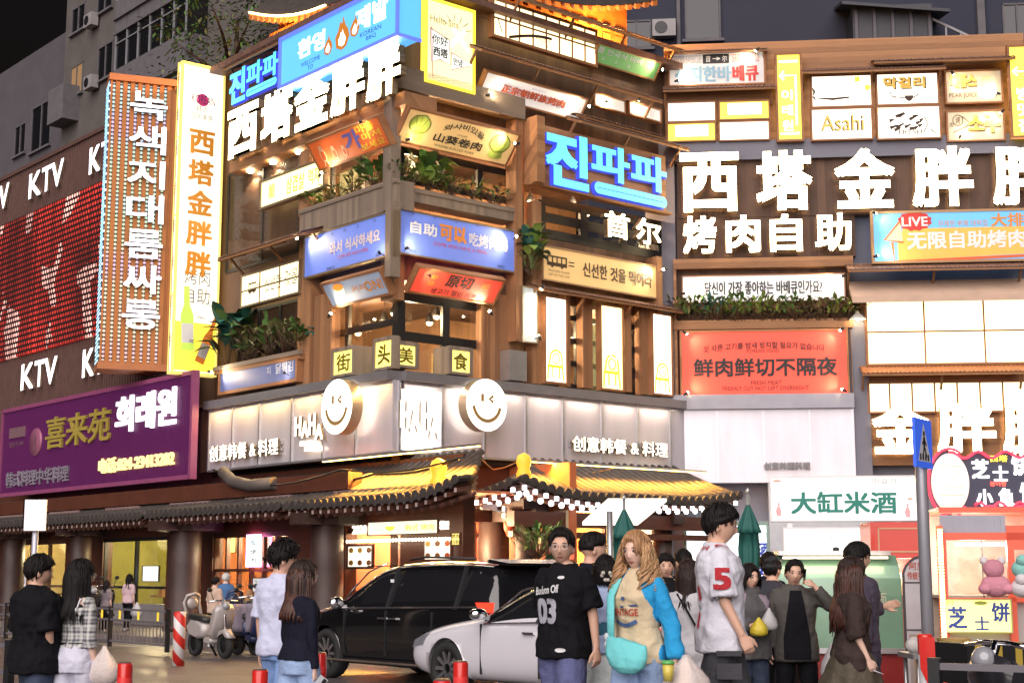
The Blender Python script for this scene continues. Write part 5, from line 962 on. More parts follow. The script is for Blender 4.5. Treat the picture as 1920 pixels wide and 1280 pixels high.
# tiled eaves
def eave(P, sa, sb, z, d0, depth, rise, miter=(0, 0), up=(0, 0), nm='eave_roof', lamps=False, pitch=.24):
    M = P.mat(0, d0, z); n = int((sb - sa) / pitch)
    def lift(s_):
        v = 0
        for e_, s0_ in ((up[0], s_ - sa), (up[1], sb - s_)):
            if e_: v += e_ * max(0, 1 - s0_ / 2.2) ** 2
        return v
    def ln(s_):
        f = 1.0
        if miter[0]: f = min(f, (s_ - sa) / depth * miter[0])
        if miter[1]: f = min(f, (sb - s_) / depth * miter[1])
        return max(.04, f)
    def pt(s_, f, dz=0): return (s_, f * depth, lift(s_) * (1 - f) + rise * (f ** 1.25) + dz)
    q = MB()
    for i in range(n):
        s0_, s1_ = sa + i * pitch, sa + (i + 1) * pitch; f0, f1 = ln(s0_), ln(s1_); k = 6
        for j in range(k): q.add([pt(s0_, f0 * j / k), pt(s1_, f1 * j / k), pt(s1_, f1 * (j + 1) / k), pt(s0_, f0 * (j + 1) / k)], [(0, 1, 2, 3)])
        sm_ = (s0_ + s1_) / 2; fm = ln(sm_); pts = [pt(sm_, fm * j / 7, .03) for j in range(8)]; q.tube(pts, .075, 8)
        e_ = pt(sm_, 0, .03); q.lathe([(.002, -.03), (.095, -.03), (.095, .02)], 10, 0, (e_[0], e_[1] - .02, e_[2]), 'y')
        e2 = pt(s0_, 0, 0); q.add([(e2[0] - .1, e2[1] - .02, e2[2] + .02), (e2[0] + .1, e2[1] - .02, e2[2] + .02), (e2[0] + .06, e2[1] - .03, e2[2] - .07), (e2[0], e2[1] - .03, e2[2] - .11), (e2[0] - .06, e2[1] - .03, e2[2] - .07)], [(4, 3, 2, 1, 0)])
    o = gpart(nm, q, TILE, M)
    q = MB(); q2 = MB(); nr = int((sb - sa) / .30)
    for i in range(nr):
        s_ = sa + (i + .5) * .30; f = ln(s_) * .9; a_ = pt(s_, .03, -.16); b2 = pt(s_, f, -.16); q.bar(a_, b2, .085, .085)
        a3 = pt(s_ + .1, .14, -.30); b3 = pt(s_ + .1, max(f, .2), -.30); q.tube([a3, b3], .05, 8)
        if lamps: q2.box(a_[0] - .045, a_[0] + .045, a_[1] - .05, a_[1] - .01, a_[2] - .045, a_[2] + .05); q2.lathe([(.002, -.02), (.062, -.02), (.062, .02)], 12, 0, (a3[0], a3[1] - .03, a3[2]), 'y')
    for j in range(n): 
        s0_ = sa + j * pitch; q.add([pt(s0_, 0, -.09), pt(s0_ + pitch, 0, -.09), pt(s0_ + pitch, ln(s0_ + pitch), -.09), pt(s0_, ln(s0_), -.09)], [(3, 2, 1, 0)])
    q.build('rafter_row', paint('rafter_brown', (.14, .055, .035), .6, var=.3), o)
    if not lamps:
        q2 = MB()
        for i in range(nr): a_ = pt(sa + (i + .5) * .30, .03, -.16); q2.box(a_[0] - .04, a_[0] + .04, a_[1] - .045, a_[1] - .0425, a_[2] - .04, a_[2] + .04)
        q2.build('rafter_end_row', paint('rafter_end_pale', (.36, .28, .26), .6, var=.5, sc_=2), o)
    else: q2.build('eave_lamp_row', BULBW, o, props={'kind': 'stuff'})
    return o
zE = PL.sz(400, 958, 1.7)[1]
s875 = PL.sz(875, 905, 1.7)[0]; s535 = PL.sz(535, 940, 1.7)[0]; s272 = PL.sz(275, 960, 1.7)[0]
eave(PL, -38, s272 - .1, zE - .02, 1.7, 2.0, .95, (0, 0), (0, .0)); eave(PL, s272, s535 - .1, zE, 1.7, 2.0, .95, (0, 0), (.0, .0)); eave(PL, s535, s875, zE, 1.7, 2.0, 1.0, (0, 1), (.0, .38))
cp = PR.hit(976, 905, 2.5); PL2 = Plane((cp.x, cp.y), -49.5); PR2 = Plane((cp.x, cp.y), 40.5)
zE2 = PR2.sz(1200, 937, 0)[1]; sl = PL2.sz(882, 925)[0]; sr = PR2.sz(1398, 930)[0]
eave(PL2, sl, 0, zE2, 0, 2.6, 1.15, (0, 1), (0, .35), lamps=True); eave(PR2, 0, sr, zE2, 0, 2.6, 1.15, (1, 0), (.35, .25), lamps=True)
q = MB(); q.box(.3, sr - .2, .55, .8, zE2 - .62, zE2 - .3); q.box(.3, sr - .2, .6, .75, zE2 - .85, zE2 - .72); gpart('beam', q, WRED, PR2.mat())
# finials on the eave corners, glowing amber
AMBG = glow('amber_finial', (1, .42, .03), .32)
for p in (PR.hit(982, 880, 1.7), PL.hit(822, 893, 1.0)):
    q = MB(); q.lathe([(.02, .36), (.13, .30), (.17, .16), (.12, .02), (.16, -.08), (.15, -.25)], 14, 0, p); gpart('finial', q, AMBG)
# ground-floor wall of the right wing and amber lights over the tiles
q = MB(); q.box(.1, sR + .6, .0, .3, zE2 - .15, ZB0 + .05); q.box(.1, .95, .02, .3, 0, zE2 - .15); q.box(sR - 1.1, sR + .5, .02, .3, 0, zE2 - .15); gpart('wall', q, WRED, PR.mat())
M = PR.mat(.9, 0, .15); W = sR - 1.9
q = MB(); q.box(2.4, W, 2.8, 3, 0, 3.6); q.box(W, W + .1, .3, 3, 0, 3.6); q.box(0, W, .3, 2.8, 3.2, 3.3); gpart('room_wall', q, paint('warm_shop_room', (.55, .28, .10), .6, var=.3, sc_=1.5), M)
for k in range(3):
    l = bpy.data.lights.new('room_light', 'POINT'); l.energy = 260; l.color = (1, .72, .38); l.shadow_soft_size = .2; lo = bpy.data.objects.new('room_light', l); sc.collection.objects.link(lo); lo.parent = GF; lo.matrix_basis = GI @ M @ Matrix.Translation((W * (k + .5) / 3, 1.0, 2.4))
q = MB()
for k in range(6): x = W * k / 5; q.box(x - .05, x + .05, .08, .2, 0, 3.2)
q.box(0, W, .09, .19, 2.2, 2.3); gpart('window', q, WRED, M)
small_panel('lit_notice', 'yellow lit notice beside the right wing column', PR, (1040, 972), (1066, 1000), .1, LYEL, texts=[('烤肉', .1, .5, .9, .85, K, .02), ('自助', .1, .1, .9, .45, K, .02)])
small_panel('lit_notice', 'tilted yellow picture panel left of the black shirted man', PR, (1002, 984), (1022, 1008), .1, lit('amber_panel', (1, .6, .12), 1.0), marks=dishes)
small_panel('glowing_screen', 'bright cream wall panel behind the blond woman', PR, (1192, 990), (1228, 1018), .1, LCREAM)
for P, sa, sb, d, z, en in ((PL, s535, s875 - .8, .75, ZB0 - .08, 380), (PR2, .8, sr - .3, -1.0, ZB0 - .1, 170)):
    t = thing('strip_lamp', 'amber strip lamp under the fascia over the left tiles' if P is PL else 'amber strip lamp under the fascia over the right tiles', 'lamp', P.mat((sa + sb) / 2, d, z)); Wd = sb - sa
    q = MB(); q.box(-Wd / 2, Wd / 2, -.04, .04, -.0, .05); q.build('housing', ALU, t); q = MB(); q.box(-Wd / 2, Wd / 2, -.03, .03, -.012, -.0005); q.build('tube', glow('amber_tube', (1, .58, .12), 6), t)
    l = bpy.data.lights.new('strip_light', 'AREA'); l.shape = 'RECTANGLE'; l.size = Wd; l.size_y = .08; l.energy = en; l.color = (1, .46, .06); lo = bpy.data.objects.new('strip_light', l); sc.collection.objects.link(lo); lo.parent = t; lo.matrix_basis = Matrix.Translation((0, 0, -.03)) @ Matrix.Rotation(R(-35), 4, 'X')
# duct, cables, camera under the fascia
q = MB(); p = [PL.hit(x, y, 1.2) for x, y in ((418, 884), (436, 902), (470, 910), (515, 905))]; q.tube(p, .14, 14); t = q.build('ventilation_duct', paint('dusty_duct', (.12, .10, .09), .6, .3)); tag(t, 'grey ventilation duct bend under the left end of the fascia', 'duct')
def cable(pts, r, lab, mat=BLACK, grp=None):
    q = MB(); P_ = []
    for a, b2 in zip(pts[:-1], pts[1:]):
        for i in range(8): f = i / 8; P_.append(a.lerp(b2, f) - Vector((0, 0, .25 * math.sin(math.pi * f) * (b2 - a).length * .15)))
    P_.append(pts[-1]); q.tube(P_, r, 6); o = q.build('cable', mat); tag(o, lab, 'cable', grp)
cable([PL.hit(x, y, 1.0) for x, y in ((400, 880), (560, 905), (700, 888), (860, 860))], .03, 'thick dark cable sagging under the left fascia')
cable([PL.hit(x, y, 1.3) for x, y in ((430, 905), (640, 880), (870, 856))], .02, 'thin dark cable sagging between the duct and the amber finial')
cable([PR.hit(x, y, .9) for x, y in ((905, 862), (925, 880), (965, 868), (1010, 860))], .012, 'orange lit cable loop above the corner finial', paint('amber_cable', (.5, .2, .05), .5))
cable([PR.hit(x, y, .9) for x, y in ((985, 860), (1060, 885), (1150, 878))], .012, 'thin cable drooping over the right tiles', paint('amber_cable', (.5, .2, .05), .5))
p = PR.hit(925, 953, 1.6); t = thing('security_camera', 'white security camera on a bracket at the corner column', 'camera', Matrix.Translation(p) @ Matrix.Rotation(R(35), 4, 'Z')); q = MB(); q.box(-.3, .06, -.06, .06, -.02, .09); q.build('body', paint('camera_white', (.5, .5, .52), .4), t); q = MB(); q.bar((0, 0, -.02), (.35, .1, -.08), .03); q.box(.33, .38, .04, .16, -.18, .06); q.build('bracket', ALU, t); q = MB(); q.lathe([(.002, -.01), (.04, -.01), (.04, .0)], 12, 0, (-.30, 0, .035), 'x'); q.build('lens', BLACK, t)
# ---------------------------------------------------------------- plants and planters
LEAF = [paint('leaf_green_' + n, c, .55, var=.3, sc_=2) for n, c in (('mid', (.07, .16, .035)), ('light', (.20, .30, .05)), ('olive', (.15, .15, .05)), ('teal', (.03, .13, .10)), ('brown', (.10, .055, .03)))]
def leaf(mb, p, d, L_, w_, droop=.4, mi=0):
    d = d.normalized(); side = d.cross(Vector((0, 0, 1))); side = side.normalized() if side.length > .01 else Vector((1, 0, 0)); pts = []; n = 5
    for i in range(n + 1):
        f = i / n; c = p + d * L_ * f - Vector((0, 0, droop * L_ * f * f)); ww = w_ * math.sin(math.pi * min(1, f * .92 + .08)) * .5; pts.append((c - side * ww, c + side * ww + Vector((0, 0, .0))))
    v = [x for pr in pts for x in pr]; mb.add(v, [(2 * i, 2 * i + 1, 2 * i + 3, 2 * i + 2) for i in range(n)], mi, True)
def plant(nm, lab, p, h, spread, n, w_, mix, broad=False, grp=None, along=None, seed=1):
    """leafy plant: leaves springing from stems over a base line"""
    rnd = random.Random(seed); t = thing(nm, lab, 'plant', Matrix.Translation(p), grp); q = MB(); st = MB()
    for i in range(n):
        base = Vector((0, 0, 0)) + (along * rnd.uniform(-.5, .5) if along is not None else Vector((0, 0, 0))); a = rnd.uniform(0, 2 * math.pi); e = rnd.uniform(.3, 1.3)
        tip = base + Vector((math.cos(a) * spread * rnd.uniform(.1, .7), math.sin(a) * spread * rnd.uniform(.1, .6), h * rnd.uniform(.25, .85)))
        if i % 3 == 0: st.tube([base, base.lerp(tip, .5) + Vector((0, 0, .03)), tip], .008, 5)
        d = Vector((math.cos(a) * math.cos(e), math.sin(a) * math.cos(e), math.sin(e))); leaf(q, tip, d, h * rnd.uniform(.25, .5) * (1.2 if broad else 1), w_ * rnd.uniform(.7, 1.3), rnd.uniform(.1, .7), rnd.choice(mix))
    q.build('foliage', LEAF, t); st.build('stem', LEAF[4], t); return t
def planter(P, TL, BR, d, dep, lab, wd=WGREY):
    M, W, H = rect3(P, TL, BR, d); t = thing('planter_box', lab, 'planter', M); q = MB(); q.box(0, W, 0, dep, 0, H); q.build('box', wd, t); q = MB(); q.box(-.03, W + .03, -.03, .08, H - .08, H + .02); q.build('rim', WGREYX, t); q = MB(); q.box(.04, W - .04, .06, dep - .04, H - .05, H + .015); q.build('soil', DARKIN, t); return M, W, H
M, W, H = planter(PL, (563, 396), (742, 390), .3, .5, 'weathered plank planter box under the orange red board'); 
for i in range(5): plant('leafy_plant', ('pale lime', 'dark', 'bushy olive', 'broad green', 'fine')[i] + ' plant in the planter under the orange red board', M @ Vector((W * (.08 + .21 * i), .2, H)), (.45, .5, .6, .75, .55)[i], .5, 60, (.09, .07, .06, .2, .05)[i], ([1], [0, 2], [2, 1], [0], [2, 0])[i], i == 3, 'plants in the left weathered planter', seed=i)
M, W, H = planter(PR, (748, 348), (968, 416), .2, .5, 'weathered plank planter box under the tan cabbage board')
for i in range(5): plant('leafy_plant', ('low', 'large broad green', 'bushy', 'lime fine', 'small')[i] + ' plant in the planter under the tan cabbage board', M @ Vector((W * (.1 + .19 * i), .2, H)), (.45, .95, .55, .6, .5)[i], .5, 60, (.06, .26, .07, .05, .07)[i], ([2, 0], [0, 1], [0, 2], [1, 2], [0, 4])[i], i == 1, 'plants in the right weathered planter', seed=10 + i)
M, W, H = planter(PL, (402, 690), (560, 672), .42, .6, 'brown planter trough above the low dull blue panel', WOODX)
for i, (k, h, w_, mx) in enumerate(((.05, 1.5, .34, [3, 4]), (.18, 1.3, .34, [3, 0]), (.35, 1.0, .10, [2, 4]), (.55, 1.0, .12, [2, 0]), (.75, .9, .08, [4, 2]), (.92, .85, .1, [2, 0]))): plant('leafy_plant', ('tall bronze rubber', 'teal rubber', 'brownish bushy', 'olive bushy', 'dry brown', 'dark fern')[i] + ' plant in the brown trough', M @ Vector((W * k, .25, H)), h, .6, 34 if i < 2 else 90, w_, mx, i < 2, 'plants in the brown trough', seed=20 + i)
p = PR.hit(995, 500, .35); plant('hanging_plant', 'broad leaved hanging plant left of the long tan board', p, 1.0, .45, 46, .24, [0, 1, 3], True, seed=31); plant('hanging_plant', 'dark drooping plant under the broad leaved hanging plant', p - Vector((0, 0, .25)), .6, .4, 60, .06, [2, 0], seed=32)
plant('leafy_plant', 'round leaved plant in the narrow window beside the column', PL.hit(585, 650, .1), .5, .3, 26, .24, [3, 0], True, seed=33)
for i in range(7):
    x = 1290 + i * 48; p = PF.hit(x, 603, .2); plant('grassy_plant', ('spiky', 'dark fern', 'flowering', 'pale spiky', 'long leaved', 'tufted', 'olive grassy')[i] + ' plant on the shelf between the white and red boards', p, .66, .6, 170, .075, ([0, 2], [0, 3], [1, 0], [1, 2], [0, 2], [2, 4], [2, 1])[i], grp='plants on the shelf', along=PF.u * .55, seed=40 + i)
plant('potted_shrub', 'green shrub beside the black van roof', PR.hit(1010, 1048, 2.8), .75, .9, 170, .06, [0, 1], seed=50)
# ---------------------------------------------------------------- vehicles
VBLACK = paint('black_car_paint', (.008, .008, .009), .12, coat=1.0, var=0); VWHITE = paint('pearl_car_paint', (.78, .76, .82), .2, .1, coat=.8, var=.02)
VGLASS = paint('car_glass', (.012, .012, .014), .03, spec=.8, var=0); CHROME = paint('chrome', (.75, .75, .78), .08, 1.0, var=0); TYRE = paint('tyre_rubber', (.018, .018, .019), .85, var=.2)
RIMD = paint('dark_alloy', (.05, .05, .055), .35, .8, var=0); RIML = paint('silver_alloy', (.55, .55, .58), .25, .9, var=0)
TAIL = glow('tail_lamp_red', (1, .03, .01), .7); HEADL = paint('lamp_lens', (.28, .28, .31), .08, coat=1, var=0); PLAST = paint('trim_plastic', (.02, .02, .022), .5)
def car(nm, lab, M, st, gl, body, rim, wheels, wr, extra, rear_glass=None, group=None):
    """st: stations (x, z_sill, half_sill, z_belt, half_belt, z_top, half_top); gl: station span holding the side glass; screen spans take the top strip"""
    t = thing(nm, lab, 'car', M, group); bm_ = MB(); loops = []
    for (x, z0, ws, zb, wb, zt, wt) in st:
        zm = z0 + (zb - z0) * .5; half = [(0, z0), (ws * .8, z0), (ws, z0 + .06), (wb + .02, zm), (wb, zb - .03), (wb - .02, zb), (wt + (wb - wt) * .12, zt - (zt - zb) * .12 - .012), (wt * .82, zt - .004), (0, zt)]
        lp = [Vector((x, -y, z)) for y, z in half] + [Vector((x, y, z)) for y, z in reversed(half[1:-1])]; loops.append(lp)
    n = len(loops[0]); bm_.ring(loops, 0, True)
    nf = 0
    for k in range(len(st) - 1):
        for i in range(n):
            if gl['side'][0] <= k < gl['side'][1] and i in (5, n - 7): bm_.mi[nf] = 1
            if any(a <= k < b_ for a, b_ in gl['screen']) and i in (6, 7, n - 8, n - 9): bm_.mi[nf] = 1
            nf += 1
    o = bm_.build('body', [body, VGLASS], t)
    sbm = o.modifiers.new('s', 'SUBSURF'); sbm.levels = 2; sbm.render_levels = 2
    cuts = []
    for x, sgn in [(a, s_) for a in wheels for s_ in (-1, 1)]:
        q = MB(); y = sgn * (st[len(st) // 2][2] + .02); q.lathe([(wr * 1.13, -.34), (wr * 1.13, .34)], 36, 0, (x, y, wr), 'y'); c = q.build('cutter', body, t); cuts.append(c)
        b = o.modifiers.new('b', 'BOOLEAN'); b.operation = 'DIFFERENCE'; b.object = c; b.solver = 'FAST'
    bpy.context.view_layer.update(); dg = bpy.context.evaluated_depsgraph_get(); me = bpy.data.meshes.new_from_object(o.evaluated_get(dg))
    o.modifiers.clear(); o.data = me
    for c in cuts: bpy.data.objects.remove(c)
    # split the glass off into parts of its own
    bb = bmesh.new(); bb.from_mesh(me); gf = [f for f in bb.faces if f.material_index == 1]; seen = set(); groups = []
    for f in gf:
        if f in seen: continue
        stck = [f]; seen.add(f); grp = []
        while stck:
            g_ = stck.pop(); grp.append(g_)
            for e in g_.edges:
                for h in e.link_faces:
                    if h.material_index == 1 and h not in seen: seen.add(h); stck.append(h)
        groups.append(grp)
    for grp in groups:
        if len(grp) < 4: continue
        q = MB(); idx = {}; 
        for f in grp:
            for v in f.verts:
                if v not in idx: idx[v] = len(q.v); q.v.append(v.co.copy())
            q.f.append(tuple(idx[v] for v in f.verts)); q.mi.append(0); q.sm.append(True)
        q.build('window', VGLASS, t)
    bmesh.ops.delete(bb, geom=gf, context='FACES'); bb.to_mesh(me); bb.free()
    for x in wheels:
        for sgn in (-1, 1):
            y = sgn * (st[len(st) // 2][2] - .10); w_ = thing('wheel', None, None, Matrix.Translation((x, y, wr)) @ Matrix.Rotation(R(0 if sgn < 0 else 180), 4, 'Z')); w_.parent = t
            q = MB(); q.lathe([(wr * .66, -.11), (wr * .94, -.11), (wr, -.07), (wr, .07), (wr * .94, .11), (wr * .66, .11), (wr * .66, -.11)], 40, 0, axis='y', caps=False); q.build('tyre', TYRE, w_)
            q = MB(); q.lathe([(wr * .60, -.06), (wr * .68, -.10), (wr * .68, .1)], 36, 0, axis='y', caps=False); q.lathe([(.002, -.085), (.07, -.085), (.08, -.05)], 16, 0, axis='y', caps=False); ns = 10
            for k in range(ns): a = 2 * math.pi * k / ns; c, s_ = math.cos(a), math.sin(a); q.bar((c * .06, -.075, s_ * .06), (c * wr * .66, -.09, s_ * wr * .66), .045, .03, up=(0, 1, 0))
            q.build('rim', rim, w_); q = MB(); q.lathe([(.002, -.03), (wr * .62, -.03)], 28, 0, axis='y', caps=False); q.build('brake_disc', PLAST, w_)
    extra(t); return t
# --- black people carrier heading away along the left street; x forward is -X in its own frame, near side is -Y
VAN = [(0, .42, .62, .80, .72, .98, .60), (.10, .30, .80, .86, .86, 1.04, .74), (.55, .24, .90, 1.00, .94, 1.14, .80), (1.00, .22, .92, 1.06, .96, 1.20, .80), (1.25, .22, .93, 1.08, .965, 1.30, .78), (1.95, .22, .94, 1.12, .97, 1.74, .72), (2.45, .22, .94, 1.14, .97, 1.86, .74), (3.4, .22, .94, 1.17, .97, 1.90, .76), (4.4, .24, .94, 1.20, .965, 1.88, .75), (4.86, .26, .92, 1.22, .94, 1.84, .72), (5.02, .32, .90, 1.20, .92, 1.80, .70), (5.20, .36, .84, 1.10, .88, 1.22, .80), (5.25, .44, .78, .95, .84, 1.06, .78)]
def van_bits(t):
    def on(px, z): return -.975
    q = MB()
    for x0, x1, z0, z1, y in ((1.35, 4.95, 1.125, 1.15, -.985), (1.9, 4.6, 1.80, 1.815, -.80), (1.0, 4.6, .30, .33, -.975)): q.hexa([(x0, y, z0), (x1, y, z0 + .07 if z0 > 1 and z0 < 1.2 else z0), (x1, y + .03, z0 + .07 if z0 > 1 and z0 < 1.2 else z0), (x0, y + .03, z0), (x0, y, z1), (x1, y, z1 + .07 if z0 > 1 and z0 < 1.2 else z1), (x1, y + .03, z1 + .07 if z0 > 1 and z0 < 1.2 else z1), (x0, y + .03, z1)])
    q.build('chrome_strip', CHROME, t)
    for x in (2.52, 2.80): q = MB(); q.box(x, x + .20, -1.012, -.97, .985, 1.012); q.build('handle', CHROME, t)
    q = MB(); q.tube([(1.24, -.90, 1.09), (1.6, -.87, 1.42), (1.95, -.79, 1.72), (2.4, -.765, 1.85)], .014, 6); q.build('window_trim', CHROME, t)
    for x, z1 in ((2.66, 1.78), (4.35, 1.8)): q = MB(); q.hexa([(x, -.975, 1.16), (x + .07, -.975, 1.16), (x + .07, -.9, 1.16), (x, -.9, 1.16), (x + .05, -.80, z1), (x + .12, -.80, z1), (x + .12, -.76, z1), (x + .05, -.76, z1)]); q.build('pillar_trim', PLAST, t)
    for x in (1.55, 2.68, 3.85): q = MB(); q.box(x, x + .008, -.993, -.955, .42, 1.12); q.build('door_seam', PLAST, t)
    q = MB(); q.ell((1.55, -1.10, 1.22), (.08, .13, .10), 12, 8); q.bar((1.56, -.95, 1.16), (1.56, -1.06, 1.17), .05); q.build('mirror', CHROME, t)
    for sgn in (-1, 1): q = MB(); q.hexa([(4.92, sgn * .955, 1.13), (5.14, sgn * .90, 1.13), (5.24, sgn * .62, 1.13), (5.0, sgn * .7, 1.13), (4.86, sgn * .955, 1.27), (5.10, sgn * .90, 1.27), (5.16, sgn * .62, 1.27), (5.0, sgn * .7, 1.27)]); q.build('tail_lamp', TAIL, t)
    q = MB(); q.hexa([(5.045, -.66, 1.28), (5.045, .66, 1.28), (4.9, .66, 1.28), (4.9, -.66, 1.28), (5.0, -.62, 1.74), (5.0, .62, 1.74), (4.9, .62, 1.74), (4.9, -.62, 1.74)]); q.build('window', VGLASS, t)
    q = MB(); q.hexa([(4.80, -.70, 1.84), (4.80, .70, 1.84), (5.16, .62, 1.80), (5.16, -.62, 1.80), (4.80, -.70, 1.90), (4.80, .70, 1.90), (5.16, .62, 1.84), (5.16, -.62, 1.84)]); q.build('spoiler', VBLACK, t)
    q = MB(); q.tube([(2.9, -.70, 1.90), (3.3, -.69, 1.94), (4.5, -.68, 1.91)], .018, 6); q.build('roof_rail', PLAST, t)
    q = MB(); q.box(5.235, 5.262, -.26, .26, .72, .86); q.build('number_plate', paint('plate_blue', (.05, .12, .45), .5), t)
    q = MB(); q.box(2.70, 2.78, -.905, -.895, 1.55, 1.60); q.build('sticker', INKW, t)
vM = lambda px, py, Y, ang: Matrix.Translation(Vector((*at_depth(px, py, Y).xy, 0))) @ Matrix.Rotation(R(ang), 4, 'Z')
# front wheel (x=.95) should sit near pixel (610, 1215)
def place_car(xw, wr, px, Y, ang, yside=-.95):
    p = at_depth(px, HORIZ, Y); rot = Matrix.Rotation(R(ang), 4, 'Z'); off = rot @ Vector((xw, yside, 0)); return Matrix.Translation((p.x - off.x, p.y - off.y, 0)) @ rot
car('parked_van', 'long glossy black people carrier with dark windows and chrome strips', place_car(.88, .36, 612, 22.3, -49.5) @ Matrix.Diagonal((.9, 1, .89, 1)), VAN, {'side': (5, 10), 'screen': [(4, 6)]}, VBLACK, RIML, (.98, 4.08), .40, van_bits)
SED = [(0, .36, .62, .56, .66, .66, .52), (.08, .24, .76, .62, .80, .72, .66), (.45, .20, .84, .72, .87, .84, .74), (.95, .19, .87, .80, .895, .92, .76), (1.40, .19, .88, .86, .90, .98, .74), (1.62, .19, .88, .88, .90, 1.06, .70), (2.20, .19, .88, .91, .90, 1.38, .60), (2.60, .19, .88, .925, .90, 1.44, .60), (3.2, .19, .88, .94, .90, 1.43, .59), (3.62, .20, .87, .95, .89, 1.33, .60), (4.10, .22, .86, .96, .87, 1.08, .66), (4.45, .28, .82, .94, .84, 1.02, .68), (4.62, .34, .76, .84, .79, .92, .66), (4.66, .42, .7, .7, .74, .78, .62)]
def sedan_bits(t):
    q = MB(); q.ell((1.72, -1.02, 1.02), (.09, .13, .075), 12, 8); q.bar((1.74, -.88, .97), (1.74, -.98, .99), .05); q.build('mirror', CHROME, t)
    for x in (2.42, 3.42): q = MB(); q.box(x, x + .20, -.935, -.90, .80, .825); q.build('handle', CHROME, t)
    for x in (1.62, 2.68, 3.6): q = MB(); q.box(x, x + .007, -.917, -.885, .30, .90); q.build('door_seam', PLAST, t)
    q = MB(); q.tube([(1.66, -.865, .935), (2.2, -.72, 1.30), (2.6, -.655, 1.385), (3.2, -.65, 1.375), (3.62, -.69, 1.28), (4.05, -.80, 1.02)], .014, 6); q.tube([(1.66, -.885, .90), (2.6, -.905, .935), (4.0, -.88, .97)], .012, 6); q.build('window_trim', CHROME, t)
    q = MB(); q.hexa([(2.62, -.905, .93), (2.72, -.905, .93), (2.72, -.85, .93), (2.62, -.85, .93), (2.70, -.665, 1.37), (2.80, -.665, 1.37), (2.80, -.62, 1.37), (2.70, -.62, 1.37)]); q.build('pillar_trim', PLAST, t)
    for sgn in (-1, 1):
        q = MB(); q.hexa([(.10, sgn * .79, .56), (.42, sgn * .88, .62), (.40, sgn * .8, .62), (.10, sgn * .6, .58), (.14, sgn * .79, .66), (.50, sgn * .88, .76), (.46, sgn * .8, .77), (.16, sgn * .6, .68)]); q.build('headlight', HEADL, t)
        q = MB(); q.hexa([(4.22, sgn * .885, .80), (4.55, sgn * .80, .80), (4.62, sgn * .5, .80), (4.3, sgn * .6, .80), (4.25, sgn * .885, .93), (4.55, sgn * .82, .92), (4.60, sgn * .5, .92), (4.3, sgn * .6, .92)]); q.build('tail_lamp', TAIL, t)
    q = MB(); q.box(-.012, .02, -.45, .45, .40, .58); q.build('grille', PLAST, t)
    q = MB(); q.box(4.655, 4.675, -.24, .24, .50, .63); q.build('number_plate', paint('plate_blue', (.05, .12, .45), .5), t)
car('parked_car', 'silver white saloon car standing in front of the black van', place_car(.92, .33, 838, 19.0, -49.5, -.88), SED, {'side': (5, 10), 'screen': [(5, 7), (9, 11)]}, VWHITE, RIML, (.92, 3.62), .335, sedan_bits)
# ---------------------------------------------------------------- scooters
def scooter(nm, lab, M, body, seat=PLAST, box=True, mir=True):
    t = thing(nm, lab, 'scooter', M, 'scooters parked before the shopfront')
    for x, nm_ in ((-.62, 'wheel'), (.62, 'wheel')):
        w_ = thing('wheel', None, None, Matrix.Translation((x, 0, .25))); w_.parent = t
        q = MB(); q.lathe([(.14, -.05), (.23, -.055), (.25, 0), (.23, .055), (.14, .05), (.14, -.05)], 28, 0, axis='y', caps=False); q.build('tyre', TYRE, w_)
        q = MB(); q.lathe([(.002, -.03), (.145, -.04), (.145, .04), (.002, .03)], 20, 0, axis='y', caps=False); q.build('rim', RIMD, w_)
    def prof(mb, pts, hw, mi=0):
        """rounded body shell from a side outline"""
        c = Vector((sum(p[0] for p in pts) / len(pts), 0, sum(p[1] for p in pts) / len(pts))); loops = []
        for f, y in ((.72, -hw), (.94, -hw * .75), (1, 0), (.94, hw * .75), (.72, hw)): loops.append([Vector((c.x + (p[0] - c.x) * f, y, c.z + (p[1] - c.z) * f)) for p in pts])
        mb.ring(loops, mi)
    q = MB(); prof(q, [(-.80, .58), (-.70, .42), (-.30, .34), (.0, .40), (-.02, .62), (-.25, .70), (-.6, .72)], .17); prof(q, [(.0, .30), (.30, .26), (.38, .34), (.30, .40), (.05, .40)], .18); o = q.build('body', body, t)
    q = MB(); prof(q, [(.28, .34), (.40, .36), (.62, .90), (.58, 1.02), (.48, .98), (.34, .62)], .21); q.build('leg_shield', body, t)
    q = MB(); prof(q, [(.36, .36), (.46, .52), (.70, .56), (.90, .40), (.86, .38), (.66, .50), (.46, .42)], .09); q.build('mudguard', body, t)
    q = MB(); prof(q, [(-.78, .72), (-.05, .66), (.02, .70), (-.1, .78), (-.72, .82)], .15); q.build('seat', seat, t)
    q = MB(); q.tube([(.50, -.30, 1.06), (.50, -.1, 1.08), (.50, .1, 1.08), (.50, .30, 1.06)], .018, 6); q.tube([(.62, 0, .25), (.55, 0, .95), (.5, 0, 1.08)], .028, 8); q.build('handlebar', CHROME, t)
    q = MB(); q.ell((.60, 0, .98), (.08, .08, .08), 12, 8); q.build('headlight', HEADL, t)
    for sgn in (-1, 1) if mir else (): q = MB(); q.tube([(.5, sgn * .2, 1.08), (.48, sgn * .26, 1.24)], .008, 5); q.ell((.48, sgn * .28, 1.28), (.02, .06, .045), 10, 6); q.build('mirror', BLACK, t)
    if box:
        q = MB(); q.tube([(-.72, -.15, .80), (-.85, -.16, 1.02), (-.78, -.13, 1.16), (-.70, 0, 1.2), (-.78, .13, 1.16), (-.85, .16, 1.02), (-.72, .15, .8)], .03, 8); q.ell((-.80, 0, 1.02), (.05, .12, .12), 12, 8); q.build('backrest', body, t)
    q = MB(); q.bar((-.05, 0, .3), (-.12, .2, .02), .03); q.build('kickstand', BLACK, t)
    return t
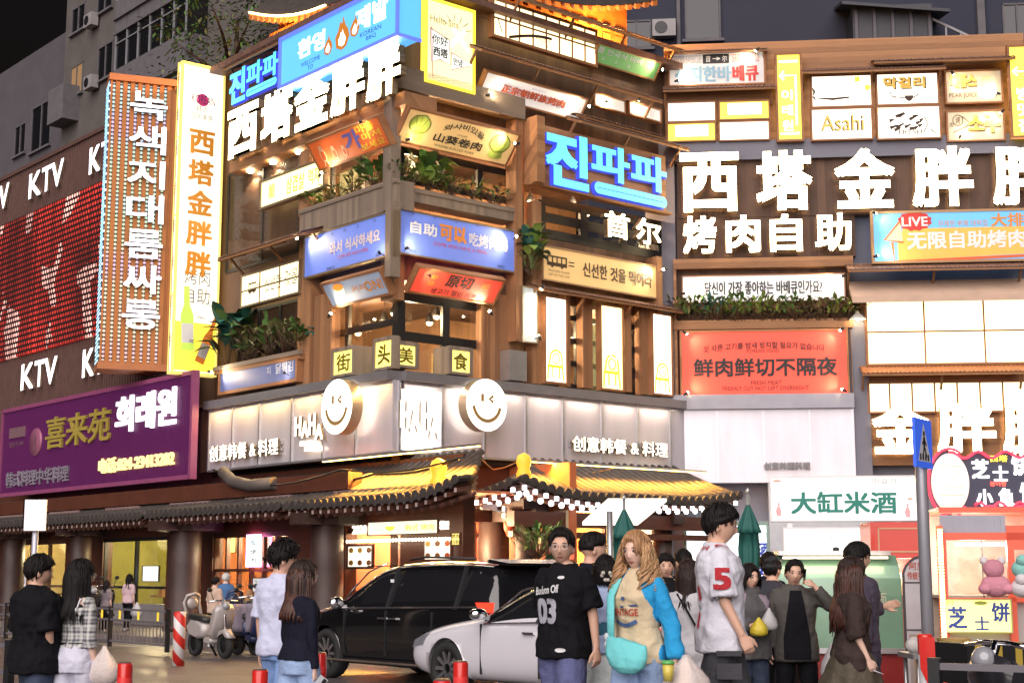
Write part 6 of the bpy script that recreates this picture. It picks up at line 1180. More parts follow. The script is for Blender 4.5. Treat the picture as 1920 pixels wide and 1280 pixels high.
PEARL = paint('scooter_pearl', (.42, .38, .37), .3, .1, coat=.5)
def ground(px, Y): p = at_depth(px, HORIZ, Y); return p.x, p.y
x, y = ground(398, 27.6); scooter('parked_scooter', 'pale grey scooter with a looped backrest beside the striped post', locz(x, y, 0, R(-52), .95), PEARL)
DKB = paint('scooter_black', (.02, .02, .025), .3, coat=.4); NAVY = paint('scooter_navy', (.02, .03, .09), .35, coat=.3)
for i, (px, Y, rz, m_) in enumerate(((462, 28.8, -62, DKB), (476, 28.0, -55, NAVY), (500, 28.4, -70, DKB), (150, 36, -40, DKB), (183, 36.5, -50, DKB))):
    x, y = ground(px, Y); scooter('parked_scooter', ('black scooter right beside the pale grey scooter', 'navy scooter in the middle of the dark row', 'black scooter at the far end of the dark row', 'black scooter behind the left couple', 'black scooter by the olive window')[i], locz(x, y, .0 if i < 3 else .13, R(rz)), m_, box=i == 1)
# windshield aprons hanging on two of the dark scooters
for i, (px, Y) in enumerate(((455, 28.0), (496, 27.8))):
    x, y = ground(px, Y); q = MB(); lp = []
    for k in range(7): z = .45 + .5 * k / 6; lp.append([Vector((-.32 + .64 * j / 8, .06 * math.sin(j * 1.3 + k * .4), z)) for j in range(9)])
    lp2 = [[v + Vector((0, .02, 0)) for v in l] for l in lp]; q.ring([a + list(reversed(b)) for a, b in zip(lp, lp2)], 0, True); o = q.build('wind_apron', paint('lilac_quilt', (.22, .19, .24), .8, bump=.3), None, locz(x, y, 0, R(12))); tag(o, ('lilac quilted wind apron on the first dark scooter', 'lilac quilted wind apron beside the white shirted man')[i], 'apron')
# ---------------------------------------------------------------- street furniture
REDP = paint('red_bollard_paint', (.62, .02, .015), .25, coat=.4, var=.1); CAPD = paint('bollard_cap', (.10, .07, .07), .4)
for i, (px, py, Y) in enumerate(((235, 1240, 11.0), (488, 1253, 10.2), (600, 1222, 12.4), (864, 1238, 11.0), (829, 1272, 9.2), (1186, 1252, 10.2))):
    p = at_depth(px, py, Y); h = p.z; t = thing('bollard', ('red bollard at the left of the road', 'red bollard by the jeans of the black haired couple', 'red bollard behind the phone in the woman\'s hand', 'taller of the two red bollards before the silver car', 'lower of the two red bollards before the silver car', 'red bollard in front of the blond woman')[i], 'bollard', Matrix.Translation((p.x, p.y, 0)), 'red steel bollards')
    z0 = .15 if i == 5 else 0; q = MB(); q.lathe([(.054, z0), (.054, h - .02), (.05, h - .008)], 24); q.build('post', REDP, t); q = MB(); q.lathe([(.05, h - .009), (.045, h), (.002, h + .001)], 24, caps=False); q.build('cap', CAPD, t); q = MB(); q.lathe([(.0555, h - .16), (.0555, h - .11)], 24, caps=False); q.build('reflective_band', paint('band_red', (.75, .05, .05), .2), t)
def stripe_mat():
    m, nt, b = _mk('red_white_stripes'); L = nt.links.new; tc = nd(nt, 'ShaderNodeTexCoord'); sp = nd(nt, 'ShaderNodeSeparateXYZ'); L(tc.outputs['Object'], sp.inputs[0])
    a = nd(nt, 'ShaderNodeMath', operation='MULTIPLY_ADD', i_1=1.1); L(sp.outputs[0], a.inputs[0]); L(sp.outputs[2], a.inputs[2]); d = nd(nt, 'ShaderNodeMath', operation='DIVIDE', i_1=.36); L(a.outputs[0], d.inputs[0])
    f = nd(nt, 'ShaderNodeMath', operation='FRACT'); L(d.outputs[0], f.inputs[0]); g = nd(nt, 'ShaderNodeMath', operation='LESS_THAN', i_1=.5); L(f.outputs[0], g.inputs[0])
    mx = nd(nt, 'ShaderNodeMixRGB'); L(g.outputs[0], mx.inputs[0]); mx.inputs[1].default_value = (.7, .68, .68, 1); mx.inputs[2].default_value = (.62, .03, .02, 1); L(mx.outputs[0], b.inputs['Base Color']); b.inputs['Roughness'].default_value = .4; return m
STRIPE = stripe_mat()
x, y = ground(340, 25.2); q = MB(); q.lathe([(.10, 0), (.10, .86), (.08, .88), (.002, .88)], 24); tag(q.build('striped_post', STRIPE, None, locz(x, y)), 'red and white striped post beside the pale scooter', 'post')
x, y = ground(1729, 10.5); q = MB(); q.lathe([(.05, 0), (.05, 1.06), (.045, 1.08), (.002, 1.08)], 24); t = thing('marker_post', 'white marker post with a pointed red head by the sign pole', 'post', locz(x, y)); q.build('post', paint('post_white', (.65, .63, .65), .4), t)
q = MB(); q.prism([(-.052, 1.07), (.052, 1.07), (.052, .86), (0, .74), (-.052, .86)], -.056, -.045); q.lathe([(.0505, .95), (.0515, 1.075), (.046, 1.09), (.002, 1.09)], 24, caps=False); q.build('red_head', REDP, t)
# sign pole with the pedestrian crossing sign
pz = at_depth(1727, 880, 12.0); pb = at_depth(1740, 1280, 12.0); x = pz.x + .0
t = thing('crossing_sign', 'blue pedestrian crossing sign on a grey steel pole', 'road sign', locz(x, 12.0)); q = MB(); q.tube([(0, 0, 0), (0, 0, 2.4), (0, 0, at_depth(1718, 790, 12).z)], [.05, .047, .045], 16); q.build('pole', paint('galvanised', (.42, .42, .47), .4, .5), t)
z0, z1 = at_depth(1728, 878, 12).z, at_depth(1728, 787, 12).z; hh = z1 - z0
sg = thing('sign_face', None, None, Matrix.Translation((.0, -.07, z0)) @ Matrix.Rotation(R(57), 4, 'Z')); sg.parent = t
q = MB(); q.box(-.21, .21, -.012, .012, 0, hh); q.build('plate', paint('sign_blue', (.03, .10, .55), .4, emit=(.03, .1, .6), es=.25), sg)
q = MB(); blob(q, [(-.16, .05), (.16, .05), (0, hh - .03)], -.014); q.build('triangle', paint('sign_white', (.75, .75, .78), .4), sg)
q = MB(); blob(q, arc_pts(0, hh * .70, .022, .022, 0, 360, 14), -.017); stroke(q, [(0, hh * .63), (-.005, hh * .42)], .045, -.017); stroke(q, [(-.005, hh * .44), (-.05, hh * .20)], .025, -.017); stroke(q, [(0, hh * .44), (.05, hh * .22)], .025, -.017); stroke(q, [(-.05, hh * .48), (0, hh * .60), (.05, hh * .46)], .018, -.017); q.build('pedestrian', K, sg)
q = MB()
for k in range(4): q.box(-.12 + k * .065, -.085 + k * .065, -.016, -.0145, .06, .11)
q.build('zebra_mark', K, sg)
# back of a road sign at the left
p = at_depth(68, 965, 22); t = thing('road_sign', 'back of a rectangular road sign on a pale pole at the left', 'road sign', locz(p.x, 22)); q = MB(); q.tube([(0, 0, 0), (0, 0, p.z + .2)], .045, 14); q.build('pole', paint('galvanised_pale', (.5, .5, .56), .4, .4), t)
q = MB(); q.box(-.17, .17, -.075, -.06, p.z - .23, p.z + .22); q.box(-.17, -.15, -.075, -.05, p.z - .23, p.z + .22); q.build('plate', ALU, t)
q = MB(); q.box(-.06, .06, -.062, -.03, p.z + .08, p.z + .12); q.box(-.06, .06, -.062, -.03, p.z - .12, p.z - .08); q.build('clamp', ALU, t)
# low railings along the left pavement
def rail(nm, lab, A, B, h, n, yel):
    A, B = Vector(A), Vector(B); u = (B - A).normalized(); L_ = (B - A).length; M = Matrix(((u.x, -u.y, 0, A.x), (u.y, u.x, 0, A.y), (0, 0, 1, A.z), (0, 0, 0, 1))); t = thing(nm, lab, 'railing', M)
    q = MB()
    for z in (.12, h * .72, h): q.box(0, L_, -.02, .02, z - .02, z + .02)
    for i in range(n + 1): x = L_ * i / n; q.box(x - .009, x + .009, -.009, .009, .1, h * .72)
    q.build('rail_panel', paint('rail_grey', (.16, .15, .17), .5, .3), t)
    np_ = max(2, int(L_ / 2) + 1)
    for i in range(np_): x = L_ * i / (np_ - 1); q = MB(); q.box(x - .035, x + .035, -.035, .035, 0, h + .05); q.build('post', BLACK, t)
    for i in range(yel): x = L_ * (i + .5) / yel; q = MB(); q.box(x - .025, x + .025, -.012, .012, h * .74, h * .98); q.build('reflector', paint('reflector_yellow', (.75, .55, .05), .4, emit=(.8, .55, .05), es=.2), t)
rail('street_railing', 'grey bar railing with yellow reflectors before the olive window', (*ground(118, 33), .05), (*ground(318, 28.5), .05), .75, 34, 6)
rail('street_railing', 'grey bar railing with yellow reflectors behind the black shirted man', (*ground(-60, 36), .05), (*ground(100, 33), .05), .75, 26, 5)
rail('street_railing', 'nearer railing at the lower left corner', (*ground(-90, 14.5), .0), (*ground(26, 14.0), .0), .85, 5, 2)
# ---------------------------------------------------------------- right-hand shopfronts, stalls and umbrellas
DRK = paint('shop_dark_frame', (.08, .07, .08), .5)
# rice wine shop: pale lit glass front in the ground floor of the right-hand wall
t = thing('lit_shopfront', 'white lit shopfront with green lettering behind the folded umbrella', 'shopfront', PF.mat(0, .1, 0)); s0, s1, z0, z1 = wrect(PF, (1284, 985), (1445, 1200), .1)
q = MB(); q.box(s0, s1, 0, .12, .15, z1); q.build('lit_wall', lit('shop_white', (.85, .95, 1.0), .62), t)
q = MB()
for x in (s0, s0 + (s1 - s0) * .36, s0 + (s1 - s0) * .7, s1): q.box(x - .04, x + .04, -.05, .0, .15, z1)
q.box(s0, s1, -.05, .0, z1, z1 + .1); q.build('frame', paint('shop_frame_green', (.2, .3, .28), .5), t)
q = MB(); write(q, '米酒', s0 + .12, 2.62, s0 + .9, 2.95, -.01, .0); write(q, '阿里郎', s0 + 1.62, 2.35, s0 + 2.1, 2.5, -.01); q.build('lettering', paint('soft_teal', (.12, .35, .33), .6), t)
q = MB(); write(q, '米酒', s0 + 1.42, 1.85, s0 + 2.1, 2.28, -.012, .03); write(q, '专卖', s0 + 1.42, 1.35, s0 + 2.1, 1.78, -.012, .03); q.build('lettering', ink('royal_blue', (.03, .06, .45)), t)
sg = PF
s0, s1, z0, z1 = wrect(PF, (1440, 900), (1640, 1060), .15); q = MB(); q.box(s0, s1, -.2, .1, .2, PF.sz(1440, 905, .2)[1]); o = q.build('metal_cladding', paint('pale_metal_cladding', (.36, .38, .42), .4, .3), None, PF.mat()); tag(o, 'pale metal cladding behind the rice wine light box', 'wall')
# big rice wine light box above its cart (two stacked boxes), nearer the camera
PS = Plane((at_depth(1443, 940, 24).x, 24.0), -9)
def rw(t, W, H):
    for x in (.3, W - .3): q = MB(); q.box(x - .04, x + .04, .06, .14, -2.4, 0); sub(t, q, ALU, 'post')
    q = MB(); q.lathe([(.002, .0), (.34 * H, 0)], 20, 0, (.495 * W, -.006, .82 * H), 'y', caps=False)
    q = MB(); blob(q, arc_pts(.49 * W, .82 * H, .08 * W, .16 * H, 0, 360, 18), -.006); sub(t, q, paint('mint_print', (.35, .72, .6), .6, emit=(.4, .85, .7), es=.5), 'emblem')
    for x, z in ((.055, .12), (.93, .08)): q = MB(); blob(q, [((x + a) * W, (z + b) * H) for a, b in ((-.012, 0), (.016, 0), (.02, .12), (.008, .22), (-.006, .22), (-.02, .12))], -.006); blob(q, arc_pts((x + .002) * W, (z + .26) * H, .009 * W, .04 * H, 0, 360, 10), -.006); sub(t, q, paint('rose_figure', (.6, .2, .2), .6, emit=(.8, .3, .3), es=.3), 'figure_drawing')
    q = MB(); blob(q, arc_pts(.05 * W, .88 * H, .03 * W, .05 * H, 0, 180, 10), -.006); blob(q, arc_pts(.95 * W, .46 * H, .02 * W, .05 * H, 0, 180, 10), -.006); sub(t, q, paint('tan_print', (.6, .4, .3), .6), 'hat_drawing')
TEAL = ink('teal', (.02, .22, .17))
sign('light_box', 'wide white light box with four large teal Chinese letters', 'sign', PS, (1443, 893), (1722, 976), .0, None, lit('rice_white', (.98, 1, .97), .24), paint('box_edge', (.7, .7, .7), .4), .02, dep=.2, texts=[('大缸米酒', .14, .16, .86, .66, TEAL, .03), ('传统手工', .10, .84, .28, .92, ink('pale_grey', (.5, .5, .48)), 0), ('막걸리', .70, .82, .86, .94, ink('pale_grey', (.5, .5, .48)), .02)], marks=rw)
sign('light_box', 'plain white light box hanging below the wide teal lettered one', 'sign', PS, (1468, 988), (1624, 1034), .02, None, lit('rice_white', (.98, 1, .97), .24), paint('box_edge', (.7, .7, .7), .4), .02, dep=.1, texts=[('手工米酒', .34, .5, .74, .7, ink('faint', (.62, .62, .6)), 0)], marks=lambda t, W, H: sub(t, blob(MB(), arc_pts(.2 * W, .1 * H, .14 * W, .3 * H, 0, 180, 16), -.006), paint('mint_print', (.35, .72, .6), .6), 'emblem'))
# rounded green food cart
PK = Plane((at_depth(1445, 1075, 17.5).x, 17.5), -3); M = PK.mat(0, 0, 0); WK = PK.sz(1690, 1075)[0]; zt = PK.sz(1560, 1040)[1]
t = thing('food_cart', 'rounded green food cart with a white end panel and red lower body', 'food cart', M)
GRN = paint('cart_green', (.20, .36, .25), .25, var=.25, sc_=1.2, coat=.6)
q = MB(); pr = [(-1.0, .62), (-.98, 1.3), (-.85, 1.62), (-.62, zt - .06), (-.3, zt), (.0, zt), (.0, .62)]
lo = [[Vector((x, -.0 + .9 * (a + .0) * 0 + b, z)) for b, z in [(0.0, .62), (0.0, 1.25), (.03, 1.45), (.12, zt - .12), (.30, zt), (.9, zt), (1.1, .62)]] for x, a in ((.04, 0), (WK - .0, 0))]
q.ring(lo, 0, True, False); q.build('glass_body', GRN, t)
q = MB(); q.box(.05, WK - .02, -.01, 1.05, .02, .60); q.build('lower_body', paint('cart_red', (.28, .02, .02), .4, coat=.3), t)
q = MB(); q.box(-.03, WK, -.06, 1.12, .60, .66); q.build('counter', ALU, t)
q = MB(); q.tube([(.03, -.015, .64), (.03, -.015, 1.25), (.05, .02, 1.45), (.10, .10, zt - .12), (.2, .28, zt + .02)], .022, 8); q.box(.1, WK - .1, .05, .9, zt, zt + .05); q.build('frame_rail', ALU, t)
q = MB(); q.box(.15, WK - .15, -.02, .06, zt - .04, zt - .02); q.build('light_strip', glow('cart_strip', (1, .85, .6), 3), t)
q = MB()
for i, c in enumerate('阿里郎米酒冷面'): x = WK * (.30 + .085 * i); write(q, c, x, 1.13, x + WK * .07, 1.28, -.008, .01)
q.build('lettering', paint('cart_print', (.5, .55, .40), .5), t)
q = MB(); rr = .40
WE = PK.sz(1765, 1075)[0] - WK
pan = [(WK + .01, .05), (WK + WE, .05), (WK + WE, zt - .28)] + [(WK + WE / 2 + WE / 2 * math.cos(R(a)), zt - .28 + .26 * math.sin(R(a))) for a in range(10, 180, 17)] + [(WK + .01, zt - .28)]
q.prism(pan, -.05, .03); o = q.build('end_panel', paint('cart_white', (.60, .58, .62), .35, coat=.3), t)
q = MB(); e = .02; stroke(q, [pan[0], pan[1], pan[2]] + pan[3:] + [pan[0]], .03, -.053); q.box(WK + .01, WK + WE, -.056, -.05, .86, .875); q.box(WK + .01, WK + WE, -.056, -.05, zt - .32, zt - .305); q.build('edge_trim', DRK, o)
q = MB(); write(q, '阿里郎', WK + .18 * WE, zt - .17, WK + .75 * WE, zt - .08, -.054, .02); write(q, '传统手工米酒', WK + .12 * WE, zt - .28, WK + .9 * WE, zt - .19, -.054, .02); q.build('lettering', ink('coral', (.5, .12, .08)), o)
q = MB(); q.box(WK + .05, WK + WE - .04, -.058, -.05, .10, .82); q.build('food_poster', paint('food_poster', (.42, .36, .33), .5, var=.3, sc_=3), o)
q = MB(); random.seed(3)
for i in range(9): x = WK + WE * (.22 + .05 * i * .9); q.tube([(x, -.062, .12 + .04 * random.random()), (x + .03, -.066, .35), (x + .06 * random.uniform(-.5, 1), -.062, .55 + .05 * random.random())], .022, 6, flat=.3)
q.build('fry_drawing', paint('fry_brown', (.42, .2, .07), .6), o)
q = MB(); q.lathe([(.002, .05), (.035, .04), (.04, 0)], 10, 0, (WK * .55, .4, zt + .05)); q.build('knob', BLACK, t)
# black bin and cart base seen between the legs
p = at_depth(1455, 1240, 17.2); q = MB(); q.lathe([(.22, 0), (.24, .75), (.25, .78), (.22, .80)], 20, 0, (0, 0, 0)); t = thing('waste_bin', 'black round bin by the legs of the phone caller', 'bin', locz(p.x, 17.0)); q.build('body', BLACK, t); q = MB(); q.lathe([(.25, .80), (.2, .85), (.002, .86)], 20, caps=False); q.build('lid', PLAST, t)
# red kiosk behind
PR3 = Plane((at_depth(1632, 1000, 21).x, 21.0), -4); M = PR3.mat(); W = PR3.sz(1775, 1000)[0]; zt3 = PR3.sz(1640, 978)[1]
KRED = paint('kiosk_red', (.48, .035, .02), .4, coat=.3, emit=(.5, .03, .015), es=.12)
t = thing('red_kiosk', 'red framed kiosk between the white light box and the sign pole', 'kiosk', M); q = MB()
for a in ((0, W, 0, .9, zt3 - .50, zt3), (0, .12, 0, .9, 0, zt3 - .5), (W - .1, W, 0, .9, 0, zt3 - .5), (0, W, 0, .9, 0, 1.0), (0, W, .85, .9, 1.0, zt3 - .5)): q.box(*a)
q.build('body', KRED, t); q = MB(); 
for a in ((.1, W - .1, -.01, -.002, zt3 - .1, zt3 - .08), (.1, W - .1, -.01, -.002, zt3 - .42, zt3 - .40), (.1, .12, -.01, -.002, zt3 - .42, zt3 - .08)): q.box(*a)
q.build('gilt_line', paint('gilt', (.6, .35, .2), .4), t); q = MB(); q.box(.12, W - .1, .06, .07, 1.0, zt3 - .5); q.build('pane', GLASS, t)
q = MB(); q.box(.15, W - .15, .5, .6, 1.2, zt3 - .7); q.build('shelf_board', paint('kiosk_inside', (.5, .42, .25), .6, var=.4, sc_=6), t)
l = bpy.data.lights.new('kiosk_light', 'POINT'); l.energy = 18; l.color = (1, .85, .6); l.shadow_soft_size = .1; lo = bpy.data.objects.new('kiosk_light', l); sc.collection.objects.link(lo); lo.parent = t; lo.matrix_basis = Matrix.Translation((W * .5, .4, zt3 - .62))
# scalloped cheese pancake sign
PX = Plane((at_depth(1735, 900, 15.5).x, 15.5), -7); s0, s1, z0, z1 = wrect(PX, (1735, 845), (1960, 965), 0); W = s1 - s0; H = z1 - z0
t = thing('scalloped_sign', 'black scalloped sign with red neon edge, oval white plate and brush letters', 'sign', PX.mat(s0, 0, z0))
def scal(off):
    top = []; n = 60
    for i in range(n + 1): x = W * (.2 + .8 * i / n); top.append((x, H * (.93 + off) + .05 * H * math.sin(i / n * 2 * math.pi * 3.4 + 1.2)))
    bot = [(W * (.2 + .8 * i / n), H * (.10 - off) + .035 * H * math.sin(i / n * 2 * math.pi * 3.0)) for i in range(n + 1)]
    ov = [(W * .20 + W * (.19 + off * .4) * math.cos(R(a)), H * .5 + H * (.52 + off) * math.sin(R(a))) for a in range(88, 273, 8)]
    return top, bot, ov
top, bot, ov = scal(.0); q = MB(); q.prism(list(reversed(top)) + ov + bot, .0, .14); q.build('board', paint('sign_black', (.015, .015, .03), .4, emit=(.02, .02, .06), es=.2), t)
NRED = glow('red_neon', (1, .03, .06), .9)
q = MB()
for pts in (top, bot, [(W * .20 + W * .19 * math.cos(R(a)), H * .5 + H * .53 * math.sin(R(a))) for a in range(60, 300, 6)]): q.tube([(x, -.03, z) for x, z in pts], .016, 6)
q.tube([(x, -.03, z + .02) for x, z in [(W * (.40 + .6 * i / 40), H * .12 + .045 * H * math.sin(i * .55)) for i in range(41)]], .014, 6); q.build('neon_tube', NRED, t)
q = MB(); q.lathe([(.002, .06), (.165 * W * 0 + .93, .06), (.96, .02), (.96, 0)], 40, 0, (0, 0, 0), 'y')
for v in q.v: v.x = .20 * W + v.x * .17 * W; v.z = .5 * H + v.z * .475 * H
q.build('oval_plate', lit('oval_cream', (1, .95, .80), .25), t); q = MB()
for z in (.30, .42, .62, .75): q.box(.10 * W, .30 * W, -.062, -.0605, z * H, z * H + .006)
write(q, '香', .22 * W, .50 * H, .235 * W, .58 * H, -.064); q.build('fine_print', paint('faint_tan', (.55, .42, .28), .6), t)
LW = glow('brush_white', (1, .98, .95), 1.0)
q = MB(); write(q, '芝', .39 * W, .56 * H, .54 * W, .86 * H, -.02, .035); write(q, '士', .57 * W, .52 * H, .70 * W, .76 * H, -.02, .035); write(q, '饼', .73 * W, .60 * H, .90 * W, .96 * H, -.02, .035); write(q, '小', .42 * W, .14 * H, .56 * W, .40 * H, -.02, .035); write(q, '鱼', .61 * W, .14 * H, .74 * W, .42 * H, -.02, .035); write(q, '饼', .79 * W, .18 * H, .96 * W, .50 * H, -.02, .035); q.build('lettering', LW, t)
q = MB(); write(q, '西塔', .55 * W, .82 * H, .70 * W, .92 * H, -.02, .02); q.build('lettering', glow('sign_yellow', (1, .8, .05), 1.0), t); q = MB(); write(q, '붕어빵', .54 * W, .44 * H, .68 * W, .52 * H, -.02, .02); q.build('lettering', glow('sign_red', (1, .08, .05), 1.2), t)
# orange red pancake kiosk
PQ = Plane((at_depth(1768, 1100, 15.0).x, 15.0), -6); W = PQ.sz(1990, 1100)[0]; z = lambda y: PQ.sz(1800, y)[1]
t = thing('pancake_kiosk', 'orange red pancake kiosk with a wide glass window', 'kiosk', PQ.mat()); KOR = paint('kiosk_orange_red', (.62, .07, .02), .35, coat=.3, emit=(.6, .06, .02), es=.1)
xm = PQ.sz(1892, 1100)[0]; xm2 = PQ.sz(1905, 1100)[0]
q = MB()
for a in ((0, W, 0, .06, z(1012), z(998)), (0, .05, 0, .06, .1, z(1012)), (xm, xm2, 0, .06, 0, z(985)), (xm2, W, .0, .06, z(1105), z(1078)), (0, W, 0, .06, z(1128), z(1120)), (xm2, W, -.0, .06, z(1030), z(985)), (0, W, .05, 1.3, z(960), z(950)), (W - .06, W, .06, 1.3, 0, z(950)), (0, W, .06, 1.2, .02, .10)): q.box(*a)
q.build('frame', KOR, t)
q = MB(); q.box(0, xm, .02, .05, z(998), z(965)); corrugate(q, 0.02, xm - .02, z(996), z(968), -.015, .03, .012); q.build('corrugated_header', paint('grey_plastic_sheet', (.36, .36, .42), .5), t)
q = MB(); q.box(.05, xm, .03, .036, z(1120), z(1012)); q.build('pane', GLASS, t); q = MB(); q.box(xm2, W - .06, .03, .036, z(1078), z(1030)); q.build('pane', GLASS, t)
q = MB(); q.box(xm * .62, xm * .63, .02, .045, z(1120), z(1012)); q.build('sash_bar', DRK, t)
q = MB(); q.box(.05, W - .06, 1.1, 1.15, 0, z(960)); q.box(.05, W - .06, .3, 1.1, z(1122), z(1116)); q.build('inside_wall', paint('kiosk_cream_inside', (.55, .47, .36), .6, var=.35, sc_=5), t)
q = MB(); q.box(.02, W, .08, .1, .1, z(1120)); q.build('front_panel', paint('kiosk_lower', (.42, .38, .36), .5), t)
q = MB(); q.box(.2, W - .3, .3, .38, z(1016) - .03, z(1016)); q.build('tube_light', glow('kiosk_tube', (1, .85, .95), 5), t)
l = bpy.data.lights.new('kiosk_light', 'POINT'); l.energy = 12; l.color = (1, .85, .75); l.shadow_soft_size = .15; lo = bpy.data.objects.new('kiosk_light', l); sc.collection.objects.link(lo); lo.parent = t; lo.matrix_basis = Matrix.Translation((W * .35, .5, z(1030)))
# plush pink toy heap inside the window
random.seed(8); q = thing('plush_toy', 'pink plush toy behind the kiosk glass', 'toy', PQ.mat(xm * .62, .55, z(1116)) @ Matrix.Scale(.72, 4)); PINK = paint('plush_pink', (.60, .25, .32), .9, var=.2, bump=.5, bsc=30); PWH = paint('plush_white', (.65, .6, .62), .9, bump=.5, bsc=30)
b = MB(); b.ell((0, 0, .14), (.20, .13, .15), 14, 9); b.ell((-.02, -.02, .36), (.14, .11, .13), 14, 9); b.ell((.14, -.06, .10), (.09, .08, .07), 10, 7); b.ell((-.15, -.06, .10), (.09, .08, .07), 10, 7); b.build('body', PINK, q)
for k, x in enumerate((-.14, .09)): b = MB(); b.ell((x, 0, .47), (.055, .04, .06), 10, 7); b.build('ear', PWH, q)
for k, (dx, dz, m_, lab) in enumerate(((.28, .0, PWH, 'white plush toy right of the pink plush toy'), (.30, .25, paint('plush_mint', (.25, .55, .5), .9, bump=.5, bsc=30), 'mint plush toy stacked on the white one'))):
    o = thing('plush_toy', lab, 'toy', PQ.mat(xm * .62 + dx * .8, .6, z(1116) + dz * .72) @ Matrix.Scale(.72, 4)); b = MB(); b.ell((0, 0, .11), (.14, .12, .12), 12, 8); b.ell((0, -.06, .22), (.09, .09, .08), 12, 8); b.build('body', m_, o)
# LED strip on the kiosk corner post
t = thing('led_strip', 'yellow light strip running down the kiosk corner post', 'light strip', PQ.mat(-.02, .06, 0)); q = MB(); q.box(-.03, .03, -.01, .03, .1, z(985)); q.build('channel', KOR, t); q = MB()
for i in range(int((z(985) - .12) / .03)): q.box(-.022, .022, -.02, -.01, .12 + i * .03, .138 + i * .03)
q.build('light_dots', glow('strip_amber', (1, .72, .25), 5), t, props={'kind': 'stuff'})
def pan_e(t, W, H): sub(t, blob(MB(), arc_pts(.55 * W, .88 * H, .10 * W, .06 * H, 0, 360, 16), -.006), paint('pancake_line', (.45, .5, .1), .6), 'pancake_drawing')
sign('light_box', 'yellow light box with three dark brush letters below the kiosk window', 'sign', PQ, (1768, 1122), (1899, 1186), .03, None, lit('lemon', (.95, .90, .25), .62), paint('lemon_edge', (.5, .5, .2), .5), .012, dep=.03, texts=[('芝', .06, .12, .34, .78, INKB, .03), ('士', .45, .08, .66, .50, INKB, .03), ('饼', .70, .32, .97, .90, INKB, .03), ('香浓', .04, .84, .16, .96, INKO, 0)], marks=pan_e)
# folded green umbrellas, pole, pale canopy
def umbrella(nm, lab, p, h, l_, r):
    t = thing(nm, lab, 'umbrella', Matrix.Translation((p.x, p.y, 0))); q = MB(); q.tube([(0, 0, 0), (0, 0, h)], .024, 10); q.build('pole', ALU, t)
    q = MB(); loops = []; n = 32
    for f, rr in ((0, .03), (.08, .05), (.25, .55), (.36, .85), (.42, 1.0), (.425, .72), (.6, .80), (.85, .72), (1.0, .80)):
        loops.append([Vector((r * rr * math.cos(2 * math.pi * k / n) * (1 + .18 * math.sin(k * 2 * math.pi * 8 / n + f * 2)), r * rr * math.sin(2 * math.pi * k / n) * (1 + .18 * math.sin(k * 2 * math.pi * 8 / n + f * 2)), h - l_ * f)) for k in range(n)])
    q.ring(loops, 0, True); q.build('canopy', paint('umbrella_green', (.012, .10, .085), .7, bump=.2), t); q = MB(); q.lathe([(.02, 0), (.03, .05), (.002, .09)], 10, 0, (0, 0, h)); q.build('finial', ALU, t); return t
p = at_depth(1402, 926, 19); umbrella('folded_umbrella', 'folded dark green umbrella right of the white jersey', p, p.z, 1.15, .15)
p = at_depth(1170, 938, 22); umbrella('folded_umbrella', 'folded dark green umbrella behind the blond woman', p, p.z, 1.3, .20)
p = at_depth(1143, 958, 21); q = MB(); q.tube([(0, 0, 0), (0, 0, p.z)], .045, 14); tag(q.build('steel_post', ALU, None, locz(p.x, p.y)), 'bare steel post left of the folded umbrella behind the blond woman', 'post')
a, b_, c, d_ = [at_depth(x, y, Y) for x, y, Y in ((1092, 984, 26.5), (1196, 984, 26.5), (1250, 940, 28.5), (1140, 940, 28.5))]
q = MB(); q.hexa([a, b_, c, d_] + [v + Vector((0, 0, .06)) for v in (a, b_, c, d_)]); o = q.build('lit_awning', lit('awning_cream', (1, .93, .78), .55)); tag(o, 'cream lit awning panel under the right wing eave', 'awning')
# parked e-bikes and clutter in the lower right corner
x, y = ground(1985, 9.6); scooter('parked_scooter', 'dark delivery scooter in the lower right corner', locz(x, y, 0, R(200)), DKB, mir=False); 
p = at_depth(1840, 1208, 11.5); t = thing('wicker_crate', 'yellow strapped black crate on the scooter at the lower right', 'crate', locz(p.x, p.y, p.z - .28, R(20))); q = MB(); q.box(-.28, .28, -.2, .2, 0, .30); q.build('body', BLACK, t); q = MB()
for k in (-.18, 0, .18): q.box(k - .03, k + .03, -.205, .205, -.004, .306)
q.build('strap', paint('strap_yellow', (.4, .28, .04), .6), t)
rail('street_railing', 'dark railing across the lower right corner', (*ground(1745, 9.2), 0), (*ground(2000, 8.8), 0), .95, 6, 0)
p = at_depth(1765, 1200, 12.5); t = thing('serving_table', 'small serving counter with bags beside the sign pole', 'counter', locz(p.x + .15, p.y, 0)); q = MB(); q.box(-.45, .45, -.25, .25, .82, .86); q.build('table_top', ALU, t)
for sx, sy in ((-.4, -.2), (.4, -.2), (-.4, .2), (.4, .2)): q = MB(); q.tube([(sx, sy, 0), (sx, sy, .82)], .018, 8); q.build('leg', ALU, t)
q = MB(); q.lathe([(.10, 0), (.13, .10), (.14, .12)], 16); tag(q.build('basket', paint('basket_tan', (.4, .25, .08), .7), None, locz(p.x + .1, p.y, .86)), 'tan basket on the small serving counter', 'basket')
q = MB(); q.ell((0, 0, .06), (.08, .06, .07), 14, 9); o = q.build('plastic_bag', paint('bag_white', (.55, .52, .5), .35, bump=.6, bsc=25), None, locz(p.x - .22, p.y, .86)); tag(o, 'tied pale plastic bag on the small serving counter', 'bag')
